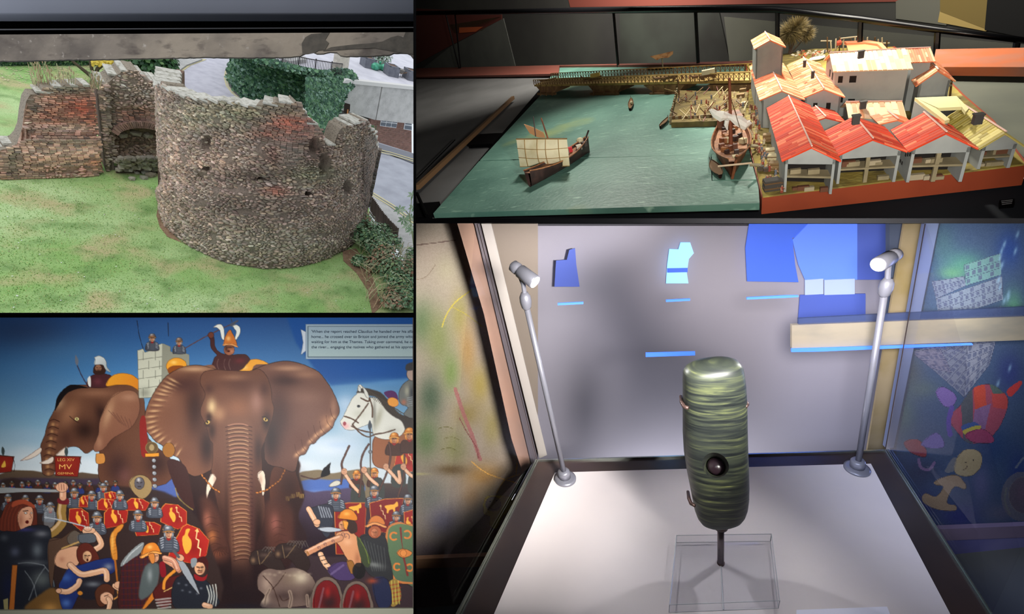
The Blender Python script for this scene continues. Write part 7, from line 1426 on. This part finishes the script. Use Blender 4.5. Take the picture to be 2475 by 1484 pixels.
c4(case, 'glass_edge', [(2141, 1086), (2144, 1086), (2401, 1487), (2393, 1487)], .0045, .02, M('green_glass_edge', (96, 110, 104), .15)); c4(case, 'glass_edge', [(1299, 1111), (1297, 1110), (1103, 1487), (1113, 1487)], .0045, .02, M('green_glass_edge_b', (92, 94, 88), .15))
A4, B4 = G4(1298, 1111), G4(2140, 1086); t4 = (B4-A4)/np.linalg.norm(B4-A4); n4 = np.array([t4[1], -t4[0], 0])          # back glass line; n4 points to the viewer
def bk(x, y, off=0.0): return F4.V(x, y, A4-n4*off, B4-n4*off)
def vp(root, name, px, off, mat, th=.004, F=F4, **k):
    q = MB(); q.slab([bk(x, y, off) for x, y in px], -n4*th)
    return part(root, name, q, mat, **k) if root else solo(F, name, q, mat, **k)
gm = bpy.data.materials.new('case_glass'); gm.use_nodes = True; nt = gm.node_tree; nt.nodes.clear(); o_ = nt.nodes.new('ShaderNodeOutputMaterial'); mx = nt.nodes.new('ShaderNodeMixShader'); tr_ = nt.nodes.new('ShaderNodeBsdfTransparent'); gl = nt.nodes.new('ShaderNodeBsdfGlossy'); gl.inputs['Roughness'].default_value = .02; tr_.inputs[0].default_value = (.96, .955, .965, 1)
fr = nt.nodes.new('ShaderNodeFresnel'); fr.inputs[0].default_value = 1.06; nt.links.new(fr.outputs[0], mx.inputs[0]); nt.links.new(tr_.outputs[0], mx.inputs[1]); nt.links.new(gl.outputs[0], mx.inputs[2]); nt.links.new(mx.outputs[0], o_.inputs[0])
vp(case, 'glass_pane', [(1298, 1111), (2140, 1086), (2236, 541), (1153, 541)], 0, gm, .002)
for px in ([(1298, 1111), (1101, 1486), (1010, 1486), (1010, 700), (1153, 541)],):
    pass
tl, tr4 = bk(1153, 541), bk(2236, 541); fl, frr = G4(1103, 1480), G4(2395, 1480)
hl = tl[2]*.55
q = MB(); q.slab([A4, fl, fl+np.array([0, 0, .10]), tl], -t4*.002); part(case, 'glass_pane', q, gm)
q = MB(); q.slab([B4, frr, frr+np.array([0, 0, .10]), tr4], t4*.002); part(case, 'glass_pane', q, gm)
for a, b in ((A4, tl), (B4, tr4)): part(case, 'corner_seam', MB().tube([a, b], .0007, 5), dkf)
# gallery wall behind and strips at the corners
gw = M('grey_gallery_wall', (152, 149, 160), .8, noise=[(1.4, (140, 138, 150), .4, .7)])
vp(None, 'wall_back_2', [(1004, 1500), (3500, 1500), (3500, 546), (1004, 546)], .30, gw, .02, kind='structure')
vp(None, 'trim_8', [(1104, 536), (1146, 536), (1290, 1128), (1262, 1140), (1236, 1060), (1170, 760)], .06, M('brown_pink_post', (172, 136, 118), .7, noise=[(9, (158, 130, 116), .4, .7)]), .01, kind='structure')
vp(None, 'trim_9', [(1146, 536), (1156, 536), (1300, 1118), (1286, 1128)], .055, M('grey_post_edge', (112, 104, 110), .6), .01, kind='structure')
vp(None, 'trim_10', [(1162, 536), (1186, 536), (1322, 1100), (1304, 1108)], .10, M('pale_strip', (176, 170, 164), .7), .004, kind='structure')
vp(None, 'trim_11', [(2186, 536), (2238, 536), (2142, 1088), (2096, 1090)], .10, M('ochre_strip', (146, 132, 104), .7, noise=[(10, (128, 112, 70), .45, .65)]), .004, kind='structure')
vp(None, 'trim_12', [(2240, 536), (2270, 536), (2160, 1082), (2142, 1084)], .05, M('blue_grey_post', (104, 116, 150), .6), .01, kind='structure')
# drawings on boards either side
def canvas(x0, x1, y0, y1, s=1.3, c=(100, 100, 100)):
    global MX0, MX1, MY0, MY1, MS, PW, PH, IMG, XX, YY
    MX0, MX1, MY0, MY1, MS = x0, x1, y0, y1, s; PW, PH = int((x1-x0)*s), int((y1-y0)*s); IMG = np.zeros((PH, PW, 3), np.float32)+np.array(c, np.float32)
    YY, XX = np.mgrid[0:PH, 0:PW].astype(np.float32); XX = XX/MS+MX0; YY = YY/MS+MY0
def sheet(root, name, poly_px, off, gs=2.0, mat=None):
    """a flat board in the plane behind the case; only the cells inside poly_px"""
    nx, ny = int((MX1-MX0)/gs), int((MY1-MY0)/gs); mk = pmask(poly_px, sm=False); M_ = np.zeros((PH, PW)); x0, y0, x1, y1, mm = mk; M_[y0:y1, x0:x1] = mm; mb = MB(); idx = {}; cols = []
    def vid(i, j):
        if (i, j) not in idx: idx[(i, j)] = len(mb.v); mb.v.append(tuple(bk(MX0+i*gs, MY0+j*gs, off)))
        return idx[(i, j)]
    for j in range(ny):
        for i in range(nx):
            sx, sy = int(min(PW-1, (i+.5)*gs*MS)), int(min(PH-1, (j+.5)*gs*MS))
            if M_[sy, sx] < .5: continue
            mb.f.append((vid(i, j), vid(i, j+1), vid(i+1, j+1), vid(i+1, j))); c = IMG[sy, sx]; mb.c.append((s2l(float(c[0])), s2l(float(c[1])), s2l(float(c[2])), 1))
    return part(root, name, mb, mat)
drw = M('crayon_drawing', (128, 128, 128), .8, attr=True)
canvas(1000, 1268, 538, 1380, 1.2, (150, 138, 126))
for x, y, rx, ry, c, a in ((1040, 600, 50, 50, (168, 152, 140), .8), (1080, 650, 40, 50, (160, 152, 128), .8), (1020, 780, 40, 70, (84, 104, 72), .9), (1060, 820, 40, 90, (112, 122, 72), .8), (1110, 760, 26, 70, (134, 128, 70), .8), (1130, 850, 26, 90, (160, 128, 78), .9), (1160, 930, 30, 60, (150, 132, 62), .8), (1040, 960, 40, 70, (66, 84, 66), .9), (1090, 900, 26, 60, (102, 126, 66), .8), (1130, 1000, 40, 40, (128, 112, 62), .8), (1030, 1060, 40, 60, (84, 110, 70), .8), (1100, 1080, 40, 60, (120, 122, 78), .8), (1190, 1030, 30, 60, (140, 128, 74), .8), (1170, 1150, 60, 40, (150, 112, 56), .9), (1090, 1135, 50, 16, (88, 68, 40), .8), (1040, 1200, 50, 60, (116, 118, 112), .9), (1070, 1260, 50, 50, (106, 104, 124), .9), (1140, 1200, 30, 40, (150, 120, 84), .8), (1200, 1220, 40, 50, (166, 140, 54), .8), (1150, 1300, 40, 40, (108, 110, 62), .8), (1040, 1330, 60, 30, (118, 108, 124), .7), (1190, 1290, 30, 30, (150, 104, 62), .7)): Bl(x, y, rx, ry, c, a)
Ln([(1006, 592), (1040, 588), (1100, 580)], 2, (96, 76, 70)); Ln([(1052, 640), (1030, 668), (1006, 676)], 2, (120, 104, 90), .7); Ln([(1140, 700), (1100, 730), (1078, 762), (1068, 790)], 3, (176, 160, 70)); Ln([(1090, 740), (1130, 762), (1166, 790)], 2, (160, 146, 70)); Ln([(1100, 940), (1120, 1000), (1140, 1050), (1160, 1110)], 9, (150, 92, 92), .8); Ln([(1110, 1010), (1126, 1040), (1150, 1080), (1156, 1106)], 2, (110, 54, 54), .8)
Ln([(1140, 1116), (1180, 1145), (1252, 1168)], 2.4, (212, 160, 74)); Ln([(1255, 1146), (1220, 1160), (1200, 1190)], 2.4, (212, 166, 84)); Ln([(1250, 1118), (1246, 1150)], 2, (200, 156, 70)); Bl(1010, 1145, 30, 4, (176, 170, 120), .7)
k = Pg([(1170, 1208), (1186, 1198), (1236, 1202), (1232, 1230), (1214, 1250), (1200, 1276), (1184, 1270), (1184, 1248), (1168, 1240)], (196, 172, 52), edge=(130, 104, 40)); El(1192, 1218, 19, 18, (142, 124, 76), edge=(120, 90, 50)); Ln([(1180, 1224), (1192, 1232), (1206, 1226)], 1.4, (90, 66, 50)); El(1185, 1212, 2, 2, (70, 50, 40)); El(1200, 1210, 2, 2, (70, 50, 40))
for x, y in ((1060, 1035), (1072, 1060), (1066, 1086)): Ln([(x, y), (x+20, y-4), (x+36, y+2)], 1.6, (90, 86, 46), .7)
IMG += (np.random.RandomState(4).rand(PH, PW, 1).astype(np.float32)-.5)*10; IMG = np.clip(IMG, 0, 255)
dl = thing(F4, 'drawing_board', 'green and brown children\'s drawing on a board left of the glass case', 'drawing', bk(1100, 1370, .15))
sheet(dl, 'drawing', [(1001, 540), (1104, 540), (1170, 762), (1236, 1062), (1268, 1142), (1268, 1368), (1001, 1368)], .12, 2.2, drw)
vp(dl, 'board', [(1001, 540), (1300, 540), (1300, 1366), (1001, 1366)], .124, M('board_back', (120, 110, 100), .8), .01)
vp(None, 'trim_13', [(1001, 1352), (1180, 1344), (1180, 1370), (1001, 1374)], .09, M('pale_wood_ledge', (190, 146, 112), .6, noise=[(14, (176, 130, 96), .4, .6)]), .01, kind='structure')
vp(None, 'wall_low', [(1001, 1368), (1170, 1362), (1200, 1480), (1200, 1500), (1001, 1500)], .10, M('brown_grey_low_wall', (150, 128, 122), .7), .01, kind='structure')
canvas(2136, 2480, 538, 1300, 1.3, (64, 84, 116))
for x, y, rx, ry, c, a in ((2280, 590, 40, 60, (66, 96, 110), .9), (2330, 640, 60, 40, (80, 140, 120), .8), (2300, 660, 40, 20, (96, 150, 110), .7), (2440, 600, 40, 60, (38, 68, 140), .8), (2450, 740, 30, 50, (90, 150, 120), .8), (2260, 750, 40, 50, (66, 90, 120), .8), (2200, 900, 40, 60, (76, 84, 92), .9), (2230, 940, 50, 30, (88, 104, 104), .7), (2440, 900, 40, 60, (48, 60, 120), .9), (2180, 1000, 40, 60, (86, 110, 104), .8), (2400, 1080, 60, 60, (40, 66, 110), .9), (2230, 1140, 50, 40, (52, 60, 88), .9), (2460, 1150, 30, 70, (40, 60, 124), .9), (2230, 1220, 40, 40, (50, 52, 110), .9), (2320, 1250, 60, 40, (50, 54, 124), .8), (2420, 1240, 50, 30, (96, 98, 120), .8), (2370, 1170, 30, 60, (112, 108, 150), .6)): Bl(x, y, rx, ry, c, a)
def blk(P, rows, cols, fill=(128, 140, 158)):
    k = Pg(P, fill, .85, sm=False, edge=(60, 66, 92)); (x0, y0), (x1, y1), (x2, y2), (x3, y3) = P
    f = lambda u, v: ((x0*(1-u)+x1*u)*(1-v)+(x3*(1-u)+x2*u)*v, (y0*(1-u)+y1*u)*(1-v)+(y3*(1-u)+y2*u)*v)
    for r in range(1, rows): Ln([f(0, r/rows), f(1, r/rows)], 1.3, (60, 66, 96), .8, sm=False)
    for r in range(rows):
        for c in range(cols):
            if (r+c) % 2 == 0 or r % 2 == 1: u, v = (c+.2)/cols, (r+.2)/rows; Pg([f(u, v), f(u+.6/cols, v), f(u+.6/cols, v+.6/rows), f(u, v+.6/rows)], (78, 86, 116), .75, sm=False)
blk([(2262, 722), (2422, 668), (2424, 724), (2270, 776)], 4, 12); blk([(2330, 640), (2418, 612), (2420, 664), (2334, 690)], 3, 6, (110, 150, 150)); blk([(2252, 680), (2330, 668), (2334, 690), (2262, 722)], 3, 8, (120, 130, 150)); blk([(2304, 776), (2420, 740), (2422, 780), (2304, 800)], 3, 9); blk([(2302, 782), (2420, 766), (2414, 822), (2306, 822)], 4, 10, (140, 142, 148)); blk([(2204, 848), (2318, 822), (2404, 826), (2330, 960)], 9, 10, (120, 124, 142)); blk([(2204, 852), (2270, 838), (2300, 900), (2250, 890)], 4, 5, (116, 114, 136))
blk([(2338, 832), (2406, 826), (2392, 880), (2330, 960)], 6, 5, (132, 138, 156))
for i in range(16): x, y = 2420+rm.uniform(-10, 46), 560+rm.uniform(0, 420); Bl(x, y, 4, 12, (140, 180, 210), .7, .3)
BD = Pg([(2292, 1010), (2320, 980), (2350, 940), (2390, 928), (2420, 944), (2436, 966), (2430, 1000), (2410, 1040), (2380, 1066), (2340, 1070), (2310, 1040)], (150, 72, 92), edge=(50, 40, 60)); [Pg(p, c, .9, sm=False, clip=BD) for p, c in (([(2320, 940), (2350, 930), (2352, 1080), (2330, 1080)], (70, 84, 92)), ([(2352, 930), (2380, 925), (2384, 980), (2356, 990)], (186, 72, 54)), ([(2356, 990), (2396, 975), (2380, 1040), (2350, 1030)], (122, 96, 140)), ([(2396, 950), (2440, 950), (2440, 990), (2400, 985)], (180, 70, 66)), ([(2390, 925), (2436, 930), (2436, 950), (2400, 952)], (70, 100, 96)))]
Pg([(2262, 950), (2275, 935), (2298, 944), (2312, 962), (2300, 982), (2280, 980)], (116, 96, 160), edge=(50, 40, 80)); Pg([(2434, 944), (2462, 922), (2470, 928), (2444, 958)], (186, 60, 60)); Ln([(2300, 985), (2292, 1020), (2296, 1050)], 12, (86, 70, 150)); Pg([(2324, 1030), (2356, 1020), (2368, 1036), (2336, 1048)], (60, 84, 140)); Pg([(2328, 1040), (2364, 1028), (2370, 1036), (2336, 1050)], (170, 160, 70)); Pg([(2332, 1050), (2372, 1036), (2400, 1056), (2396, 1070), (2350, 1068)], (146, 60, 96), edge=(60, 30, 50))
Pg([(2184, 1070), (2200, 1062), (2222, 1064), (2238, 1086), (2236, 1104), (2216, 1100), (2196, 1090)], (140, 60, 66), edge=(60, 30, 40)); Pg([(2226, 1072), (2260, 1046), (2278, 1060), (2280, 1080), (2244, 1082)], (108, 96, 160), edge=(60, 50, 100)); Ln([(2220, 1110), (2226, 1130), (2246, 1134), (2258, 1118)], 7, (140, 110, 150), .8)
RB = Pg([(2312, 1108), (2330, 1088), (2355, 1086), (2372, 1100), (2370, 1128), (2350, 1148), (2324, 1150), (2306, 1138)], (172, 156, 118), edge=(96, 80, 60)); Ln([(2326, 1136), (2334, 1132), (2338, 1124)], 1.4, (90, 70, 60)); El(2334, 1118, 1.6, 1.6, (60, 50, 50)); El(2352, 1112, 1.6, 1.6, (60, 50, 50)); Pg([(2284, 1140), (2300, 1110), (2312, 1108), (2306, 1138)], (150, 142, 130), .6)
Pg([(2258, 1164), (2290, 1150), (2316, 1150), (2334, 1172), (2330, 1182), (2306, 1176), (2288, 1214), (2310, 1222), (2308, 1234), (2270, 1232), (2236, 1218), (2228, 1202), (2238, 1192), (2262, 1200), (2280, 1176), (2262, 1172)], (166, 142, 112), edge=(100, 80, 60))
k = El(2470, 1200, 50, 60, (112, 108, 116), a=.8); El(2474, 1196, 36, 44, (96, 84, 96), a=.8, edge=(130, 128, 120)); Bl(2474, 1190, 20, 26, (120, 90, 110), .6); Ln([(2432, 1180), (2428, 1210), (2440, 1240)], 5, (120, 124, 116), .7); Ln([(2455, 1130), (2470, 1110), (2480, 1104)], 5, (150, 156, 150), .6)
IMG += (np.random.RandomState(5).rand(PH, PW, 1).astype(np.float32)-.5)*10; IMG = np.clip(IMG, 0, 255)
dr = thing(F4, 'drawing_board', 'blue children\'s drawing of buildings, bird and rabbit on a board right of the glass case', 'drawing', bk(2300, 1300, .15))
sheet(dr, 'drawing', [(2272, 540), (2478, 540), (2478, 1288), (2166, 1288), (2166, 1084)], .12, 2.2, drw)
vp(dr, 'board', [(2150, 540), (2700, 540), (2700, 1286), (2150, 1286)], .124, M('board_back_b', (70, 80, 100), .8), .01)
vp(None, 'trim_14', [(2150, 1284), (2700, 1262), (2700, 1290), (2150, 1312)], .09, M('pink_grey_ledge', (132, 116, 138), .6), .01, kind='structure')
vp(None, 'wall_low', [(2150, 1308), (2700, 1286), (2700, 1500), (2150, 1500)], .10, M('purple_low_wall', (122, 120, 168), .7, noise=[(6, (96, 96, 150), .45, .65)]), .01, kind='structure')
# blue-lit gallery openings and light slots behind the case
def glow(name, c, s): return M(name, c, .5, emit=c, estr=s)
blue = glow('blue_backlight', (64, 96, 200), .62); lblue = glow('pale_blue_backlight', (130, 190, 250), 1.15); slot = glow('blue_light_slot', (70, 120, 250), 1.2); faint = glow('faint_blue_backlight', (74, 92, 170), .32)
def lit(px, off, mat, label, name='backlit_panel'):
    o = vp(None, name, px, off, mat, .002); return props(o, label, 'light panel', 'blue lit openings behind the case')
lit([(1340, 693), (1344, 630), (1370, 628), (1376, 604), (1390, 600), (1393, 640), (1401, 693)], .28, faint, 'dim blue stepped light shape left of the bright one')
lit([(1610, 685), (1613, 640), (1618, 602), (1640, 603), (1645, 586), (1668, 586), (1677, 612), (1665, 626), (1660, 660), (1664, 685)], .28, lblue, 'brightest pale blue light shape above the stone')
lit([(1613, 649), (1662, 648), (1662, 658), (1613, 659)], .277, blue, 'darker blue band across the brightest light shape')
lit([(1811, 541), (1954, 541), (1938, 570), (1915, 575), (1922, 640), (1930, 682), (1806, 680), (1802, 600)], .28, blue, 'large blue lit opening right of the stone')
lit([(1954, 541), (2072, 541), (2072, 676), (1946, 676), (1930, 640), (1916, 580)], .278, glow('mid_blue_backlight', (88, 122, 226), .66), 'large blue lit opening behind the right lamp')
lit([(1934, 713), (2092, 710), (2092, 780), (1928, 790)], .28, faint, 'dim blue lit strip under the small lit windows')
lit([(2072, 541), (2190, 541), (2176, 676), (2072, 676)], .279, faint, 'dim blue area above the right lamp')
for a, b, lb in ((1946, 1990, 'left small pale lit window'), (1993, 2066, 'right small pale lit window')): lit([(a, 677), (b, 674), (b, 711), (a, 713)], .276, glow('pale_window_light', (150, 166, 206), .55), lb, 'lit_window')
for px, lb in (([(1348, 733), (1410, 730), (1410, 735), (1348, 738)], 'thin blue light slot under the stepped shape'), ([(1610, 725), (1668, 722), (1668, 727), (1610, 730)], 'thin blue light slot under the brightest shape'), ([(1805, 719), (1900, 714), (1930, 714), (1930, 718), (1900, 720), (1805, 724)], 'thin blue light slot under the large blue opening'),
    ([(1561, 853), (1680, 850), (1680, 859), (1561, 863)], 'long bright light slot just above the stone'), ([(1913, 843), (2350, 830), (2352, 834), (1980, 850), (1913, 851)], 'longest blue light slot under the pale reflection strip')): lit(px, .04, slot, lb, 'light_slot')
bm = vp(None, 'pale_reflection', [(1914, 786), (2478, 765), (2478, 822), (1914, 842)], .045, M('pale_reflection_film', (182, 172, 150), .5, noise=[(9, (150, 146, 136), .42, .7, 4, (.4, 3, 3))], alpha=.6), .006); props(bm, 'pale translucent strip imitating a handrail reflection behind the right lamp', 'beam')  # stand-in for a handrail's reflection, put into a tinted strip
vp(None, 'dark_reflection', [(1930, 770), (2478, 742), (2478, 766), (1930, 786)], .047, M('blue_grey_reflection', (70, 84, 124), .5, alpha=.6), .004); props(bpy.data.objects['dark_reflection'], 'blue-grey strip along the top of the pale reflection strip', 'beam')  # darker upper strip of the imitated reflection
# ---- pole lamps
steel = M('brushed_steel', (128, 128, 140), .35, metal=.4); lampw = glow('lamp_face', (255, 255, 250), 5.0)
def polelamp(base, knee, joint, tail, headp, label, sd):
    b = G4(*base, .004); bw = b-n4*0; def_V = lambda x, y, o=0.0: F4.V(x, y, b+n4*o, b+n4*o+t4)
    t = thing(F4, 'pole_lamp', label, 'lamp', b, 0, 'steel pole lamps in the glass case'); k = def_V(*knee); r = .0052
    part(t, 'base', MB().lathe([(.0185, 0), (.0185, .003), (.015, .0045), (.009, .006)], b, n=28), steel, smooth=True)
    part(t, 'collar', MB().lathe([(.0105, .0045), (.0105, .016), (.0085, .019)], b, (k-b), n=20), steel, smooth=True)
    part(t, 'pole', MB().tube([b+np.array([0, 0, .005]), k], .0044, 14), steel, smooth=True)
    j = def_V(*joint); d = Vector(j-k).normalized(); part(t, 'joint', MB().lathe([(.003, -.008), (.007, -.003), (.0085, .006), (.008, .014), (.005, .02)], k, d, n=18), steel, smooth=True)
    a, h = Vector(def_V(*tail, -.012)), Vector(def_V(*headp, .012)); ax = (h-a).normalized(); L_ = (h-a).length
    part(t, 'head', MB().lathe([(.004, -.003), (.0085, 0), (.009, L_*.22), (.0075, L_*.26), (.0078, L_*.3), (.0098, L_*.34), (.0102, L_*.97), (.0092, L_)], a, ax, n=24), steel, smooth=True)
    part(t, 'neck', MB().tube([j, a+(h-a)*.4], .0035, 8), steel)
    part(t, 'lamp_face', MB().lathe([(.0086, L_*.98), (.0088, L_*1.02), (.004, L_*1.05)], a, ax, n=24), lampw)
    part(t, 'cable', MB().tube([a, a+Vector((.004*sd, 0, -.008)), Vector(j)+Vector((0, 0, .004))], .0008, 5), dkf)
    sp = bpy.data.lights.new('lamp_beam', 'SPOT'); sp.energy = 2.2; sp.spot_size = 1.5; sp.spot_blend = .6; sp.shadow_soft_size = .006; so = bpy.data.objects.new('lamp_beam', sp); COL.objects.link(so)
    p0 = F4.M @ (h+ax*.006); tg = F4.M @ (Vector(STC)+Vector((0, 0, -.03))); so.location = p0; so.rotation_euler = (tg-p0).to_track_quat('-Z', 'Y').to_euler(); return t
# ---- the stone
P0 = G4(1742, 1362, .004); SV4 = lambda x, y, o=0.0: F4.V(x, y, P0+n4*o, P0+n4*o+t4)
bot, top = SV4(1742, 1266), SV4(1719, 874); STC = (bot+top)/2
polelamp((1366, 1158), (1272, 738), (1268, 712), (1240, 642), (1293, 682), 'steel pole lamp at the left back corner of the white board', 1)
polelamp((2071, 1134), (2138, 706), (2145, 682), (2166, 614), (2122, 640), 'steel pole lamp at the right back corner, switched on', -1)
axis = Vector(top-bot); LS = axis.length; az = axis.normalized(); nv = Vector(n4); ux_ = nv.cross(az).normalized()*-1; uy_ = az.cross(ux_).normalized()
if ux_.dot(Vector(t4)) < 0: ux_ = -ux_
wpx = (Vector(SV4(1800, 1050))-Vector(SV4(1650, 1050))).length/2
prof = [(0.0, .16), (.004, .36), (.014, .56), (.035, .72), (.065, .82), (.11, .89), (.17, .93), (.26, .965), (.38, .995), (.5, 1.01), (.62, 1.0), (.75, .975), (.86, .94), (.93, .905), (.955, .88), (.975, .80), (.99, .62), (1.0, .35), (1.004, .05)]
rings = []
for u, w in prof:
    c = Vector(bot)+az*LS*u; r = []
    for k in range(40):
        a = 2*PI*k/40; cx_, sx_ = math.cos(a), math.sin(a); e = .82
        r.append(c+ux_*wpx*w*math.copysign(abs(cx_)**e, cx_)+uy_*wpx*.62*w*math.copysign(abs(sx_)**e, sx_)+ux_*.0012*math.sin(u*9))
    rings.append(r)
st = thing(F4, 'pierced_stone', 'polished green banded stone with a round hole on a metal pin', 'stone tool', bot)
q = MB(); q.loft(rings)
def stone_mat():
    m = bpy.data.materials.new('banded_green_stone'); m.use_nodes = True; N = m.node_tree.nodes; L = m.node_tree.links; b = N['Principled BSDF']; b.inputs['Roughness'].default_value = .42
    tc = N.new('ShaderNodeTexCoord'); mp = N.new('ShaderNodeMapping'); mp.inputs['Rotation'].default_value = (0, -.12, 0); mp.inputs['Scale'].default_value = (22, 22, 260); L.new(tc.outputs['Object'], mp.inputs[0])
    n1 = N.new('ShaderNodeTexNoise'); n1.inputs['Scale'].default_value = 1.0; n1.inputs['Detail'].default_value = 7; n1.inputs['Distortion'].default_value = .6; L.new(mp.outputs[0], n1.inputs['Vector'])
    cr = N.new('ShaderNodeValToRGB'); L.new(n1.outputs[0], cr.inputs[0]); e = cr.color_ramp; e.elements[0].position = .30; e.elements[0].color = C(22, 26, 28); e.elements[1].position = .78; e.elements[1].color = C(160, 166, 100)
    for p, c in ((.42, (40, 45, 42)), (.54, (62, 68, 56)), (.66, (92, 98, 68))): x = e.elements.new(p); x.color = C(*c)
    n2 = N.new('ShaderNodeTexNoise'); n2.inputs['Scale'].default_value = 14; n2.inputs['Detail'].default_value = 4; L.new(tc.outputs['Object'], n2.inputs['Vector']); mr = N.new('ShaderNodeMapRange'); mr.inputs[1].default_value = .42; mr.inputs[2].default_value = .7; L.new(n2.outputs[0], mr.inputs[0])
    mx = N.new('ShaderNodeMix'); mx.data_type = 'RGBA'; L.new(mr.outputs[0], mx.inputs[0]); L.new(cr.outputs[0], mx.inputs[6]); mx.inputs[7].default_value = C(46, 50, 50); mr.inputs[4].default_value = .8; L.new(mx.outputs[2], b.inputs['Base Color'])
    bm_ = N.new('ShaderNodeBump'); bm_.inputs['Strength'].default_value = .15; bm_.inputs['Distance'].default_value = .001; L.new(n1.outputs[0], bm_.inputs['Height']); L.new(bm_.outputs[0], b.inputs['Normal']); return m
so_ = part(st, 'stone', q, stone_mat(), smooth=True)
hc4 = Vector(bot)+az*LS*.395+ux_*(-wpx*.055); cut = MB().lathe([(wpx*.22, -wpx*.25), (wpx*.30, .0), (wpx*.33, wpx*.45), (wpx*.40, wpx*.66), (wpx*.46, .10)], hc4, (Vector((0, 0, .6))-hc4).normalized(), n=32)
cme = cut.mesh('cutter', None, inv=INV[st.name]); co_ = bpy.data.objects.new('cutter', cme); COL.objects.link(co_); co_.parent = st
md = so_.modifiers.new('hole', 'BOOLEAN'); md.operation = 'DIFFERENCE'; md.object = co_; md.solver = 'EXACT'; bpy.context.view_layer.update()
nm = bpy.data.meshes.new_from_object(so_.evaluated_get(bpy.context.evaluated_depsgraph_get())); so_.modifiers.clear(); nm.set_sharp_from_angle(angle=.7); so_.data = nm; bpy.data.objects.remove(co_)
added_disc = MB().lathe([(wpx*.28, 0), (wpx*.28, wpx*.12), (wpx*.2, wpx*.2), (wpx*.02, wpx*.22)], hc4, (Vector((0, 0, .6))-hc4).normalized(), n=24); part(st, 'added_hole_disc', added_disc, M('dark_hole_fill', (44, 30, 38), .25), smooth=True)  # added dark disc that keeps the inside of the hole dark
mount_m = M('bronze_mount', (86, 66, 62), .4, metal=.4)
part(st, 'mount_collar', MB().lathe([(.0085, -.006), (.0092, -.001), (.0078, .004), (.0066, .006)], Vector(bot), az, n=20), mount_m, smooth=True)
pin = thing(F4, 'display_pin', 'grey metal pin that carries the pierced stone above the clear block', 'pin', P0); part(pin, 'rod', MB().tube([P0, Vector(bot)], .0042, 14), M('pin_metal', (130, 120, 124), .35, metal=.6), smooth=True); part(pin, 'foot', MB().lathe([(.0048, 0), (.0048, .003)], P0, n=14), mount_m)
for x, y, s_ in ((1652, 972, -1), (1796, 968, 1), (1669, 1205, -1), (1797, 1194, 1)):
    p = Vector(SV4(x, y)); q = MB(); q.tube([p-nv*.012, p+ux_*.002*s_, p+nv*.008+ux_*.0015*s_, p+nv*.012-ux_*.002*s_], [.0018, .0022, .0024, .002], 8); part(st, 'clip', q, mount_m, smooth=True)
# ---- clear acrylic block, seam line, little card
acr = bpy.data.materials.new('clear_acrylic'); acr.use_nodes = True; nt = acr.node_tree; nt.nodes.clear(); o_ = nt.nodes.new('ShaderNodeOutputMaterial'); mx = nt.nodes.new('ShaderNodeMixShader'); mx.inputs[0].default_value = .05; tr_ = nt.nodes.new('ShaderNodeBsdfTransparent'); tr_.inputs[0].default_value = (.975, .98, .99, 1); gl = nt.nodes.new('ShaderNodeBsdfGlossy'); gl.inputs['Roughness'].default_value = .05; nt.links.new(tr_.outputs[0], mx.inputs[1]); nt.links.new(gl.outputs[0], mx.inputs[2]); nt.links.new(mx.outputs[0], o_.inputs[0])
blkq = [(1617, 1480), (1881, 1470), (1862, 1308), (1634, 1311)]; ab = thing(F4, 'acrylic_block', 'clear acrylic block under the pin on the white board', 'block', G4(1745, 1400))
low_ = [G4(x, y, .0042) for x, y in blkq]; hi_ = [G4(x, y, .020) for x, y in ((1622, 1452), (1877, 1446), (1867, 1284), (1630, 1287))]
hi_ = [p+np.array([0, 0, .014]) for p in low_]
part(ab, 'block', MB().hexa(low_+hi_), acr)
edge_m = M('acrylic_edge', (206, 208, 214), .15, alpha=.75)
for a, b in [(0, 1), (1, 2), (2, 3), (3, 0)]:
    part(ab, 'polished_edge', MB().tube([hi_[a], hi_[b]], .0006, 5), edge_m); part(ab, 'polished_edge', MB().tube([low_[a], low_[b]], .0005, 5), edge_m)
for a in range(4): part(ab, 'polished_edge', MB().tube([hi_[a], low_[a]], .0006, 5), edge_m)
part(ab, 'seam', MB().tube([P0+np.array([0, 0, .0005]), (low_[0]+low_[1])/2+np.array([0, 0, .001])], .0008, 5), edge_m)
cd = MB(); cd.slab([G4(x, y, .0052) for x, y in ((1925, 1474), (2144, 1466), (2170, 1530), (1925, 1530))], (0, 0, -.0008)); solo(F4, 'label_card', cd, M('lavender_card', (222, 222, 240), .6), 'pale lavender card at the front edge of the white board', 'card')
